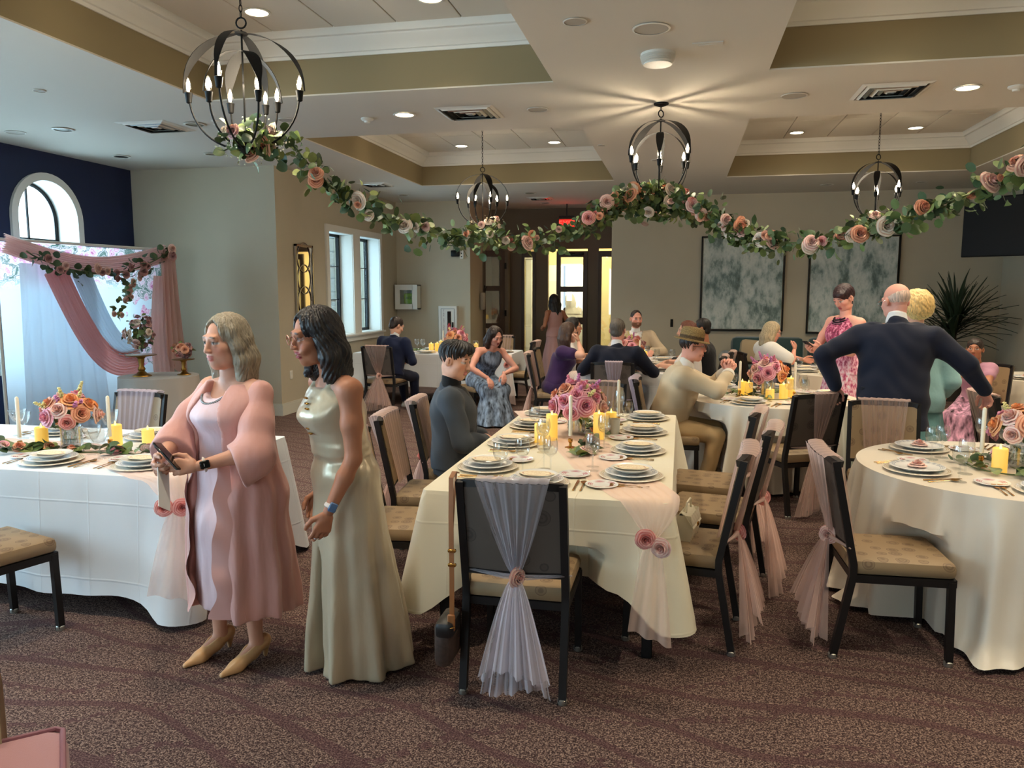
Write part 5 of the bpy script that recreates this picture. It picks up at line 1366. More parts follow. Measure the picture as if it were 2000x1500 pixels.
def long_skirt(o, J, root, vx, col, m, hem=.02, name='skirt', wide=.24, deep=.22, amp=.07, n=9, back=0.0):
    H, f, P = J['H'], o.get('fat', 1.0), J['P']; d = SDF(wrinkle(.002, 20))
    fold = lambda th, t: np.clip((.0 - t) / .6, 0, 1) * amp * (np.sin(th * n + .5) * .7 + np.sin(th * n * 1.7 + 2) * .4)
    if not o.get('sit'):
        d.loft(P, np.eye(3), [(hem - P[2], wide, deep, -back), (-.4, (wide + .1 * H * f) / 2 + .03, (deep + .08 * H * f) / 2 + .03, -back * .5), (-.1, .112 * H * f, .09 * H * f, 0), (.04 * H, .105 * H * f, .082 * H * f, 0), (.1 * H, .085 * H * f, .068 * H * f, .003)], .04, col, fold=fold)
    else:
        kn = (J['knr'] + J['knl']) / 2; an = (J['anr'] + J['anl']) / 2
        d.ell(P + V3(0, 0, -.01), (.115 * H * f, .1 * H * f, .075 * H), None, .04, col)
        for nm in 'rl': d.chain([J['hip' + nm], J['kn' + nm]], [.07 * H, .055 * H], .06, col)
        d.loft(V3(an[0], an[1], 0), np.eye(3), [(hem, wide, deep * .8), (kn[2] * .5, wide * .8, deep * .62), (kn[2] + .02, .13 * H * .8, .05 * H)], .06, col, fold=lambda th, t: np.clip((kn[2] - t) / .4, 0, 1) * amp * np.sin(th * n + .5))
    solid(name, [(d, vx)], m, root)
def seatp(label, loc, rz, H, o, near=False):
    o['sit'] = True; return person(label, loc, rz, H, o, near)

# young man in the grey suit
o = dict(sex='m', skin=SKIN['fair'], head=(-24, -12, 0), hair=('fade', HAIR['black']), brow=L3(30, 22, 20), lips=L3(196, 120, 112), lean=-2, lh=(-.09, .2, .71), rh=(.09, .21, .71), le=(-.9, -.5, -.2), re=(.9, -.5, -.2), lhd=(.85, .5, -.1), rhd=(-.85, .5, -.1), lhn=(.1, -.1, -1), rhn=(-.1, -.1, -1), hamp=.004, hfreq=30, beard=None)
root, J, vx = seatp('young man with black swept hair in a slate grey suit, seated', (-1.50, 5.08), -74, 1.72, o, True)
suit(o, J, root, .0095, L3(72, 78, 86), L3(22, 22, 24), L3(62, 66, 72))
# boy in navy
o = dict(sex='m', skin=SKIN['fair'], head=(-26, -22, 0), hair=('short', HAIR['dark']), lean=10, lh=(-.1, .24, .72), rh=(.08, .25, .72), le=(-.9, -.5, -.2), re=(.9, -.5, -.2), lhd=(.8, .5, -.1), rhd=(-.8, .5, -.1), lhn=(.1, -.1, -1), rhn=(-.1, -.1, -1))
root, J, vx = seatp('boy in a navy suit sitting with his back turned, head bowed', (-4.02, 10.5), -16, 1.66, o)
suit(o, J, root, vx, L3(30, 38, 66), L3(225, 225, 228), L3(26, 32, 54), shoes=L3(200, 196, 190))
# woman in grey blue dress
o = dict(sex='f', skin=SKIN['pink'], head=(8, -24, 6), hair=('long', HAIR['dark']), hlen=-.3, hflare=.075, hl=.085, hw=.066, lips=L3(186, 96, 92), lean=30, side=-4, lh=(-.1, .44, .66), rh=(.14, .46, .62), le=(-.8, -.2, .1), re=(.8, -.2, .1), lhd=(.2, .5, -.8), rhd=(-.1, .6, -.75), lhn=(0, -.8, -.5), rhn=(0, -.8, -.5), lf=(-.1, .36, .06), rf=(.1, .38, .06))
root, J, vx = seatp('young woman in a sleeveless grey blue dress leaning over her knees', (-2.55, 9.9), 222, 1.66, o)
top_garment(o, J, root, vx, L3(104, 116, 136), M_print, None, .075, -.05, name='dress_bodice'); long_skirt(o, J, root, vx, L3(122, 138, 158), M_print, .02, 'dress_skirt', .27, .3, .1, 9)
# woman in purple, chin on hand
o = dict(sex='f', skin=SKIN['fair'], fat=1.12, head=(0, -2, 0), hair=('long', HAIR['brown']), hlen=-.28, hflare=.06, hl=.085, hw=.068, lips=L3(180, 100, 100), lean=12, lh=(-.24, .36, .845), le=(-1, -.35, -.15), lhd=(.3, .85, -.3), lhn=(.1, -.35, -1), rh=(.13, .27, 1.1), re=(1, .5, -.7), rhd=(-.2, -.2, 1), rhn=(-.3, -1, 0), rc=.9)
root, J, vx = seatp('woman in an off shoulder purple dress resting chin on hand', (-1.48, 9.45), -84, 1.64, o)
top_garment(o, J, root, vx, L3(58, 34, 78), M_fab, .5, .03, -.06, .014, 'dress_bodice', 1.25, cut=.25); long_skirt(o, J, root, vx, L3(54, 32, 72), M_fab, .1, 'dress_skirt', .2, .2, .05)
glasses(J, M_frameb, root)
# dark haired woman in white
o = dict(sex='f', skin=SKIN['mid'], head=(0, 0, 0), hair=('mid', HAIR['black']), hlen=-.13, hflare=.08, hl=.085, hw=.068, lips=L3(176, 96, 92), lean=8, lh=(-.225, .36, .845), rh=(.225, .36, .845), le=(-.6, -.85, -.05), re=(.6, -.85, -.05), lhd=(.3, .85, -.3), rhd=(-.3, .85, -.3), lhn=(.1, -.35, -1), rhn=(-.1, -.35, -1), lc=.12, rc=.12)
root, J, vx = seatp('dark haired woman in a white top behind the one in purple', (-1.5, 10.3), -82, 1.70, o)
top_garment(o, J, root, vx, L3(226, 220, 214), M_fab, .6, .07, -.05); long_skirt(o, J, root, vx, L3(210, 200, 196), M_fab, .1)
# grey haired man in navy, from behind
o = dict(sex='m', skin=SKIN['pink'], broad=1.05, head=(-6, 0, 0), hair=('short', HAIR['saltpep']), lean=6, lh=(-.225, .36, .845), rh=(.225, .36, .845), le=(-.6, -.85, -.05), re=(.6, -.85, -.05), lhd=(.3, .85, -.3), rhd=(-.3, .85, -.3), lhn=(.1, -.35, -1), rhn=(-.1, -.35, -1), lc=.12, rc=.12)
root, J, vx = seatp('grey haired man in a dark navy suit sitting with his back turned', (-.70, 8.76), -2, 1.78, o)
suit(o, J, root, vx, L3(24, 28, 44), L3(222, 222, 226), L3(22, 24, 34))
# bearded man in beige, facing us
o = dict(sex='m', skin=SKIN['pink'], head=(14, -4, 0), hair=('buzz', HAIR['dark']), beard=L3(120, 78, 56), brow=L3(70, 46, 34), lean=3, lh=(-.225, .36, .845), rh=(.225, .36, .845), le=(-.6, -.85, -.05), re=(.6, -.85, -.05), lhd=(.3, .85, -.3), rhd=(-.3, .85, -.3), lhn=(.1, -.35, -1), rhn=(-.1, -.35, -1), lc=.12, rc=.12)
root, J, vx = seatp('bearded man in a beige blazer and open white shirt facing the table', (-.66, 11.8), 186, 1.84, o)
suit(o, J, root, vx, L3(206, 186, 158), L3(232, 230, 228), L3(190, 170, 140))
# man in the straw hat
o = dict(sex='m', skin=SKIN['pink'], fat=1.08, head=(3, -4, 0), hair=('buzz', HAIR['dark']), smile=.8, lips=L3(190, 108, 100), lean=17, lh=(-.05, .50, 1.02), rh=(.05, .52, 1.02), le=(-.8, .4, -.9), re=(.8, .4, -.9), lhd=(.45, .35, .82), rhd=(-.45, .35, .82), lhn=(.9, -.2, -.1), rhn=(-.9, -.2, -.1), lcs=(.6, .65, .7, .7), rcs=(.6, .65, .7, .7), lf=(-.12, .40, .07), rf=(.12, .34, .07))
root, J, vx = seatp('laughing man in a straw hat and beige jacket, hands clasped', (-.11, 6.92), -88, 1.76, o, True)
suit(o, J, root, .0105, L3(216, 196, 164), L3(230, 224, 214), L3(200, 168, 122), shoes=L3(70, 54, 44))
glasses(J, mat('tortoise', (92, 50, 28), .3), root, .027, .021, True)
T = lambda *p: J['Hc'] + J['Rh'] @ (np.array(p) * J['hs'])
h = SDF(); tl = np.array(Matrix.Rotation(-.12, 3, 'X')); Rq = J['Rh'] @ tl
ST = L3(150, 124, 80)
h.loft(T(0, -.012, .06), Rq, [(-.012, .086, .106), (.03, .086, .105), (.085, .078, .096), (.1, .068, .086), (.108, .04, .05)], .01, ST)
h.loft(T(0, -.008, .06), Rq, [(-.014, .125, .15), (-.008, .13, .155), (-.002, .125, .148)], .01, ST)
h.loft(T(0, -.012, .06), Rq, [(.0, .0875, .1075), (.032, .0875, .1068)], .004, L3(60, 42, 30), 'p')
solid('straw_hat', [(h, .0055)], M_straw, root)
# auburn haired woman
o = dict(sex='f', skin=SKIN['fair'], head=(14, 0, 0), hair=('long', HAIR['auburn']), hlen=-.26, hflare=.07, hl=.085, hw=.066, lean=6, lh=(-.225, .36, .845), rh=(.225, .36, .845), le=(-.6, -.85, -.05), re=(.6, -.85, -.05), lhd=(.3, .85, -.3), rhd=(-.3, .85, -.3), lhn=(.1, -.35, -1), rhn=(-.1, -.35, -1), lc=.12, rc=.12)
root, J, vx = seatp('auburn haired woman in white seated behind the straw hat', (.16, 9.5), 82, 1.68, o)
top_garment(o, J, root, vx, L3(228, 222, 218), M_fab, .7, .07, -.05); long_skirt(o, J, root, vx, L3(200, 190, 186), M_fab, .1)
# man in black shirt
o = dict(sex='m', skin=SKIN['tan'], head=(4, 0, 0), hair=('short', HAIR['black']), lean=2, lh=(-.225, .36, .845), rh=(.225, .36, .845), le=(-.6, -.85, -.05), re=(.6, -.85, -.05), lhd=(.3, .85, -.3), rhd=(-.3, .85, -.3), lhn=(.1, -.35, -1), rhn=(-.1, -.35, -1), lc=.12, rc=.12, fat=1.08)
root, J, vx = seatp('man with cropped black hair in a black shirt', (.31, 10.2), 80, 1.68, o)
top_garment(o, J, root, vx, L3(34, 34, 38), M_fab, 1.9, .058, -.05, .016, 'shirt'); long_skirt(o, J, root, vx, L3(30, 30, 34), M_wool, .1, 'trousers')
# woman in white with glasses
o = dict(sex='f', skin=SKIN['pink'], fat=1.12, head=(-4, -14, 0), hair=('mid', HAIR['ash']), hlen=-.17, hflare=.078, hl=.085, hw=.068, lean=8, lips=L3(190, 110, 106), lh=(-.1, .56, .84), rh=(.1, .36, .98), le=(-.8, -.3, -.5), re=(.8, -.3, -.6), rhd=(-.4, .3, .8), rhn=(-.6, -.6, 0), rc=.7)
root, J, vx = seatp('woman with straight ash blonde hair, glasses and white puff sleeves', (1.01, 10.25), -78, 1.62, o)
top_garment(o, J, root, vx, L3(236, 232, 226), M_fab, .72, .072, -.05, .014, 'top', 1.7); long_skirt(o, J, root, vx, L3(90, 96, 120), M_fab, .1)
glasses(J, M_frameb, root)
# standing woman in the pink print dress
o = dict(sex='f', skin=SKIN['pink'], head=(4, -30, 0), hair=('pixie', L3(46, 24, 30)), lips=L3(176, 80, 86), lh=(-.04, .3, 1.16), rh=(.06, .32, 1.13), le=(-.9, -.5, -.6), re=(.9, -.5, -.6), lhd=(.3, .9, .1), rhd=(-.3, .9, .15), lhn=(.7, 0, .7), rhn=(-.6, 0, .75), lc=.25, rc=.3, hs=1.02)
root, J, vx = person('standing woman with a dark pixie cut in a pink print dress', (1.57, 8.2), 122, 1.78, o)
def print_mat(name, c1, c2, c3, sc_):
    t = NT(name); co = t.coord('Object', (1, 1, .45)); f = t.noise(sc_, 4, co, .65); sp = t.n('ShaderNodeSeparateXYZ'); t.l(t.coord('Object'), sp.inputs[0])
    up = t.ramp(f, [(.4, lin(c2)), (.5, lin(c1)), (.62, lin(c3))]); dn = t.ramp(f, [(.38, lin(c1)), (.48, lin(c3)), (.6, lin((242, 226, 232)))])
    g = t.math('MULTIPLY', t.math('SUBTRACT', 1.16, sp.outputs[2]), 4.0, True); t.l(t.mix(g, up, dn), t.b.inputs['Base Color']); t.b.inputs['Roughness'].default_value = .7
    return t.m
M_pp = print_mat('pink_print', (186, 70, 110), (110, 30, 56), (236, 160, 180), 46)
top_garment(o, J, root, vx, L3(190, 80, 110), M_pp, None, .05, -.02, .01, 'dress_bodice'); long_skirt(o, J, root, vx, L3(220, 150, 175), M_pp, .06, 'dress_skirt', .25, .24, .07, 9)
mb = MB()
for row in range(3):
    for k in range(15):
        a = (k / 14 - .5) * 2.5; p = J['P'] + J['Rt'] @ V3(math.sin(a) * (.07 + row * .012), .05 + .06 * math.cos(a), .30 * J['H'] - .01 - .03 * math.cos(a) - row * .022); mb.lathe([(0, -.009), (.008, -.004), (.009, 0), (.006, .006), (0, .009)], 6, tuple(p))
mb.obj('necklace', mat('onyx', (26, 22, 26), .25), root)
T = lambda *p: J['Hc'] + J['Rh'] @ (np.array(p) * J['hs'])
for q in (-1, 1): MB().lathe([(0, -.02), (.007, -.012), (.004, 0), (.006, .008), (0, .014)], 8, tuple(T(q * .082, .0, -.045))).obj('earring', mat('onyx', (26, 22, 26), .25), root)
held(root, 'phone', MB().box((0, 0, 0), (.074, .15, .009), ch=.004), M_phone, 'dark phone between the hands of the woman in the pink print', 'phone', (J['wrl'] + J['wrr']) / 2 + V3(0, .1, .045), (0, .75, .5), (0, -.55, .8))
# bald man in the navy suit, leaning on two chairs
o = dict(sex='m', skin=SKIN['pink'], fat=1.22, broad=1.1, slope=.052, hoff=(0, 0, -.025), lean=9, head=(38, -10, 0), hair=('bald', L3(218, 188, 168)), hamp=.0004, lh=(-.385, -.02, 1.0), rh=(.6, .24, .99), le=(-.9, -.6, .15), re=(.9, -.5, -.1), lhd=(-.2, .5, -.8), rhd=(.3, .5, -.8), lc=.6, rc=.6, lhn=(.3, -.2, -1), rhn=(-.3, -.2, -1), hs=1.07)
root, J, vx = person('bald man in a dark navy suit standing with arms spread to two chairs', (1.52, 6.12), -14, 1.80, o, True)
suit(o, J, root, .0105, L3(30, 34, 50), L3(232, 230, 230), L3(22, 24, 32))
glasses(J, M_silver, root)
# blonde woman in teal, from behind
o = dict(sex='f', skin=SKIN['fair'], fat=1.12, slope=.055, hoff=(0, 0, -.015), head=(24, -8, 0), hair=('curly', HAIR['blonde']), lean=6, lh=(-.2, .2, .85), rh=(.22, .2, .85), hs=1.04)
root, J, vx = person('woman with short curly blonde hair in a teal dress, back turned', (1.78, 6.6), -14, 1.71, o)
TE = L3(158, 202, 204)
top_garment(o, J, root, vx, TE, M_fab, 1.6, .06, -.07, .03, 'jacket', 1.25); long_skirt(o, J, root, vx, L3(116, 166, 168), M_fab, .1, 'skirt', .27, .25, .07)
# young girl
o = dict(sex='f', skin=SKIN['tan'], head=(14, 4, 0), hair=('pony', HAIR['dark']), lips=L3(170, 90, 84), lean=10, lh=(-.05, .36, .86), rh=(.12, .28, .98), le=(-.8, -.2, -.6), re=(.8, -.2, -.7), lhd=(.8, .3, .1), rhd=(-.3, .4, .8), rhn=(-.6, -.6, 0), rc=.6, seat=.47, hs=.93, lf=(-.08, .34, .1), rf=(.08, .34, .1))
root, J, vx = seatp('young girl in a lilac dress seated beside the round table', (3.02, 8.92), 140, 1.4, o)
top_garment(o, J, root, vx, L3(190, 140, 160), M_fab, .4, .06, -.05, .012, 'dress_bodice', 1.3); long_skirt(o, J, root, vx, L3(186, 140, 164), M_print, .12, 'dress_skirt', .22, .22, .06)
# woman in the doorway
o = dict(sex='f', skin=SKIN['tan'], head=(0, -4, 0), hair=('long', HAIR['black']), hlen=-.36, hflare=.06, lean=2, lh=(-.2, .16, .98), rh=(.22, .12, .95), hl=.085)
root, J, vx = person('woman with long black hair in a dusty pink gown in the doorway', (-2.36, 14.9), 40, 1.63, o)
top_garment(o, J, root, vx, L3(196, 150, 144), M_fab, None, .08, -.02, .01, 'dress_bodice'); long_skirt(o, J, root, vx, L3(196, 152, 148), M_fab, .02, 'dress_skirt', .24, .24, .07)
# ---------------------------------------------------------------- chandeliers
M_iron = mat('chandelier_iron', (9, 9, 9), .55, 0, spec=.25)
M_bulb = emit_mat('bulb_glow', (255, 232, 200), 26.0)
M_bulbglass = glass_mat('bulb_glass', (1, .98, .94))
def arm_mesh(Rr, zt, zb, zm):
    """band that widens and twists from the top ring down to the socket, then a thin rod to the bottom hub"""
    mb = MB(); n = 14; V = []
    cz, hz = (zt + zb) / 2, (zt - zb) / 2; am = math.asin((zm - cz) / hz)
    for i in range(n):
        t = i / (n - 1); a = PI / 2 + (am - PI / 2) * t; r = Rr * math.cos(a); z = cz + hz * math.sin(a)
        w = .008 + .027 * math.sin(min(1, t * 1.15) * PI) ** .8 * (1 if t < .92 else .7)
        tw = .9 * math.sin(t * PI)
        V += [(r - math.sin(tw) * w * .4, -w, z), (r + math.sin(tw) * w * .4, w, z), (r + .004 + math.sin(tw) * w * .4, w, z), (r + .004 - math.sin(tw) * w * .4, -w, z)]
    mb.add(V, [(i * 4 + j, i * 4 + (j + 1) % 4, i * 4 + 4 + (j + 1) % 4, i * 4 + 4 + j) for i in range(n - 1) for j in range(4)] + [(3, 2, 1, 0), tuple((n - 1) * 4 + k for k in range(4))])
    return mb
def arm_rod(Rr, zt, zb, zm):
    cz, hz = (zt + zb) / 2, (zt - zb) / 2; am = math.asin((zm - .06 - cz) / hz)
    return MB().tube([((Rr - .028 * (1 - k / 11)) * math.cos(a) + 0, 0, cz + hz * math.sin(a)) for k, a in enumerate(np.linspace(am, -PI / 2, 12))], .006, 7)
OUT = (.365, .66, 0.0, .33); INN = (.235, .56, .01, .3)
ARMS = [(arm_mesh(*q).mesh('arm_band', M_iron, True, 60), arm_rod(*q).mesh('arm_rod', M_iron), q) for q in (OUT, INN)]
socket = MB().lathe([(.008, -.06), (.016, -.055), (.022, -.005), (.024, 0), (.02, .003)], 14).mesh('socket', M_iron)
bulb = MB().lathe([(.008, 0), (.014, .012), (.019, .035), (.016, .06), (.008, .085), (0, .095)], 12).mesh('bulb', M_bulbglass)
filam = MB().lathe([(.005, .012), (.011, .03), (.011, .055), (.004, .078)], 8).mesh('filament', M_bulb)
def chandelier(x, y, ztop, rot, label):
    zb = 2.55; c = thing('orb_chandelier', label, 'chandelier', (x, y, zb), R(rot))
    MB().tube([(0, 0, 0), (0, 0, .68)], .006, 8).obj('centre_rod', M_iron, c)
    MB().lathe([(0, -.03), (.02, -.02), (.05, 0), (.05, .012), (.02, .02), (0, .022)], 18).obj('hub', M_iron, c)
    MB().lathe([(.032, -.006), (.04, 0), (.032, .006)], 18, (0, 0, .66)).obj('top_ring', M_iron, c)
    MB().tube([(.03 * math.cos(a), 0, .72 + .03 * math.sin(a)) for a in np.linspace(0, 2 * PI, 15)], .005, 6, caps=False).obj('loop', M_iron, c)
    MB().lathe([(0, 0), (.065, 0), (.065, -.012), (.02, -.03), (0, -.032)], 24, (0, 0, ztop - zb)).obj('canopy', M_iron, c)
    z = .75; k = 0
    mb = MB()
    while z < ztop - zb - .03:
        pts = []
        for a in np.linspace(0, 2 * PI, 11):
            u, v = .009 * math.cos(a), .021 * math.sin(a)
            pts.append((u if k % 2 else 0, 0 if k % 2 else u, z + .017 + v))
        mb.tube(pts, .0028, 5, caps=False); z += .034; k += 1
    ch = mb.obj('chain', M_iron, c)
    for j, (band, rod, q) in enumerate(ARMS):
        for i in range(4):
            a = R(90 * i + 45 * j); ca, sa = math.cos(a), math.sin(a); b = inst('arm_band', band, c, (0, 0, 0), (0, 0, a)); inst('arm_rod', rod, c, (0, 0, 0), (0, 0, a))
            cz, hz = (q[1] + q[2]) / 2, (q[1] - q[2]) / 2; r = q[0] * math.cos(math.asin((q[3] - cz) / hz)) - .028
            s = inst('socket', socket, c, (r * ca, r * sa, q[3])); inst('bulb', bulb, s); inst('filament', filam, s)
    l = bpy.data.lights.new('chandelier_light', 'POINT'); l.energy = 16; l.color = (1, .83, .6); l.shadow_soft_size = .07
    b = bpy.data.objects.new('chandelier_light', l); COL.objects.link(b); b.parent = c; b.location = (0, 0, .38)
    return c
CHN = [(-2.56, 4.36, ZT, 8, 'large black orb chandelier with the garland tied beneath it beside the navy wall side'), (-2.57, 10.12, ZT, 32, 'black orb chandelier hanging in the coffer beside the paired window'), (-.22, 7.3, H, 45, 'black orb chandelier on the central ceiling beam above the rose cluster'), (2.22, 10.15, ZT, 30, 'black orb chandelier in the coffer before the two paintings'), (2.22, 4.36, ZT, 8, 'black orb chandelier holding the garland end beside the television')]
for q in CHN: chandelier(*q)

# ---------------------------------------------------------------- garlands
def garland(label, pts, seed, n_leaf, n_rose, clump=None, lw=.055):
    """pts: list of points in the hanging plane; leaves and roses spring from the vine"""
    rs = random.Random(seed); P = np.array(pts, float)
    s = np.r_[0, np.cumsum(np.linalg.norm(np.diff(P, axis=0), axis=1))]; L = s[-1]
    tt = np.linspace(0, L, 90); Q = np.stack([herm(s, P[:, k], tt) for k in range(3)], 1)
    g = thing('flower_garland', label, 'garland', tuple(Q[0]))
    o0 = Q[0]
    MB().tube(Q - o0, .006, 6).obj('vine', M_stem, g)
    def pos(): 
        u = rs.random()
        if clump and rs.random() < clump[1]: u = min(max(rs.gauss(clump[0], clump[2]), 0), 1)
        i = min(int(u * 88), 88); return Q[i] + (Q[i + 1] - Q[i]) * rs.random() - o0, u
    for k in range(n_rose):
        p, u = pos(); d = V3(rs.uniform(-.05, .05), rs.uniform(-.08, 0), rs.uniform(-.055, .05)); p = p + d
        kind = rs.choice(['peach', 'peach', 'blush', 'coral', 'cream'])
        sz = rs.uniform(.044, .062) if rs.random() < .65 else rs.uniform(.025, .035)
        inst('rose', ROSE[kind][rs.random() < .4], g, tuple(p), (R(rs.uniform(55, 110)), rs.uniform(-.4, .4), rs.uniform(-.9, .9)), sz)
    for k in range(n_leaf):
        p, u = pos(); d = V3(rs.gauss(0, .035), rs.gauss(0, .03), rs.gauss(-.012, .04))
        if rs.random() < .12: d[2] -= rs.uniform(.05, .12)
        ml = (LEAF_R if rs.random() < .75 else LEAF_L)[rs.choice([0, 0, 1, 1, 2, 3, 4])]
        inst('leaf', ml, g, tuple(p + d), rand_rot(rs), rs.uniform(.8, 1.25) * lw)
    # the finer leaves between them
    mb = MB(); lv = []
    base = np.array([(-.4, .5, .03), (0, 0, -.02), (.4, .5, .03), (0, .5, -.01), (-.28, .85, .02), (.28, .85, .02), (0, 1, 0), (-.3, .18, .02), (.3, .18, .02)]); fc = [(7, 1, 3, 0), (1, 8, 2, 3), (0, 3, 6, 4), (3, 2, 5, 6)]
    for k in range(800):
        p, u = pos(); p = p + V3(rs.gauss(0, .04), rs.gauss(0, .035), rs.gauss(-.01, .045)); e = Matrix.Translation(p) @ Matrix.Rotation(rs.uniform(0, 6.28), 4, 'Z') @ Matrix.Rotation(rs.uniform(-1.4, 1.4), 4, 'X') @ Matrix.Rotation(rs.uniform(-1.2, 1.2), 4, 'Y') @ Matrix.Scale(lw * rs.uniform(.6, 1.05), 4)
        mb.add(base, fc, rs.choice([0, 0, 1, 1, 2, 3, 4]), e)
    tag(mb.obj('small_foliage', M_leaf, g, True, 80), kind='stuff')
    mb = MB()
    for k in range(50):
        p, u = pos(); e = p + V3(rs.gauss(0, .05), rs.gauss(0, .05), rs.gauss(-.02, .06)); mb.tube([p, (p + e) / 2 + V3(0, 0, .01), e], .0022, 4)
    w = mb.obj('twigs', M_stem, g); tag(w, kind='stuff')
    return g
def plane_pts(a, b, px):
    a = np.array(a); b = np.array(b); n = np.array([b[1] - a[1], -(b[0] - a[0])])
    out = []
    for x, y in px:
        d = ray(x, y); t = ((a - _C[:2]) @ n) / (d[:2] @ n); out.append(_C + d * t)
    return out
c1, c3, c5 = (-2.56, 4.36), (-.22, 7.3), (2.22, 4.36)
p1 = [(-2.56, 4.36, 2.56)] + plane_pts(c1, c3, [(560, 272), (600, 318), (650, 366), (720, 402), (800, 441), (870, 458), (940, 462), (1000, 470), (1070, 462), (1140, 438), (1200, 398), (1250, 380)]) + [(-.22, 7.3, 2.6)]
p2 = [(-.22, 7.3, 2.58)] + plane_pts(c3, c5, [(1330, 392), (1390, 424), (1450, 452), (1520, 472), (1590, 472), (1660, 458), (1730, 436), (1800, 412), (1870, 388), (1940, 356), (2000, 330), (2080, 290)]) + [(2.22, 4.36, 2.56)]
garland('garland of roses and eucalyptus swagging toward the large chandelier', p1, 11, 300, 52, (.9, .35, .07), .072)
garland('garland of roses and eucalyptus rising past the paintings toward the television', p2, 12, 300, 54, (.16, .3, .1), .074)
def cluster(label, c, seed, nl, nr, rad, lw, white=0, kinds=('peach', 'blush', 'coral', 'cream')):
    rs = random.Random(seed); g = thing('flower_cluster', label, 'flowers', c)
    for k in range(nr):
        d = _n(V3(rs.gauss(0, 1), rs.gauss(0, 1), rs.gauss(0, .8))) * rs.uniform(.6, 1); p = d * np.array(rad)
        q = Vector(tuple(d)).to_track_quat('Z', 'Y').to_euler(); inst('rose', ROSE[rs.choice(kinds)][rs.random() < .4], g, tuple(p), q, rs.uniform(.032, .054))
    for k in range(nl):
        d = _n(V3(rs.gauss(0, 1), rs.gauss(0, 1), rs.gauss(-.1, .9))) * rs.uniform(.35, 1.1); inst('leaf', (LEAF_R if rs.random() < .7 else LEAF_L)[rs.randrange(5)], g, tuple(d * np.array(rad)), rand_rot(rs), lw * rs.uniform(.8, 1.2))
    if white:
        mb = MB()
        for k in range(white):
            d = _n(V3(rs.gauss(0, 1), rs.gauss(0, 1), rs.gauss(-.2, 1))) * rs.uniform(.8, 1.2); p = d * np.array(rad); mb.lathe([(0, -.005), (.006, 0), (0, .006)], 5, tuple(p))
        b = mb.obj('baby_breath', mat('tiny_blossom', (224, 222, 196), .7), g); tag(b, kind='stuff')
    return g
cluster('bunch of eucalyptus and pale blossom under the large chandelier', (-2.52, 4.36, 2.60), 21, 70, 6, (.2, .14, .13), .07, 90, ('blush', 'cream', 'dusk'))
cluster('rich cluster of roses and dark leaves under the central chandelier', (-.22, 7.28, 2.48), 22, 190, 20, (.36, .2, .19), .075)
cluster('small bunch of greenery and roses under the chandelier by the window coffer', (-2.52, 10.08, 2.52), 23, 90, 8, (.26, .2, .15), .075, 60, ('blush', 'cream'))
cluster('small bunch of greenery and roses under the chandelier before the paintings', (2.22, 10.1, 2.54), 24, 80, 6, (.24, .18, .12), .075, 50, ('blush', 'cream'))

# ---------------------------------------------------------------- things on the walls
mir = thing('wall_mirror', 'tall narrow mirror with silver interlaced ring fretwork', 'mirror', (XB + .012, 10.48, 1.72))
MB().box((0, 0, 0), (.012, .5, 1.22)).obj('mirror_glass', mat('mirror', (225, 225, 222), .03, 1.0), mir)
m = MB()
for y in (-.25, .25): m.box((.012, y, 0), (.03, .03, 1.28))
for z in (-.625, .625): m.box((.012, 0, z), (.03, .53, .03))
m.obj('frame', M_silver, mir)
for k in range(4):
    MB().tube([(.014, .2 * math.cos(a), -.47 + k * .31 + .21 * math.sin(a)) for a in np.linspace(0, 2 * PI, 25)], .007, 6, caps=False).obj('ring', M_silver, mir)
def plate_on(name, label, cat, c, d, m, extra=None):
    ob = thing(name, label, cat, c); MB().box((0, 0, 0), d, ch=min(d) * .3).obj('plate', m, ob)
    return ob
ol = plate_on('power_outlet', 'white power outlet on the side wall above the baseboard', 'outlet', tuple(atx(569, 732, XB + .004)), (.008, .075, .12), M_white)
for z in (-.025, .025): MB().box((.005, 0, z), (.004, .035, .03), ch=.001).obj('socket_face', M_trimw, ol)
aed = thing('defibrillator_cabinet', 'white wall cabinet with a window showing a lime green medical bag', 'cabinet', tuple(aty(797, 580, YE - .11)))
m = MB(); W_, H_, D_ = .44, .46, .2
m.box((0, .09, 0), (W_, .02, H_)); m.box((-W_ / 2 + .01, 0, 0), (.02, D_, H_)); m.box((W_ / 2 - .01, 0, 0), (.02, D_, H_)); m.box((0, 0, H_ / 2 - .01), (W_, D_, .02)); m.box((0, 0, -H_ / 2 + .01), (W_, D_, .02))
m.obj('body', M_white, aed)
m = MB()
for x in (-.17, .17): m.box((x, -.105, 0), (.1, .02, H_))
for z in (-.18, .18): m.box((0, -.105, z), (.26, .02, .1))
dr = m.obj('door', M_white, aed); MB().box((0, -.103, 0), (.25, .004, .27)).obj('pane', M_pane, dr, False)
bgm = MB().box((.03, .0, -.03), (.2, .12, .2), ch=.03).obj('medical_bag', mat('lime_bag', (160, 200, 60), .6), aed); tag(bgm, 'lime green bag')
lettering('AED', .07, aed, (.045, -.064, -.02), (R(90), 0, 0), M_black)
ex = thing('extinguisher_cabinet', 'white fire extinguisher cabinet with narrow glass and vertical lettering', 'cabinet', tuple(aty(876, 634, YE - .06)))
MB().box((0, .01, 0), (.36, .12, .7), ch=.006).obj('body', M_white, ex)
m = MB(); 
for x in (-.13, .13): m.box((x, -.053, 0), (.006, .006, .6))
for z in (-.3, .3): m.box((0, -.053, z), (.26, .006, .006))
m.obj('door_edge', mat('seam_grey', (120, 130, 140), .5), ex)
MB().box((.03, -.054, 0), (.07, .006, .5)).obj('pane', mat('dark_glass', (30, 26, 26), .1), ex); MB().box((.1, -.065, 0), (.03, .02, .1), ch=.004).obj('handle', M_black, ex)
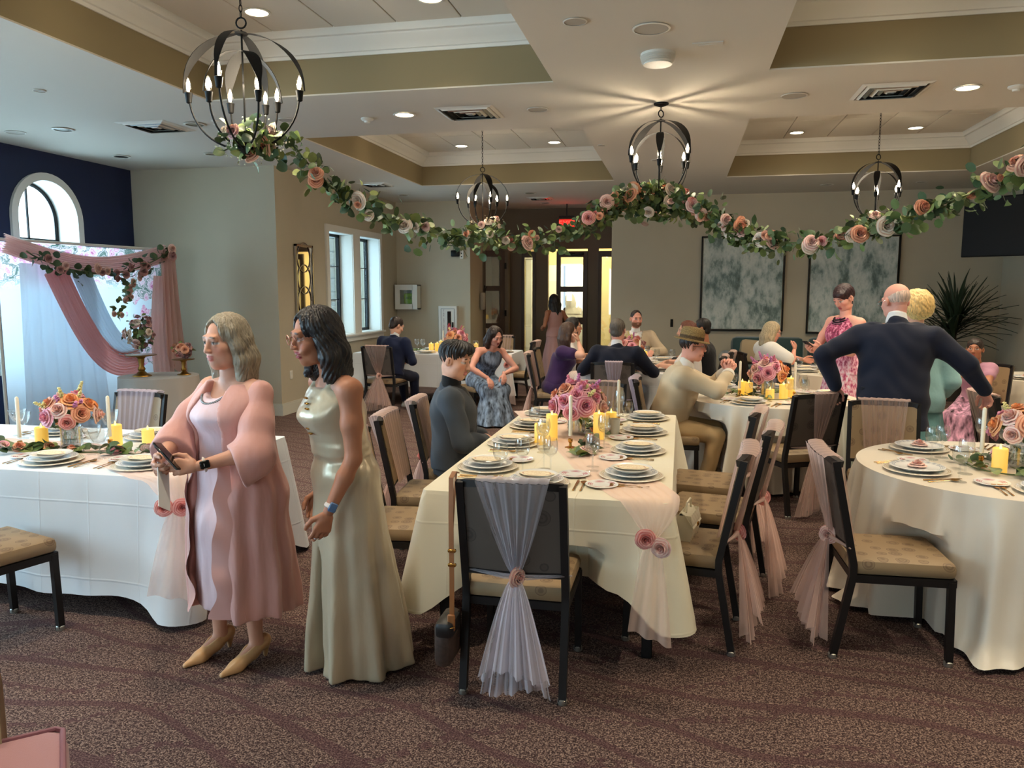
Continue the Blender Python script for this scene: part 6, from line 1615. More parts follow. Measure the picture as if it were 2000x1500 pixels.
MB().lathe([(0, -.2), (.03, -.2), (.03, .05), (.012, .09), (0, .1)], 14, (.03, -.062, -.06), xf=Matrix.Scale(.3, 4, (0, 1, 0)) @ Matrix.Translation((0, -.14, 0))).obj('red_cylinder', mat('extinguisher_red', (170, 30, 26), .35), ex)
for k, chx in enumerate('FIRE EXTINGUISHER'):
    if chx != ' ': lettering(chx, .036, ex, (-.075, -.051, .27 - k * .033), (R(90), 0, 0), mat('letter_red', (90, 40, 40), .5))
sb = thing('alarm_strobe', 'white wall strobe with dark sensor above the cabinets', 'alarm', tuple(aty(899, 495, YE - .03))); MB().box((.03, 0, 0), (.07, .05, .2), ch=.006).obj('plate', M_white, sb); MB().box((-.09, -.03, 0), (.16, .08, .12), ch=.02).obj('sensor', M_black, sb)
for k in range(3): MB().lathe([(0, -.004), (.012, -.004), (.012, .004), (0, .004)], 10, xf=Matrix.Translation((.03, -.026, -.06 + .06 * k)) @ Matrix.Rotation(R(90), 4, 'X')).obj('lens', M_black, sb)
ph = thing('wall_phone', 'beige wall handset on the recess side wall', 'telephone', (XC + .05, 15.05, 1.5)); MB().box((0, 0, 0), (.08, .16, .34), ch=.03).obj('body', M_grey, ph); MB().tube([(.03, .06, .17), (.05, .09, .28), (.03, .02, .3), (.03, -.02, .2)], .012, 6).obj('cradle', M_black, ph)
sw = plate_on('light_switch', 'black slim switch plate on the end wall', 'switch', tuple(aty(1312, 631, YE - .004)), (.05, .01, .14), M_black); MB().box((0, -.007, 0), (.02, .006, .05)).obj('rocker', M_black, sw)
def painting(label, px0, px1, py0, py1, seed):
    a = aty(px0, py0, YE - .03); b = aty(px1, py1, YE - .03); c = (a + b) / 2; w, h = b[0] - a[0], a[2] - b[2]
    t = NT('abstract_%d' % seed); co = t.coord('Object', (1.4, 1, .7)); mp = t.n('ShaderNodeMapping'); mp.inputs['Location'].default_value = (seed * 3.1, 0, seed * 1.7); t.l(co, mp.inputs[0])
    f = t.noise(2.6, 6, mp.outputs[0], .62); g = t.noise(9, 5, mp.outputs[0], .7); hh = t.math('ADD', t.math('MULTIPLY', f, .7), t.math('MULTIPLY', g, .3))
    col = t.ramp(hh, [(.3, lin((60, 68, 62))), (.42, lin((112, 132, 128))), (.5, lin((178, 190, 186))), (.58, lin((206, 212, 206))), (.7, lin((96, 138, 136)))])
    t.l(col, t.b.inputs['Base Color']); t.b.inputs['Roughness'].default_value = .6; t.bump(g, .3, .01)
    p = thing('abstract_painting', label, 'painting', tuple(c)); MB().box((0, 0, 0), (w - .05, .03, h - .05)).obj('canvas', t.m, p)
    m = MB()
    for x in (-w / 2, w / 2): m.box((x, -.005, 0), (.022, .05, h + .02))
    for z in (-h / 2, h / 2): m.box((0, -.005, z), (w, .05, .022))
    m.obj('frame', M_black, p)
painting('grey green abstract canvas beside the recess, dark frame', 1372, 1527, 463, 646, 1)
painting('grey teal abstract canvas beside the television, dark frame', 1583, 1748, 462, 652, 2)
tv = thing('television', 'large black flat television hung from the ceiling near the potted plant', 'television', (4.62, 12.4, 2.62), R(-38)); MB().box((0, 0, 0), (1.5, .06, .85), ch=.012).obj('body', mat('tv_plastic', (10, 10, 11), .5, spec=.2), tv); MB().box((0, -.032, .0), (1.46, .003, .81)).obj('screen', mat('tv_screen', (5, 5, 6), .45, spec=.15), tv)
MB().tube([(0, .06, .1), (0, .06, H - 2.62 - .01)], .025, 10).box((0, .06, H - 2.62 - .012), (.2, .2, .02)).box((0, .045, .1), (.3, .04, .2)).obj('ceiling_mount', M_black, tv)
# teal sofa, its pillow and the palm
so = thing('teal_sofa', 'deep teal velvet sofa with rolled arms beneath the paintings', 'sofa', (2.05, 13.55, 0)); M_teal = mat('teal_velvet', (30, 62, 64), .7, sheen=.6, var=.1)
MB().box((0, -.02, .24), (2.5, .9, .24), ch=.05).obj('base', M_teal, so)
for x in (-.62, .62): MB().box((x, -.08, .42), (1.2, .78, .16), ch=.06).obj('seat_cushion', M_teal, so); MB().box((x, .3, .68), (1.18, .24, .5), ch=.09, rx=-.12).obj('back_cushion', M_teal, so)
for x in (-1.28, 1.28): MB().box((x, -.04, .32), (.2, .86, .4), ch=.05).tube([(x, -.47, .56), (x, .4, .56)], .13, 16).obj('arm', M_teal, so)
for x in (-1.2, 1.2):
    for y in (-.38, .38): MB().lathe([(.03, 0), (.035, .12)], 10, (x, y, 0)).obj('foot', M_wood, so)
pw = MB().box((0, 0, 0), (.42, .16, .4), ch=.075).obj('throw_pillow', mat('pillow_beige', (170, 150, 120), .8)); pw.location = (1.17, 13.5, .7); pw.rotation_euler = (-.25, .1, 0); tag(pw, 'beige throw pillow on the teal sofa', 'pillow')
pl = thing('spiky_palm', 'tall dark potted plant with long pointed leaves in the corner', 'potted plant', (4.15, 13.35, 0))
MB().lathe([(0, 0), (.17, 0), (.22, .4), (.23, .42), (.2, .42), (.19, .36), (0, .36)], 20).obj('pot', mat('pot_dark', (60, 56, 52), .6), pl)
MB().tube([(0, 0, .36), (.02, .02, .8), (-.02, 0, 1.3)], [.045, .04, .035], 8).obj('trunk', mat('bark', (86, 70, 52), .9), pl)
rs = random.Random(5); lm = []
for k in range(3):
    V = []; n = 7
    for i in range(n): t = i / (n - 1); w = .044 * (1 - t) ** .6 * (1 - .4 * (1 - t) ** 4); V += [(-w, t, -.12 * t * t * (k + .5)), (0, t, -.12 * t * t * (k + .5) - .01), (w, t, -.12 * t * t * (k + .5))]
    lm.append(MB().add(V, [(i * 3 + j, i * 3 + j + 1, i * 3 + j + 4, i * 3 + j + 3) for i in range(n - 1) for j in range(2)]).mesh('leaf', mat('palm_leaf', (34, 50, 32), .5, var=.2)))
for k in range(120): inst('leaf', lm[k % 3], pl, (0, 0, rs.uniform(.9, 1.35)), (R(rs.uniform(0, 82)), 0, rs.uniform(0, 6.28)), rs.uniform(.62, .9))
# ---------------------------------------------------------------- things on the tables
M_china = mat('china_white', (236, 234, 228), .18); M_cream = mat('china_cream', (228, 214, 188), .25)
def rim_mat(name, base, band, r0, r1, n=26):
    t = NT(name); co = t.coord('Object'); sp = t.n('ShaderNodeSeparateXYZ'); t.l(co, sp.inputs[0])
    r = t.math('SQRT', t.math('ADD', t.math('POWER', sp.outputs[0], 2), t.math('POWER', sp.outputs[1], 2)))
    an = t.math('ARCTAN2', sp.outputs[1], sp.outputs[0]); w = t.math('SINE', t.math('MULTIPLY', an, n))
    b = t.math('MULTIPLY', t.math('GREATER_THAN', r, r0), t.math('LESS_THAN', r, r1)); b = t.math('MULTIPLY', b, t.math('GREATER_THAN', t.math('ADD', w, t.math('SINE', t.math('MULTIPLY', r, 700))), .1))
    t.l(t.mix(t.math('MULTIPLY', b, .8), lin(base), lin(band)), t.b.inputs['Base Color']); t.b.inputs['Roughness'].default_value = .18
    return t.m
M_charger = rim_mat('charger_rim', (236, 228, 212), (196, 168, 124), .142, .158, 40); M_plate = rim_mat('plate_rim', (238, 237, 234), (150, 160, 178), .108, .128, 22); M_flor = rim_mat('floral_plate', (238, 236, 232), (190, 96, 110), .045, .07, 5)
def dish(R0, h, m, name): return MB().lathe([(0, 0), (R0 * .62, 0), (R0 * .68, h * .35), (R0 * .98, h), (R0, h + .002), (R0 * .97, h + .004), (R0 * .66, h * .5 + .004), (0, .006)], 40).mesh(name, m, True, 50)
CHARGER = dish(.165, .012, M_charger, 'charger_plate'); DINNER = dish(.135, .018, M_plate, 'dinner_plate'); BOWL = MB().lathe([(0, 0), (.055, 0), (.08, .012), (.104, .022), (.106, .025), (.1, .025), (.075, .015), (.05, .007), (0, .006)], 36).mesh('salad_bowl', M_china, True, 50); BREAD = dish(.082, .01, M_flor, 'bread_plate')
def card_mat():
    t = NT('menu_card'); co = t.coord('Object'); sp = t.n('ShaderNodeSeparateXYZ'); t.l(co, sp.inputs[0])
    ex_ = t.math('ADD', t.math('POWER', t.math('DIVIDE', sp.outputs[0], .07), 2), t.math('POWER', t.math('DIVIDE', sp.outputs[1], .038), 2)); w = t.math('MULTIPLY', t.math('SINE', t.math('MULTIPLY', t.math('ARCTAN2', sp.outputs[1], sp.outputs[0]), 14)), .08)
    b = t.math('LESS_THAN', t.math('ABSOLUTE', t.math('SUBTRACT', t.math('ADD', ex_, w), 1.0)), .12)
    ln = t.math('MULTIPLY', t.math('LESS_THAN', ex_, .45), t.math('GREATER_THAN', t.math('SINE', t.math('MULTIPLY', sp.outputs[1], 420)), .45)); ln = t.math('MULTIPLY', ln, t.math('GREATER_THAN', t.noise(160, 2, co), .5))
    t.l(t.mix(t.math('MULTIPLY', t.math('MAXIMUM', b, ln), .75), lin((240, 224, 190)), lin((196, 140, 110))), t.b.inputs['Base Color']); t.b.inputs['Roughness'].default_value = .7
    return t.m
_cp_ = [(.085 * math.cos(a) * (1 + .05 * math.cos(6 * a)), .052 * math.sin(a) * (1 + .05 * math.cos(6 * a)), 0) for a in np.linspace(0, 2 * PI, 41)[:-1]]
CARD = MB().prism(_cp_, (0, 0, .0025)).mesh('menu_card', card_mat())
M_glassw = glass_mat('goblet_glass', (.98, .99, .99), 0, .075)
def goblet_mesh(cut=False):
    if cut: pr = [(.036, 0), (.034, .003), (.008, .008), (.006, .03), (.009, .045), (.006, .06), (.007, .085), (.03, .1), (.048, .14), (.054, .17), (.053, .172), (.047, .141), (.028, .103), (0, .092)]
    else: pr = [(.036, 0), (.034, .003), (.006, .007), (.0045, .03), (.0045, .085), (.012, .092), (.03, .105), (.039, .13), (.038, .16), (.033, .185), (.032, .185), (.037, .16), (.0375, .13), (.029, .107), (0, .094)]
    return MB().lathe(pr, 24).mesh('goblet', M_glassw, True, 60)
GOB, GOBC = goblet_mesh(), goblet_mesh(True)
def fork_mesh():
    mb = MB(); mb.tube([(0, 0, .003), (0, .06, .005), (0, .12, .006)], [.005, .0035, .003], 6, flat=.4)
    mb.box((0, .135, .007), (.02, .03, .0025))
    for k in range(4): mb.box((-.0082 + k * .0055, .168, .009), (.003, .045, .002), rx=.05)
    return mb.mesh('fork', M_gold)
def knife_mesh(): return MB().tube([(0, 0, .004), (0, .09, .005)], [.006, .005], 6, flat=.5).prism([(-.005, .09, .003), (.006, .09, .003), (.009, .18, .003), (.004, .21, .003), (-.005, .2, .003)], (0, 0, .002)).mesh('knife', M_gold)
def spoon_mesh(): return MB().tube([(0, 0, .003), (0, .08, .006), (0, .12, .007)], [.005, .0032, .003], 6, flat=.4).lathe([(0, -.004), (.013, 0), (.017, .006), (.0, .004)], 14, xf=Matrix.Translation((0, .145, .006)) @ Matrix.Scale(1.5, 4, (0, 1, 0))).mesh('spoon', M_gold)
FORK, KNIFE, SPOON = fork_mesh(), knife_mesh(), spoon_mesh()
Z = TZ + .005
def solo(name, me, loc, rz, label, cat, group, scale=1.0): return tag(inst(name, me, None, loc, (0, 0, rz), scale), label, cat, group)
TALL, FLAT, LATE, SWAGS = [], [], [], []       # what already stands on the tables: (x, y, radius)
def roomy(p, r, L): return min((math.hypot(p[0] - q[0], p[1] - q[1]) - q[2] - r for q in L), default=1.0)
def lay_late():
    """bread plates and goblets take the nearest free spot round their plates"""
    for P, a, g, ng, cut, bread in LATE:
        if bread:
            cand = [P(u, v) for u, v in ((-.22, .13), (-.24, .08), (-.19, .18), (-.14, .22), (-.25, .02), (.22, .13), (.25, .04), (-.08, .25), (.16, .21), (-.25, -.08))]
            p = next((q for q in cand if roomy(q, .083, TALL) > .002), max(cand, key=lambda q: roomy(q, .083, TALL)))
            solo('bread_plate', BREAD, (*p, Z), a, 'small floral bread plate on the ' + g, 'plate', 'bread plates on the ' + g); TALL.append((*p, .083)); FLAT.append((*p, .083))
    for P, a, g, ng, cut, bread in LATE:
        r = .056 if cut else .041
        for k in range(ng):
            cand = [P(u, v) for u, v in ((.09, .21), (.19, .22), (.14, .25), (.21, .12), (.03, .24), (.24, .06), (-.05, .25), (.27, .16), (.25, .24), (-.13, .26), (.29, .02), (.1, .31), (-.02, .32), (.2, .31), (-.3, .05), (.24, -.14))]
            p = next((q for q in cand if roomy(q, r, TALL) > .003), max(cand, key=lambda q: roomy(q, r, TALL)))
            solo('goblet', GOBC if cut else GOB, (*p, Z), a, ('cut crystal goblet' if cut else 'clear stemmed wine goblet') + ' on the ' + g, 'glass', 'goblets on the ' + g); TALL.append((*p, r)); FLAT.append((*p, .038))
def setting(c, rz, where, full=True, card='card', seed=0, glasses_=2, cut=False, bread=True, cutlery=True):
    """one place setting; rz = direction the guest faces (degrees, 0 = +Y)"""
    a = R(rz); f = (-math.sin(a), math.cos(a)); r = (math.cos(a), math.sin(a)); P = lambda u, v: (c[0] + r[0] * u + f[0] * v, c[1] + r[1] * u + f[1] * v)
    g = where
    solo('charger_plate', CHARGER, (*c, Z), a, 'cream charger plate with beaded rim on the ' + g, 'plate', 'charger plates on the ' + g)
    solo('dinner_plate', DINNER, (*c, Z + .012), a, 'white dinner plate stacked on a charger on the ' + g, 'plate', 'dinner plates on the ' + g)
    if full: solo('salad_bowl', BOWL, (*c, Z + .028), a, 'white bowl topping a plate stack on the ' + g, 'bowl', 'bowls on the ' + g)
    zt = Z + (.052 if full else .034)
    if card == 'card': solo('menu_card', CARD, (*c, zt), a + (PI / 2 if abs(math.cos(a)) < .5 else 0), 'cream scalloped menu card lying on the plates of the ' + g, 'card', 'menu cards on the ' + g)
    elif card == 'rose':
        n = thing('napkin_rose', 'pink napkin folded as a rose on the plates of the ' + g, 'napkin', (*c, Z + (.0395 if full else .0235)), a, 'napkin roses on the ' + g); inst('petals', ROSE['blush'][0], n, (0, 0, 0), (0, 0, 0), .042)
    TALL.append((*c, .166)); FLAT.append((*c, .166)); LATE.append((P, a, g, glasses_, cut, bread))
    if cutlery:
        for k in range(2): p = P(-.2 - .028 * k, -.1); solo('fork', FORK, (*p, Z), a, 'gold fork beside a plate on the ' + g, 'fork', 'forks on the ' + g)
        p = P(.195, -.1); solo('knife', KNIFE, (*p, Z), a, 'gold knife beside a plate on the ' + g, 'knife', 'knives on the ' + g)
        p = P(.23, -.1); solo('spoon', SPOON, (*p, Z), a, 'gold spoon beside a plate on the ' + g, 'spoon', 'spoons on the ' + g)
def wax_mat():
    t = NT('led_wax'); sp = t.n('ShaderNodeSeparateXYZ'); t.l(t.coord('Object'), sp.inputs[0])
    t.b.inputs['Base Color'].default_value = lin((246, 214, 130)); t.b.inputs['Roughness'].default_value = .5; t.b.inputs['Emission Color'].default_value = lin((255, 190, 60)); t.b.inputs['Emission Strength'].default_value = .32
    return t.m
M_wax = wax_mat(); M_taper = mat('taper_wax', (244, 236, 214), .45); M_flame = emit_mat('led_flame', (255, 220, 110), 2.5)
PIL = {h: MB().lathe([(0, 0), (.036, 0), (.037, .004), (.037, h - .004), (.033, h), (.028, h - .006), (0, h - .014)], 24).mesh('wax', M_wax) for h in (.09, .13, .17)}
FLM = MB().lathe([(0, -.005), (.006, .002), (.007, .01), (.003, .024), (0, .032)], 10).mesh('flame', M_flame)
TAP = MB().lathe([(0, 0), (.011, 0), (.0105, .24), (.007, .246), (0, .246)], 14).mesh('wax', M_taper); HOLD = MB().lathe([(0, 0), (.035, 0), (.034, .005), (.01, .012), (.008, .03), (.014, .038), (.014, .055), (.011, .058)], 18).mesh('holder', M_gold)
def pillar(x, y, h, where):
    TALL.append((x, y, .04)); FLAT.append((x, y, .04))
    c = thing('pillar_candle', 'yellow glowing pillar candle %d cm tall on the %s' % (h * 100, where), 'candle', (x, y, Z), 0, 'pillar candles on the ' + where); inst('wax', PIL[h], c); inst('flame', FLM, c, (0, 0, h - .008))
def taper(x, y, where):
    TALL.append((x, y, .037)); FLAT.append((x, y, .037))
    c = thing('taper_candle', 'slim ivory taper candle in gold holder on the ' + where, 'candle', (x, y, Z), 0, 'taper candles on the ' + where); inst('holder', HOLD, c); inst('wax', TAP, c, (0, 0, .075)); inst('flame', FLM, c, (0, 0, .293))
M_vase = glass_mat('vase_glass', (.9, .94, .95), 0, .3)
VASE = MB().lathe([(0, 0), (.055, 0)] + [(.06 + .004 * (k % 2), .01 + k * .012) for k in range(10)] + [(.066, .13), (.062, .13), (.055, .02), (0, .01)], 30).mesh('vase', M_vase)
def spike_mesh(col, name):
    rs = random.Random(3); mb = MB().tube([(0, 0, 0), (0, 0, 1)], .02, 5, 1)
    for k in range(26): t = .25 + .75 * k / 26; a = k * 2.4; r = .13 * (1.15 - t); mb.lathe([(0, -.05), (.06 * (1.2 - t * .6), -.01), (.05, .03), (0, .04)], 5, (r * math.cos(a), r * math.sin(a), t))
    return mb.mesh('blossom_spike', [mat('blossom_' + name, col, .7), M_stem], True, 60)
SPK = dict(lilac=spike_mesh((214, 140, 190), 'lilac'), cream=spike_mesh((236, 226, 160), 'cream'), pink=spike_mesh((236, 150, 170), 'pink'))
def bouquet(c, label, seed, kinds, size=1.0, n=16, spikes=('cream', 'lilac', 'pink')):
    TALL.append((*c, .205 * size)); FLAT.append((*c, .07))
    rs = random.Random(seed); b = thing('flower_arrangement', label, 'flowers', (*c, Z)); inst('vase', VASE, b)
    for k in range(n):
        t = (k + .5) / n; a = k * 2.4 + seed; ph = math.acos(1 - t * 1.15); d = V3(math.sin(ph) * math.cos(a), math.sin(ph) * math.sin(a), math.cos(ph)); p = V3(0, 0, .19) + d * np.array((.125, .125, .11)) * size
        inst('rose', ROSE[kinds[k % len(kinds)]][k % 2], b, tuple(p), Vector(tuple(d)).to_track_quat('Z', 'Y').to_euler(), rs.uniform(.05, .066) * size)
    for k in range(26):
        a = rs.uniform(0, 6.28); ph = rs.uniform(.7, 2.0); d = V3(math.sin(ph) * math.cos(a), math.sin(ph) * math.sin(a), math.cos(ph)); inst('leaf', (LEAF_R + LEAF_L)[rs.randrange(10)], b, tuple(V3(0, 0, .17) + d * .1 * size), rand_rot(rs), rs.uniform(.05, .075))
    for k in range(9):
        a = rs.uniform(0, 6.28); ph = rs.uniform(.2, 1.15); d = V3(math.sin(ph) * math.cos(a), math.sin(ph) * math.sin(a), math.cos(ph)); inst('blossom_spike', SPK[spikes[k % len(spikes)]], b, tuple(V3(0, 0, .19) + d * .06), Vector(tuple(d)).to_track_quat('Z', 'Y').to_euler(), (.14 * size,) * 2 + (rs.uniform(.11, .17) * size,))
def greens(*a, **k): SWAGS.append((a, k))
def lay_swag(path, where, seed, nl=40, nr=5, kinds=('blush', 'peach'), lw=.062):
    """stem bends round the candles and glasses; leaves and roses lie on the cloth, clear of plates"""
    rs = random.Random(seed); P = np.array(path, float); s_ = np.r_[0, np.cumsum(np.linalg.norm(np.diff(P, axis=0), axis=1))]; N = 70
    Q = np.stack([np.interp(np.linspace(0, s_[-1], N), s_, P[:, k]) for k in range(2)], 1)
    near = [q for q in FLAT if np.min(np.hypot(Q[:, 0] - q[0], Q[:, 1] - q[1])) < q[2] + .1]
    for it in range(14):
        for x, y, r in near:
            d = Q - (x, y); L = np.hypot(*d.T)[:, None]; k = np.clip(r + .012 - L, 0, None); Q = Q + d / (L + 1e-6) * k
        if it < 10: Q[1:-1] = Q[1:-1] * .5 + (Q[:-2] + Q[2:]) * .25
    g = thing('greenery_swag', 'eucalyptus swag with roses lying along the ' + where, 'greenery', (Q[0][0], Q[0][1], Z)); o0 = V3(Q[0][0], Q[0][1], 0)
    P3 = np.c_[Q, np.zeros(N)] - o0
    MB().tube(P3 + V3(0, 0, .0065), .004, 5).obj('stem', M_stem, g)
    def put(name, me, size, spread, tilt, tries=24):
        vs = np.array([v.co[:] for v in me.vertices]) * size; best = None
        for t in range(tries):
            i = rs.randrange(N); p = P3[i] + V3(rs.gauss(0, spread), rs.gauss(0, spread), 0); rot = (rs.uniform(-tilt, tilt), rs.uniform(-tilt, tilt), rs.uniform(0, 6.28))
            w = vs @ np.array(Matrix.Rotation(rot[2], 3, 'Z') @ Matrix.Rotation(rot[1], 3, 'Y') @ Matrix.Rotation(rot[0], 3, 'X')).T
            xy = w[:, :2] + p[:2] + o0[:2]; gap = min((np.min(np.hypot(xy[:, 0] - q[0], xy[:, 1] - q[1])) - q[2] for q in near), default=1)
            z = -w[:, 2].min() + rs.uniform(.002, .022)
            if best is None or gap > best[0]: best = (gap, (p[0], p[1], z), rot)
            if gap > .002: break
        inst(name, me, g, best[1], best[2], size)
    for k in range(nl): put('leaf', LEAF_R[rs.randrange(5)], rs.uniform(.8, 1.2) * lw, .035, .6)
    for k in range(nr): put('rose', ROSE[kinds[k % len(kinds)]][k % 2], rs.uniform(.03, .045), .03, .8)
SHEER['runner'] = sheer_mat('runner_chiffon', (252, 226, 214), .42)
def runner(path, width, label, roses, tail, rosek=('coral', 'blush')):
    """chiffon runner across a table: path of (x, y, z, halfwidth)"""
    r = thing('table_runner', label, 'table runner', tuple(path[0][:3])); P = np.array([q[:3] for q in path], float); W = [q[3] for q in path]; o0 = P[0]
    s = np.r_[0, np.cumsum(np.linalg.norm(np.diff(P, axis=0), axis=1))]; n = 46; tt = np.linspace(0, s[-1], n); Q = np.stack([np.interp(tt, s, P[:, k]) for k in range(3)], 1); w = np.interp(tt, s, W)
    T_ = np.gradient(Q, axis=0); T_ /= np.linalg.norm(T_, axis=1)[:, None] + 1e-9
    def fn(u, v):
        i = int(round(v * (n - 1))); hz = V3(T_[i][0], T_[i][1], 0); side = np.cross(hz if np.linalg.norm(hz) > .3 else V3(*side0), V3(0, 0, 1)); side = _n(side); nr = np.cross(side, T_[i]); uu = u * 2 - 1
        return tuple(Q[i] - o0 + side * uu * w[i] + _n(nr) * (.0005 + .003 * abs(math.sin(u * 22 + v * 4))))
    d0 = P[-1] - P[0]; side0 = (d0[0], d0[1], 0)
    MB().sheet(fn, 41, n).obj('cloth', SHEER['runner'], r, True, 80)
    for k, (x, y, z, rot) in enumerate(roses): inst('rose', ROSE[rosek[k % 2]][0], r, (x - o0[0], y - o0[1], z - o0[2]), (R(90), 0, R(rot)), .042)
    if tail:
        (x, y, z0, z1, ang, wd) = tail; rs = random.Random(3)
        def tl(u, v): uu = u * 2 - 1; ww = .025 + wd * v ** .6; b = math.sin(u * 14 + v * 2) * .012 * (.4 + v); return (x - o0[0] + math.cos(ang) * uu * ww + math.sin(ang) * b, y - o0[1] + math.sin(ang) * uu * ww - math.cos(ang) * (b + .012 + .07 * v), z0 + (z1 - z0) * v * (1 + .08 * uu) - o0[2])
        MB().sheet(tl, 31, 14).obj('tail', SHEER['runner'], r, True, 80)

# --- the long table with empty chairs (T2)
w2 = 'long ivory table'
for x, rz, ys in ((-1.0, -90, (4.02, 4.68, 5.32, 5.88)), (-.23, 90, (3.98, 4.62, 5.24, 5.84))):
    for k, y in enumerate(ys): setting((x, y), rz, w2, seed=k)
setting((-.68, 3.74), 0, w2)
bouquet((-.66, 5.12), 'lush pink rose and peony arrangement in a ribbed vase on the long ivory table', 3, ('pink', 'pink', 'blush', 'peach', 'pink'), 1.12, 20, ('lilac', 'cream', 'pink'))
for x, y, h in ((-.79, 4.88, .17), (-.5, 4.98, .17), (-.84, 4.74, .13), (-.45, 5.3, .13)): pillar(x, y, h, w2)
for x, y in ((-.64, 4.66), (-.42, 5.55)): taper(x, y, w2)
greens([(-.55, 4.4), (-.52, 4.7), (-.5, 5.0), (-.6, 5.35), (-.75, 5.8)], w2, 5, 60, 7)
runner([(-1.15, 6.06, Z - .0003, .14), (-.9, 5.5, Z - .0003, .16), (-.6, 4.8, Z - .0003, .18), (-.35, 4.1, Z - .0003, .18), (-.14, 3.6, Z + .004, .16), (-.11, 3.49, Z + .006, .13), (-.10, 3.45, .73, .11), (-.10, 3.42, .66, .05), (-.10, 3.41, .625, .02)], .2, 'blush chiffon runner falling over the front corner of the long ivory table', [(-.13, 3.385, .635, 10), (-.06, 3.385, .60, -15)], (-.1, 3.41, .61, .2, 0, .07))
solo('votive_tumbler', MB().lathe([(0, 0), (.035, 0), (.04, .1), (.037, .1), (.032, .008), (0, .008)], 20).mesh('votive_tumbler', mat('frosted_glass', (225, 225, 215), .5, trans=.3)), (-.42, 5.2, Z), 0, 'frosted glass tumbler behind the flowers of the long ivory table', 'glass', None)
# --- the table beside the woman in pink (T1)
w1 = 'window side white table'
for x in (-4.2, -3.42, -2.84): setting((x, 3.66), 0, w1, cut=True)
for x in (-4.05, -3.35, -2.8): setting((x, 4.42), 180, w1, cut=True, card='rose' if x > -3 else 'card')
bouquet((-3.62, 4.04), 'bouquet of pink and orange roses with stock in ribbed glass on the window side table', 7, ('pink', 'blush', 'orange', 'coral', 'peach', 'orange'), 1.0, 16, ('cream', 'lilac', 'cream'))
for x, y, h in ((-3.78, 3.98, .13), (-3.4, 4.15, .13), (-3.25, 4.25, .09)): pillar(x, y, h, w1)
for x, y in ((-3.86, 3.9), (-3.36, 4.05)): taper(x, y, w1)
greens([(-4.4, 3.95), (-4.0, 3.88), (-3.6, 3.86), (-3.2, 3.92), (-2.85, 3.9)], w1, 6, 80, 8, ('pink', 'peach', 'blush', 'peach'), .075)
runner([(-4.6, 4.05, Z - .0003, .17), (-3.6, 4.0, Z - .0003, .17), (-3.0, 3.78, Z - .0003, .17), (-2.62, 3.52, Z + .004, .16), (-2.52, 3.45, Z + .005, .12), (-2.47, 3.4, .72, .09), (-2.44, 3.37, .66, .04), (-2.43, 3.36, .64, .02)], .2, 'blush chiffon runner over the corner beside the woman in pink', [(-2.47, 3.32, .655, 25), (-2.4, 3.36, .65, 40)], (-2.43, 3.36, .63, .2, R(35), .09), ('coral', 'coral'))
# --- the round satin table (T3)
w3 = 'satin draped round table'
for a, card in ((200, 'rose'), (128, 'rose'), (268, 'card'), (60, 'rose')):
    q = R(a); setting((T3[0] + .55 * math.cos(q), T3[1] + .55 * math.sin(q)), a + 90, w3, card=card, full=False)
bouquet((T3[0] + .06, T3[1] + .02), 'orange and pink bouquet with cream stock on the satin draped round table', 9, ('orange', 'pink', 'peach', 'blush'), 1.0, 14, ('cream', 'cream', 'pink'))
for x, y, h in ((-.1, -.12, .13), (.14, -.1, .09)): pillar(T3[0] + x, T3[1] + y, h, w3)
taper(T3[0] - .14, T3[1] + .02, w3); taper(T3[0] + .29, T3[1] + .1, w3)
greens([(T3[0] + .22 * math.cos(a), T3[1] + .22 * math.sin(a)) for a in np.linspace(0, 5.8, 9)], w3, 8, 50, 5, ('pink', 'blush'), .06)
# --- the straw hat man's table (T4)
w4 = 'table of the straw hat man'
for a in (250, 310, 10, 70, 130): q = R(a); setting((T4[0] + .55 * math.cos(q), T4[1] + .55 * math.sin(q)), a + 90, w4, full=True, card='card')
bouquet(T4, 'orange and pink rose bouquet between yellow candles at the straw hat table', 12, ('pink', 'orange', 'blush', 'orange', 'pink'), 1.05, 16, ('lilac', 'pink', 'lilac'))
for x, y, h in ((-.17, -.06, .13), (.12, -.14, .13), (.2, .02, .17), (-.22, .02, .13), (.0, -.2, .09)): pillar(T4[0] + x, T4[1] + y, h, w4)
for x, y in ((-.25, -.08), (.22, -.08)): taper(T4[0] + x, T4[1] + y, w4)
greens([(T4[0] + .27 * math.cos(a), T4[1] + .27 * math.sin(a)) for a in np.linspace(0, 5.8, 9)], w4, 10, 55, 6, ('blush', 'cream'), .06)
# --- farther tables
w5 = 'round table before the teal sofa'
for a in (190, 240, 300, 150): q = R(a); setting((T5[0] + .55 * math.cos(q), T5[1] + .55 * math.sin(q)), a + 90, w5, full=False, card='card', cutlery=False)
bouquet((T5[0] - .1, T5[1]), 'bright bouquet of orange and pink roses before the teal sofa', 14, ('orange', 'orange', 'pink', 'blush'), .95, 12)
for x, y, h in ((-.25, -.1, .17), (-.2, .1, .13), (.05, -.2, .13), (.12, -.12, .13)): pillar(T5[0] + x, T5[1] + y, h, w5)
taper(T5[0] + .0, T5[1] - .25, w5); greens([(T5[0] + .3 * math.cos(a), T5[1] + .3 * math.sin(a)) for a in np.linspace(0, 5.8, 7)], w5, 14, 35, 4)
w6 = 'table beneath the paired window'
for x in (-4.4, -3.8, -3.15): setting((x, 11.38), 0, w6, full=False, cutlery=False, card='card')
setting((-2.66, 11.72), 90, w6, full=False, cutlery=False, card='rose')
for x in (-3.9, -3.2): setting((x, 12.05), 180, w6, full=False, cutlery=False)
bouquet((-3.42, 11.75), 'pink and peach bouquet before the extinguisher cabinet', 15, ('pink', 'peach', 'orange', 'blush'), 1.1, 14)
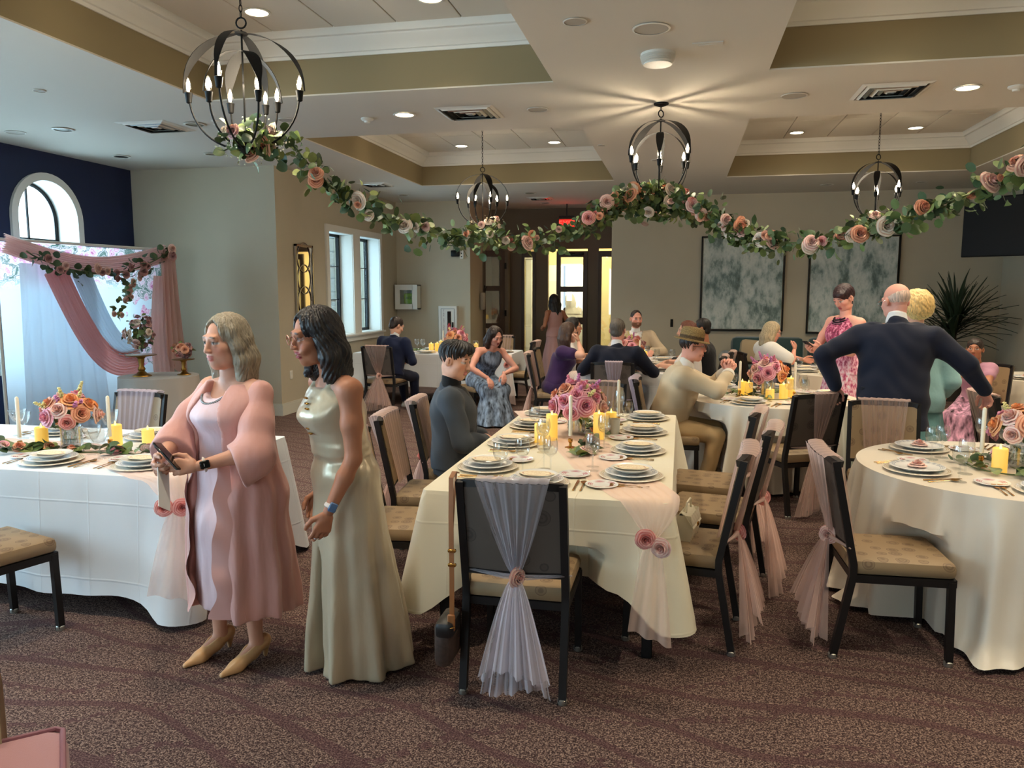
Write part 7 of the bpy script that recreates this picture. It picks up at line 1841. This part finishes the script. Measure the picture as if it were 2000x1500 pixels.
for x, y, h in ((-3.78, 11.6, .13), (-3.72, 11.72, .13), (-3.62, 11.6, .17), (-3.1, 11.75, .13)): pillar(x, y, h, w6)
taper(-3.64, 11.78, w6); greens([(-4.1, 11.7), (-3.6, 11.68), (-3.0, 11.7)], w6, 16, 30, 3)
runner([(-3.6, 11.72, Z - .0003, .15), (-2.95, 11.5, Z - .0003, .15), (-2.6, 11.26, Z, .13), (-2.5, 11.17, Z + .006, .1), (-2.46, 11.08, .72, .07), (-2.45, 11.06, .64, .02)], .2, 'blush chiffon runner at the corner beside the grey blue dress', [(-2.45, 11.02, .64, 10)], (-2.45, 11.05, .62, .1, R(20), .12))
w7 = 'long table before the recess'
for y in (9.5, 10.2, 10.9): setting((-1.0, y), -90, w7, full=False, cutlery=False); setting((-.24, y), 90, w7, full=False, cutlery=False)
setting((-.6, 9.25), 0, w7, full=False, cutlery=False)
bouquet((-.62, 10.35), 'pink and red bouquet before the bearded man', 17, ('pink', 'coral', 'dusk', 'peach'), 1.1, 14)
for x, y, h in ((-.6, 10.1, .13), (-.45, 10.2, .17)): pillar(x, y, h, w7)
taper(-.5, 10.0, w7)
runner([(-.5, 10.4, Z - .0003, .15), (-.85, 9.6, Z - .0003, .16), (-1.1, 9.14, Z, .13), (-1.17, 9.05, Z + .006, .1), (-1.2, 8.97, .73, .08), (-1.21, 8.94, .66, .02)], .2, 'blush chiffon runner at the corner beside the purple dress', [(-1.24, 8.91, .67, 0), (-1.17, 8.91, .65, 10)], (-1.21, 8.93, .64, .2, R(-30), .1), ('pink', 'blush'))
w8 = 'round table beside the girl'
for a in (200, 260): q = R(a); setting((T8[0] + .5 * math.cos(q), T8[1] + .5 * math.sin(q)), a + 90, w8, full=False, cutlery=False, card='rose')
bouquet((T8[0] - .05, T8[1] - .05), 'orange bouquet with ivory candles beside the girl', 19, ('orange', 'cream', 'peach'), .95, 12); pillar(T8[0] - .22, T8[1] - .2, .13, w8); pillar(T8[0] - .12, T8[1] - .25, .13, w8); taper(T8[0] - .3, T8[1] + .02, w8)
bouquet((T9[0], T9[1]), 'orange bouquet on the table behind the woman in teal', 20, ('orange', 'peach', 'cream'), .9, 12)

lay_late()
for a_, k_ in SWAGS: lay_swag(*a_, **k_)

# ---------------------------------------------------------------- bags
hb = thing('quilted_handbag', 'small quilted cream handbag standing on a chair seat', 'handbag', (.06, 3.95, .484), R(78)); M_bagc = mat('cream_leather', (222, 214, 190), .4)
def quilt(u, v, s=1):
    x = (u - .5) * .2; z = v * .13; return (x, s * (.03 + .012 * math.sin(v * PI) + .004 * abs(math.sin((x + z) * 75)) * abs(math.sin((x - z) * 75))), z)
m = MB().sheet(lambda u, v: quilt(u, v, 1), 33, 19).sheet(lambda u, v: quilt(u, v, -1), 33, 19)
for s_ in (0, 1): m.sheet(lambda u, v: (quilt(s_, v)[0], quilt(s_, v)[1] * (2 * u - 1), v * .13), 4, 19)
m.poly([(-.1, -.03, 0), (.1, -.03, 0), (.1, .03, 0), (-.1, .03, 0)]).obj('body', M_bagc, hb)
MB().sheet(lambda u, v: ((u - .5) * .205, .03 - v * .06 if v < .5 else -.006 - (v - .5) * .085, .132 + .012 * math.sin(min(v, .5) * 2 * PI) - max(0, v - .5) * .13), 9, 13).obj('flap', M_bagc, hb, solid=.004); MB().box((0, -.05, .07), (.025, .008, .02), ch=.003).obj('clasp', M_gold, hb)
MB().tube([(-.06, 0, .135), (-.04, 0, .18), (.04, 0, .185), (.06, 0, .135)], .006, 6).obj('strap', M_bagc, hb)
sb_ = thing('shoulder_bag', 'brown leather shoulder bag hanging from the chair back by its strap', 'bag', (-.905, 3.05, 0)); M_tan = mat('tan_leather', (150, 92, 44), .45, var=.15); M_mono = mat('canvas_brown', (66, 50, 42), .5, var=.3, vscale=60)
MB().box((-.028, -.005, .26), (.075, .2, .2), ch=.03).obj('body', M_mono, sb_); MB().box((-.016, -.04, .33), (.078, .15, .07), ch=.02).obj('flap', mat('bag_black', (24, 22, 22), .4), sb_)
MB().tube([(.0, .06, .955), (.0, .015, .97), (.0, -.03, .955), (.006, -.06, .8), (.012, -.075, .55), (.012, -.08, .36)], .014, 4, flat=.25, ph=PI / 4).obj('strap', M_tan, sb_); MB().tube([(-.006, .06, .955), (-.014, .02, .7), (-.02, .03, .36)], .014, 4, flat=.25, ph=PI / 4).obj('strap', M_tan, sb_)
for z in (.66, .6): MB().box((.012, -.07, z), (.034, .016, .014), ch=.003).obj('buckle', M_gold, sb_)
MB().box((.012, -.088, .36), (.032, .012, .07), ch=.004).obj('tab', M_tan, sb_); MB().lathe([(.014, -.003), (.018, 0), (.014, .003)], 14, (.012, -.094, .345), caps=False).obj('ring', M_gold, sb_)

# ---------------------------------------------------------------- backdrop, cake table by the navy wall
bd = thing('floral_backdrop', 'printed floral photo backdrop with pink and white drapes before the arched window', 'backdrop', (-6.75, 8.0, 0), R(90 - 6))
def backdrop_mat():
    t = NT('floral_print'); co = t.coord('Object'); sp = t.n('ShaderNodeSeparateXYZ'); t.l(co, sp.inputs[0])
    vo = t.n('ShaderNodeTexVoronoi'); vo.inputs['Scale'].default_value = 8; nz = t.n('ShaderNodeTexNoise'); nz.inputs['Scale'].default_value = 11; nz.inputs['Detail'].default_value = 4; t.l(co, nz.inputs['Vector']); va = t.n('ShaderNodeVectorMath', operation='MULTIPLY_ADD'); t.l(nz.outputs['Color'], va.inputs[0]); va.inputs[1].default_value = (.16, .16, .16); t.l(co, va.inputs[2]); t.l(va.outputs[0], vo.inputs['Vector']); d = vo.outputs['Distance']
    petals = t.math('ADD', t.math('MULTIPLY', t.math('SINE', t.math('MULTIPLY', d, 34)), .5), .5)
    fl_ = t.ramp(t.math('ADD', t.math('MULTIPLY', d, .8), t.math('MULTIPLY', petals, .25)), [(.05, lin((196, 90, 140))), (.3, lin((236, 170, 200))), (.5, lin((248, 230, 236))), (.75, lin((110, 130, 120)))])
    zf = t.math('MULTIPLY', t.math('SUBTRACT', sp.outputs[2], 1.72), 8, True); xf = t.math('MULTIPLY', t.math('GREATER_THAN', sp.outputs[0], .52), t.math('GREATER_THAN', t.noise(3, 2, co), .46))
    t.l(t.mix(t.math('MAXIMUM', zf, xf), lin((226, 236, 244)), fl_), t.b.inputs['Base Color'])
    return thin_cloth('floral_print_cloth', None, .55, t)
MB().sheet(lambda u, v: ((u - .5) * 2.3, .03 + .012 * math.sin(u * 26), .02 + v * 2.2), 60, 6).obj('printed_sheet', backdrop_mat(), bd)
MB().tube([(-1.2, 0, 2.24), (1.2, 0, 2.24)], .016, 8).obj('crossbar', M_white, bd)
for x in (-1.2, 1.2): MB().tube([(x, 0, 0), (x, 0, 2.24)], .016, 8).obj('upright', M_white, bd)
M_dr1 = thin_cloth('drape_blush', (236, 200, 190)); M_dr2 = thin_cloth('drape_coral', (246, 182, 172), .7); M_dr3 = thin_cloth('drape_white', (232, 240, 248))
def swag(x0, z0, x1, z1, sag, w0, w1, m, yo=-.05, name='drape', n=9, ph=0):
    def fn(u, v):
        x = x0 + (x1 - x0) * v; z = z0 + (z1 - z0) * v - sag * math.sin(PI * v) ; w = w0 + (w1 - w0) * v; dx, dz = (x1 - x0), (z1 - z0) - sag * PI * math.cos(PI * v); L = math.hypot(dx, dz) + 1e-6
        return (x - dz / L * (u - .5) * w * (1 if x1 > x0 else 1), yo - .02 * math.sin(u * 2 * PI * n + ph) - .03 * math.sin(PI * u), z + dx / L * (u - .5) * w)
    return MB().sheet(fn, 61, 22).obj(name, m, bd, True, 80)
swag(-1.15, 2.2, 1.15, 2.2, .2, .2, .22, M_dr1, -.07)
swag(-.55, 1.95, .6, .85, .42, .3, .3, M_dr2, -.06)
swag(-.2, 1.95, .62, .95, .3, .26, .26, M_dr3, -.045)
MB().sheet(lambda u, v: (-.95 + u * .9 + .25 * v * (u - .2), -.03 - .02 * math.sin(u * 40), 2.0 - v * 1.95), 61, 8).obj('drape', M_dr3, bd, True, 80)
MB().sheet(lambda u, v: (1.02 + u * (.2 + .16 * v), -.09 - .025 * math.sin(u * 24 + v) - .05 * u, 2.24 - v * (1.35 + .5 * u)), 41, 14).obj('drape', M_dr1, bd, True, 80)
MB().sheet(lambda u, v: (.9 + u * .3 - .1 * math.sin(v * PI) * (1 - u), -.07 - .02 * math.sin(u * 30), 1.9 - v * 1.85), 41, 12).obj('drape', M_dr1, bd, True, 80)
rs = random.Random(8); bdg = thing('backdrop_garland', 'dark garland of dusky roses draped across the floral backdrop', 'garland', (-6.66, 8.0, 0), R(84))
pts = [(-1.0 + 2.05 * t, -.1, 2.12 - .26 * math.sin(PI * t) ** .8 + .1 * t) for t in np.linspace(0, 1, 30)]; MB().tube(pts, .008, 5).obj('vine', M_stem, bdg)
for k in range(75): p = pts[rs.randrange(30)]; inst('leaf', LEAF_R[rs.choice([0, 3])], bdg, (p[0] + rs.gauss(0, .04), p[1] + rs.uniform(-.05, .02), p[2] + rs.gauss(0, .05)), rand_rot(rs), .085)
for k in range(16): p = pts[rs.randrange(30)]; inst('rose', ROSE[rs.choice(['dusk', 'blush', 'dusk'])][k % 2], bdg, (p[0], p[1] - .04, p[2] + rs.gauss(0, .04)), (R(90), 0, rs.uniform(-.4, .4)), rs.uniform(.045, .06))
for k in range(40): t = rs.random(); inst('leaf' if k % 3 else 'rose', LEAF_R[rs.choice([0, 1, 4])] if k % 3 else ROSE['blush'][1], bdg, (.1 + .45 * t + rs.gauss(0, .04), -.09, 1.5 + .42 * t - .25 * (1 - t) * rs.random()), rand_rot(rs) if k % 3 else (R(90), 0, 0), .07 if k % 3 else .042)
ct = thing('cake_table', 'small round table under pale grey cloth holding two cake stands', 'table', (-5.72, 7.72, 0))
MB().lathe([(0, .74), (.4, .74), (.4, .76), (0, .76)], 30).obj('table_top', M_top, ct); MB().lathe([(.2, 0), (.2, .02), (.03, .04), (.03, .74)], 16).obj('pedestal', M_leg, ct)
rsx = random.Random(2); m = MB().sheet(lambda u, v: ((.42 + v * (.05 + .03 * math.sin(u * 2 * PI * 11))) * math.cos(u * 2 * PI), (.42 + v * (.05 + .03 * math.sin(u * 2 * PI * 11))) * math.sin(u * 2 * PI), .764 - .73 * v), 120, 9, closed=True); m.f.append(list(range(120))[::-1]); m.m.append(0)
cc = m.obj('tablecloth', mat('grey_linen', (176, 168, 160), .7)); cc.location = (-5.72, 7.72, 0); tag(cc, 'pale grey cloth on the small cake table by the navy wall', 'tablecloth')
M_brass = mat('antique_brass', (150, 112, 54), .35, 1.0)
def cakestand(x, y, s, label, n, rows):
    c = thing('cake_stand', label, 'cake stand', (x, y, .766)); prof = [(0, 0), (.09, 0), (.085, .01), (.05, .025), (.028, .05), (.036, .07), (.022, .1), (.03, .15), (.03, .17), (.05, .19), (.14, .2), (.145, .205), (.14, .21), (0, .208)]
    MB().lathe([(r * s, z * s) for r, z in prof], 28).obj('stand', M_brass, c)
    f = cluster(label.replace('brass stand', 'heap of faded flowers').replace('under', 'forming'), (x, y, .776 + (.22 + rows * .62) * s), int(n), n, n // 2, (.13 * s, .13 * s, rows * .55 * s), .055 * s, 0, ('dusk', 'dusk', 'cream', 'blush') if rows > .2 else ('coral', 'peach', 'dusk'))
cakestand(-5.86, 7.62, 1.15, 'tall brass stand under the tiered flower mound', 60, .3)
cakestand(-5.5, 7.86, .85, 'shorter brass stand under the low coral flower mound', 34, .16)
# ---------------------------------------------------------------- pink chair at the very front edge
pk = thing('pink_armchair', 'dusty pink upholstered armchair with piped cushion and a cream throw', 'armchair', (-1.74, 1.85, 0), R(42)); M_pk = mat('pink_upholstery', (186, 138, 142), .85, sheen=.3, bump=.2, bscale=250)
MB().box((-.3, -.3, .2), (.58, .58, .2), ch=.05).obj('base', M_pk, pk); cu = MB().box((-.3, -.3, .375), (.6, .6, .17), ch=.05).obj('seat_cushion', M_pk, pk)
MB().tube([(-.012, -.58, .448), (-.012, -.03, .448), (-.03, -.012, .448), (-.58, -.012, .448)], .008, 8).obj('piping', mat('piping_mauve', (150, 104, 116), .7), cu)
for x in (-.55, -.05):
    for y in (-.55, -.05): MB().lathe([(.02, 0), (.026, .12)], 10, (x, y, 0)).obj('foot', M_wood, pk)
MB().box((-.58, -.3, .55), (.14, .6, .5), ch=.05).obj('backrest', M_pk, pk)
MB().box((-.42, .05, .36), (.5, .12, .48), ch=.045).obj('arm', M_pk, pk)
MB().sheet(lambda u, v: (-.16 - u * .3, .05 - .085 * math.cos(PI * v) + .006 * math.sin(u * 30), .3 + .32 * math.sin(PI * v) ** .35), 31, 17).obj('throw', mat('cream_throw', (216, 206, 170), .9, bump=.3, bscale=300), pk, True, 80)

# ---------------------------------------------------------------- the tablecloths, giving way to seats and knees pushed under the tables
BOXES = []                                              # (origin, turn, x0, x1, y0, y1, z0, z1) in the frame of a chair or a guest
for loc_, rz_, *_r in CH: BOXES.append((np.array(loc_), R(rz_), -.242, .242, -.23, .265, 0, .492))
for root in SEATED:
    vs = []
    o0 = np.array(root.location[:2]); a = root.rotation_euler.z
    for ch in root.children:
        if ch.type == 'MESH':
            v = np.empty(len(ch.data.vertices) * 3, np.float32); ch.data.vertices.foreach_get('co', v); vs.append(v.reshape(-1, 3))
    vs = np.vstack(vs)
    for z in np.arange(0, .735, .05):
        q = vs[(vs[:, 2] >= z) & (vs[:, 2] < z + .05)]
        if len(q): BOXES.append((o0, a, q[:, 0].min(), q[:, 0].max(), q[:, 1].min(), q[:, 1].max(), z, z + .05))
def lay_cloth(V, F, n, nv, N, m, loc, label):
    W = V[:, :2] + np.array(loc); G = W.reshape(nv, n, 2); Zc = V[:, 2].reshape(nv, n); D = -N; T = np.zeros((nv, n)); mg = .014
    c0 = np.array(loc); rad = np.abs(V[:, :2]).max() * 1.45
    for o0, a, x0, x1, y0, y1, z0, z1 in BOXES:
        if np.hypot(*(o0 - c0)) > rad + .6: continue
        ca, sa = math.cos(a), math.sin(a); rot = np.array(((ca, -sa), (sa, ca)))
        p = (G - o0) @ rot; d = (D @ rot)[None]
        lo = np.array((x0 - mg, y0 - mg)); hi = np.array((x1 + mg, y1 + mg))
        with np.errstate(divide='ignore', invalid='ignore'):
            t1 = (lo - p) / d; t2 = (hi - p) / d
        tin = np.nanmax(np.minimum(t1, t2), -1); tout = np.nanmin(np.maximum(t1, t2), -1)
        hit = (tin <= .03) & (tout > 0) & (tout < .5) & (tin < tout) & (Zc > z0 - .035) & (Zc < z1 + .03)
        T = np.where(hit, np.maximum(T, tout), T)
    ds = np.hypot(*(np.roll(G[0], -1, 0) - G[0]).T); cum = np.r_[0, np.cumsum(ds)]; per = cum[-1]; pos = cum[:-1]
    gap = np.abs(pos[:, None] - pos[None]); gap = np.minimum(gap, per - gap)
    for j in range(nv):
        if T[j].max() > 0: T[j] = np.max(T[j][None] - gap * 1.5, 1).clip(0)
    for j in range(nv - 2, 0, -1): T[j] = np.maximum(T[j], T[j + 1] - 4.0 * np.abs(Zc[j] - Zc[j + 1]))
    for j in range(1, nv - 1): T[j + 1] = np.maximum(T[j + 1], T[j] - .25 * np.abs(Zc[j] - Zc[j + 1]))
    T[0] = 0; T[Zc > .712] = 0
    X = V.copy(); X[:, :2] += (D[None] * T[..., None]).reshape(-1, 2)
    ob = MB().add(X, F).obj('tablecloth', m, None, True, 55); ob.location = (*loc, 0); tag(ob, label, 'tablecloth')
for q in CLOTHS: lay_cloth(*q)
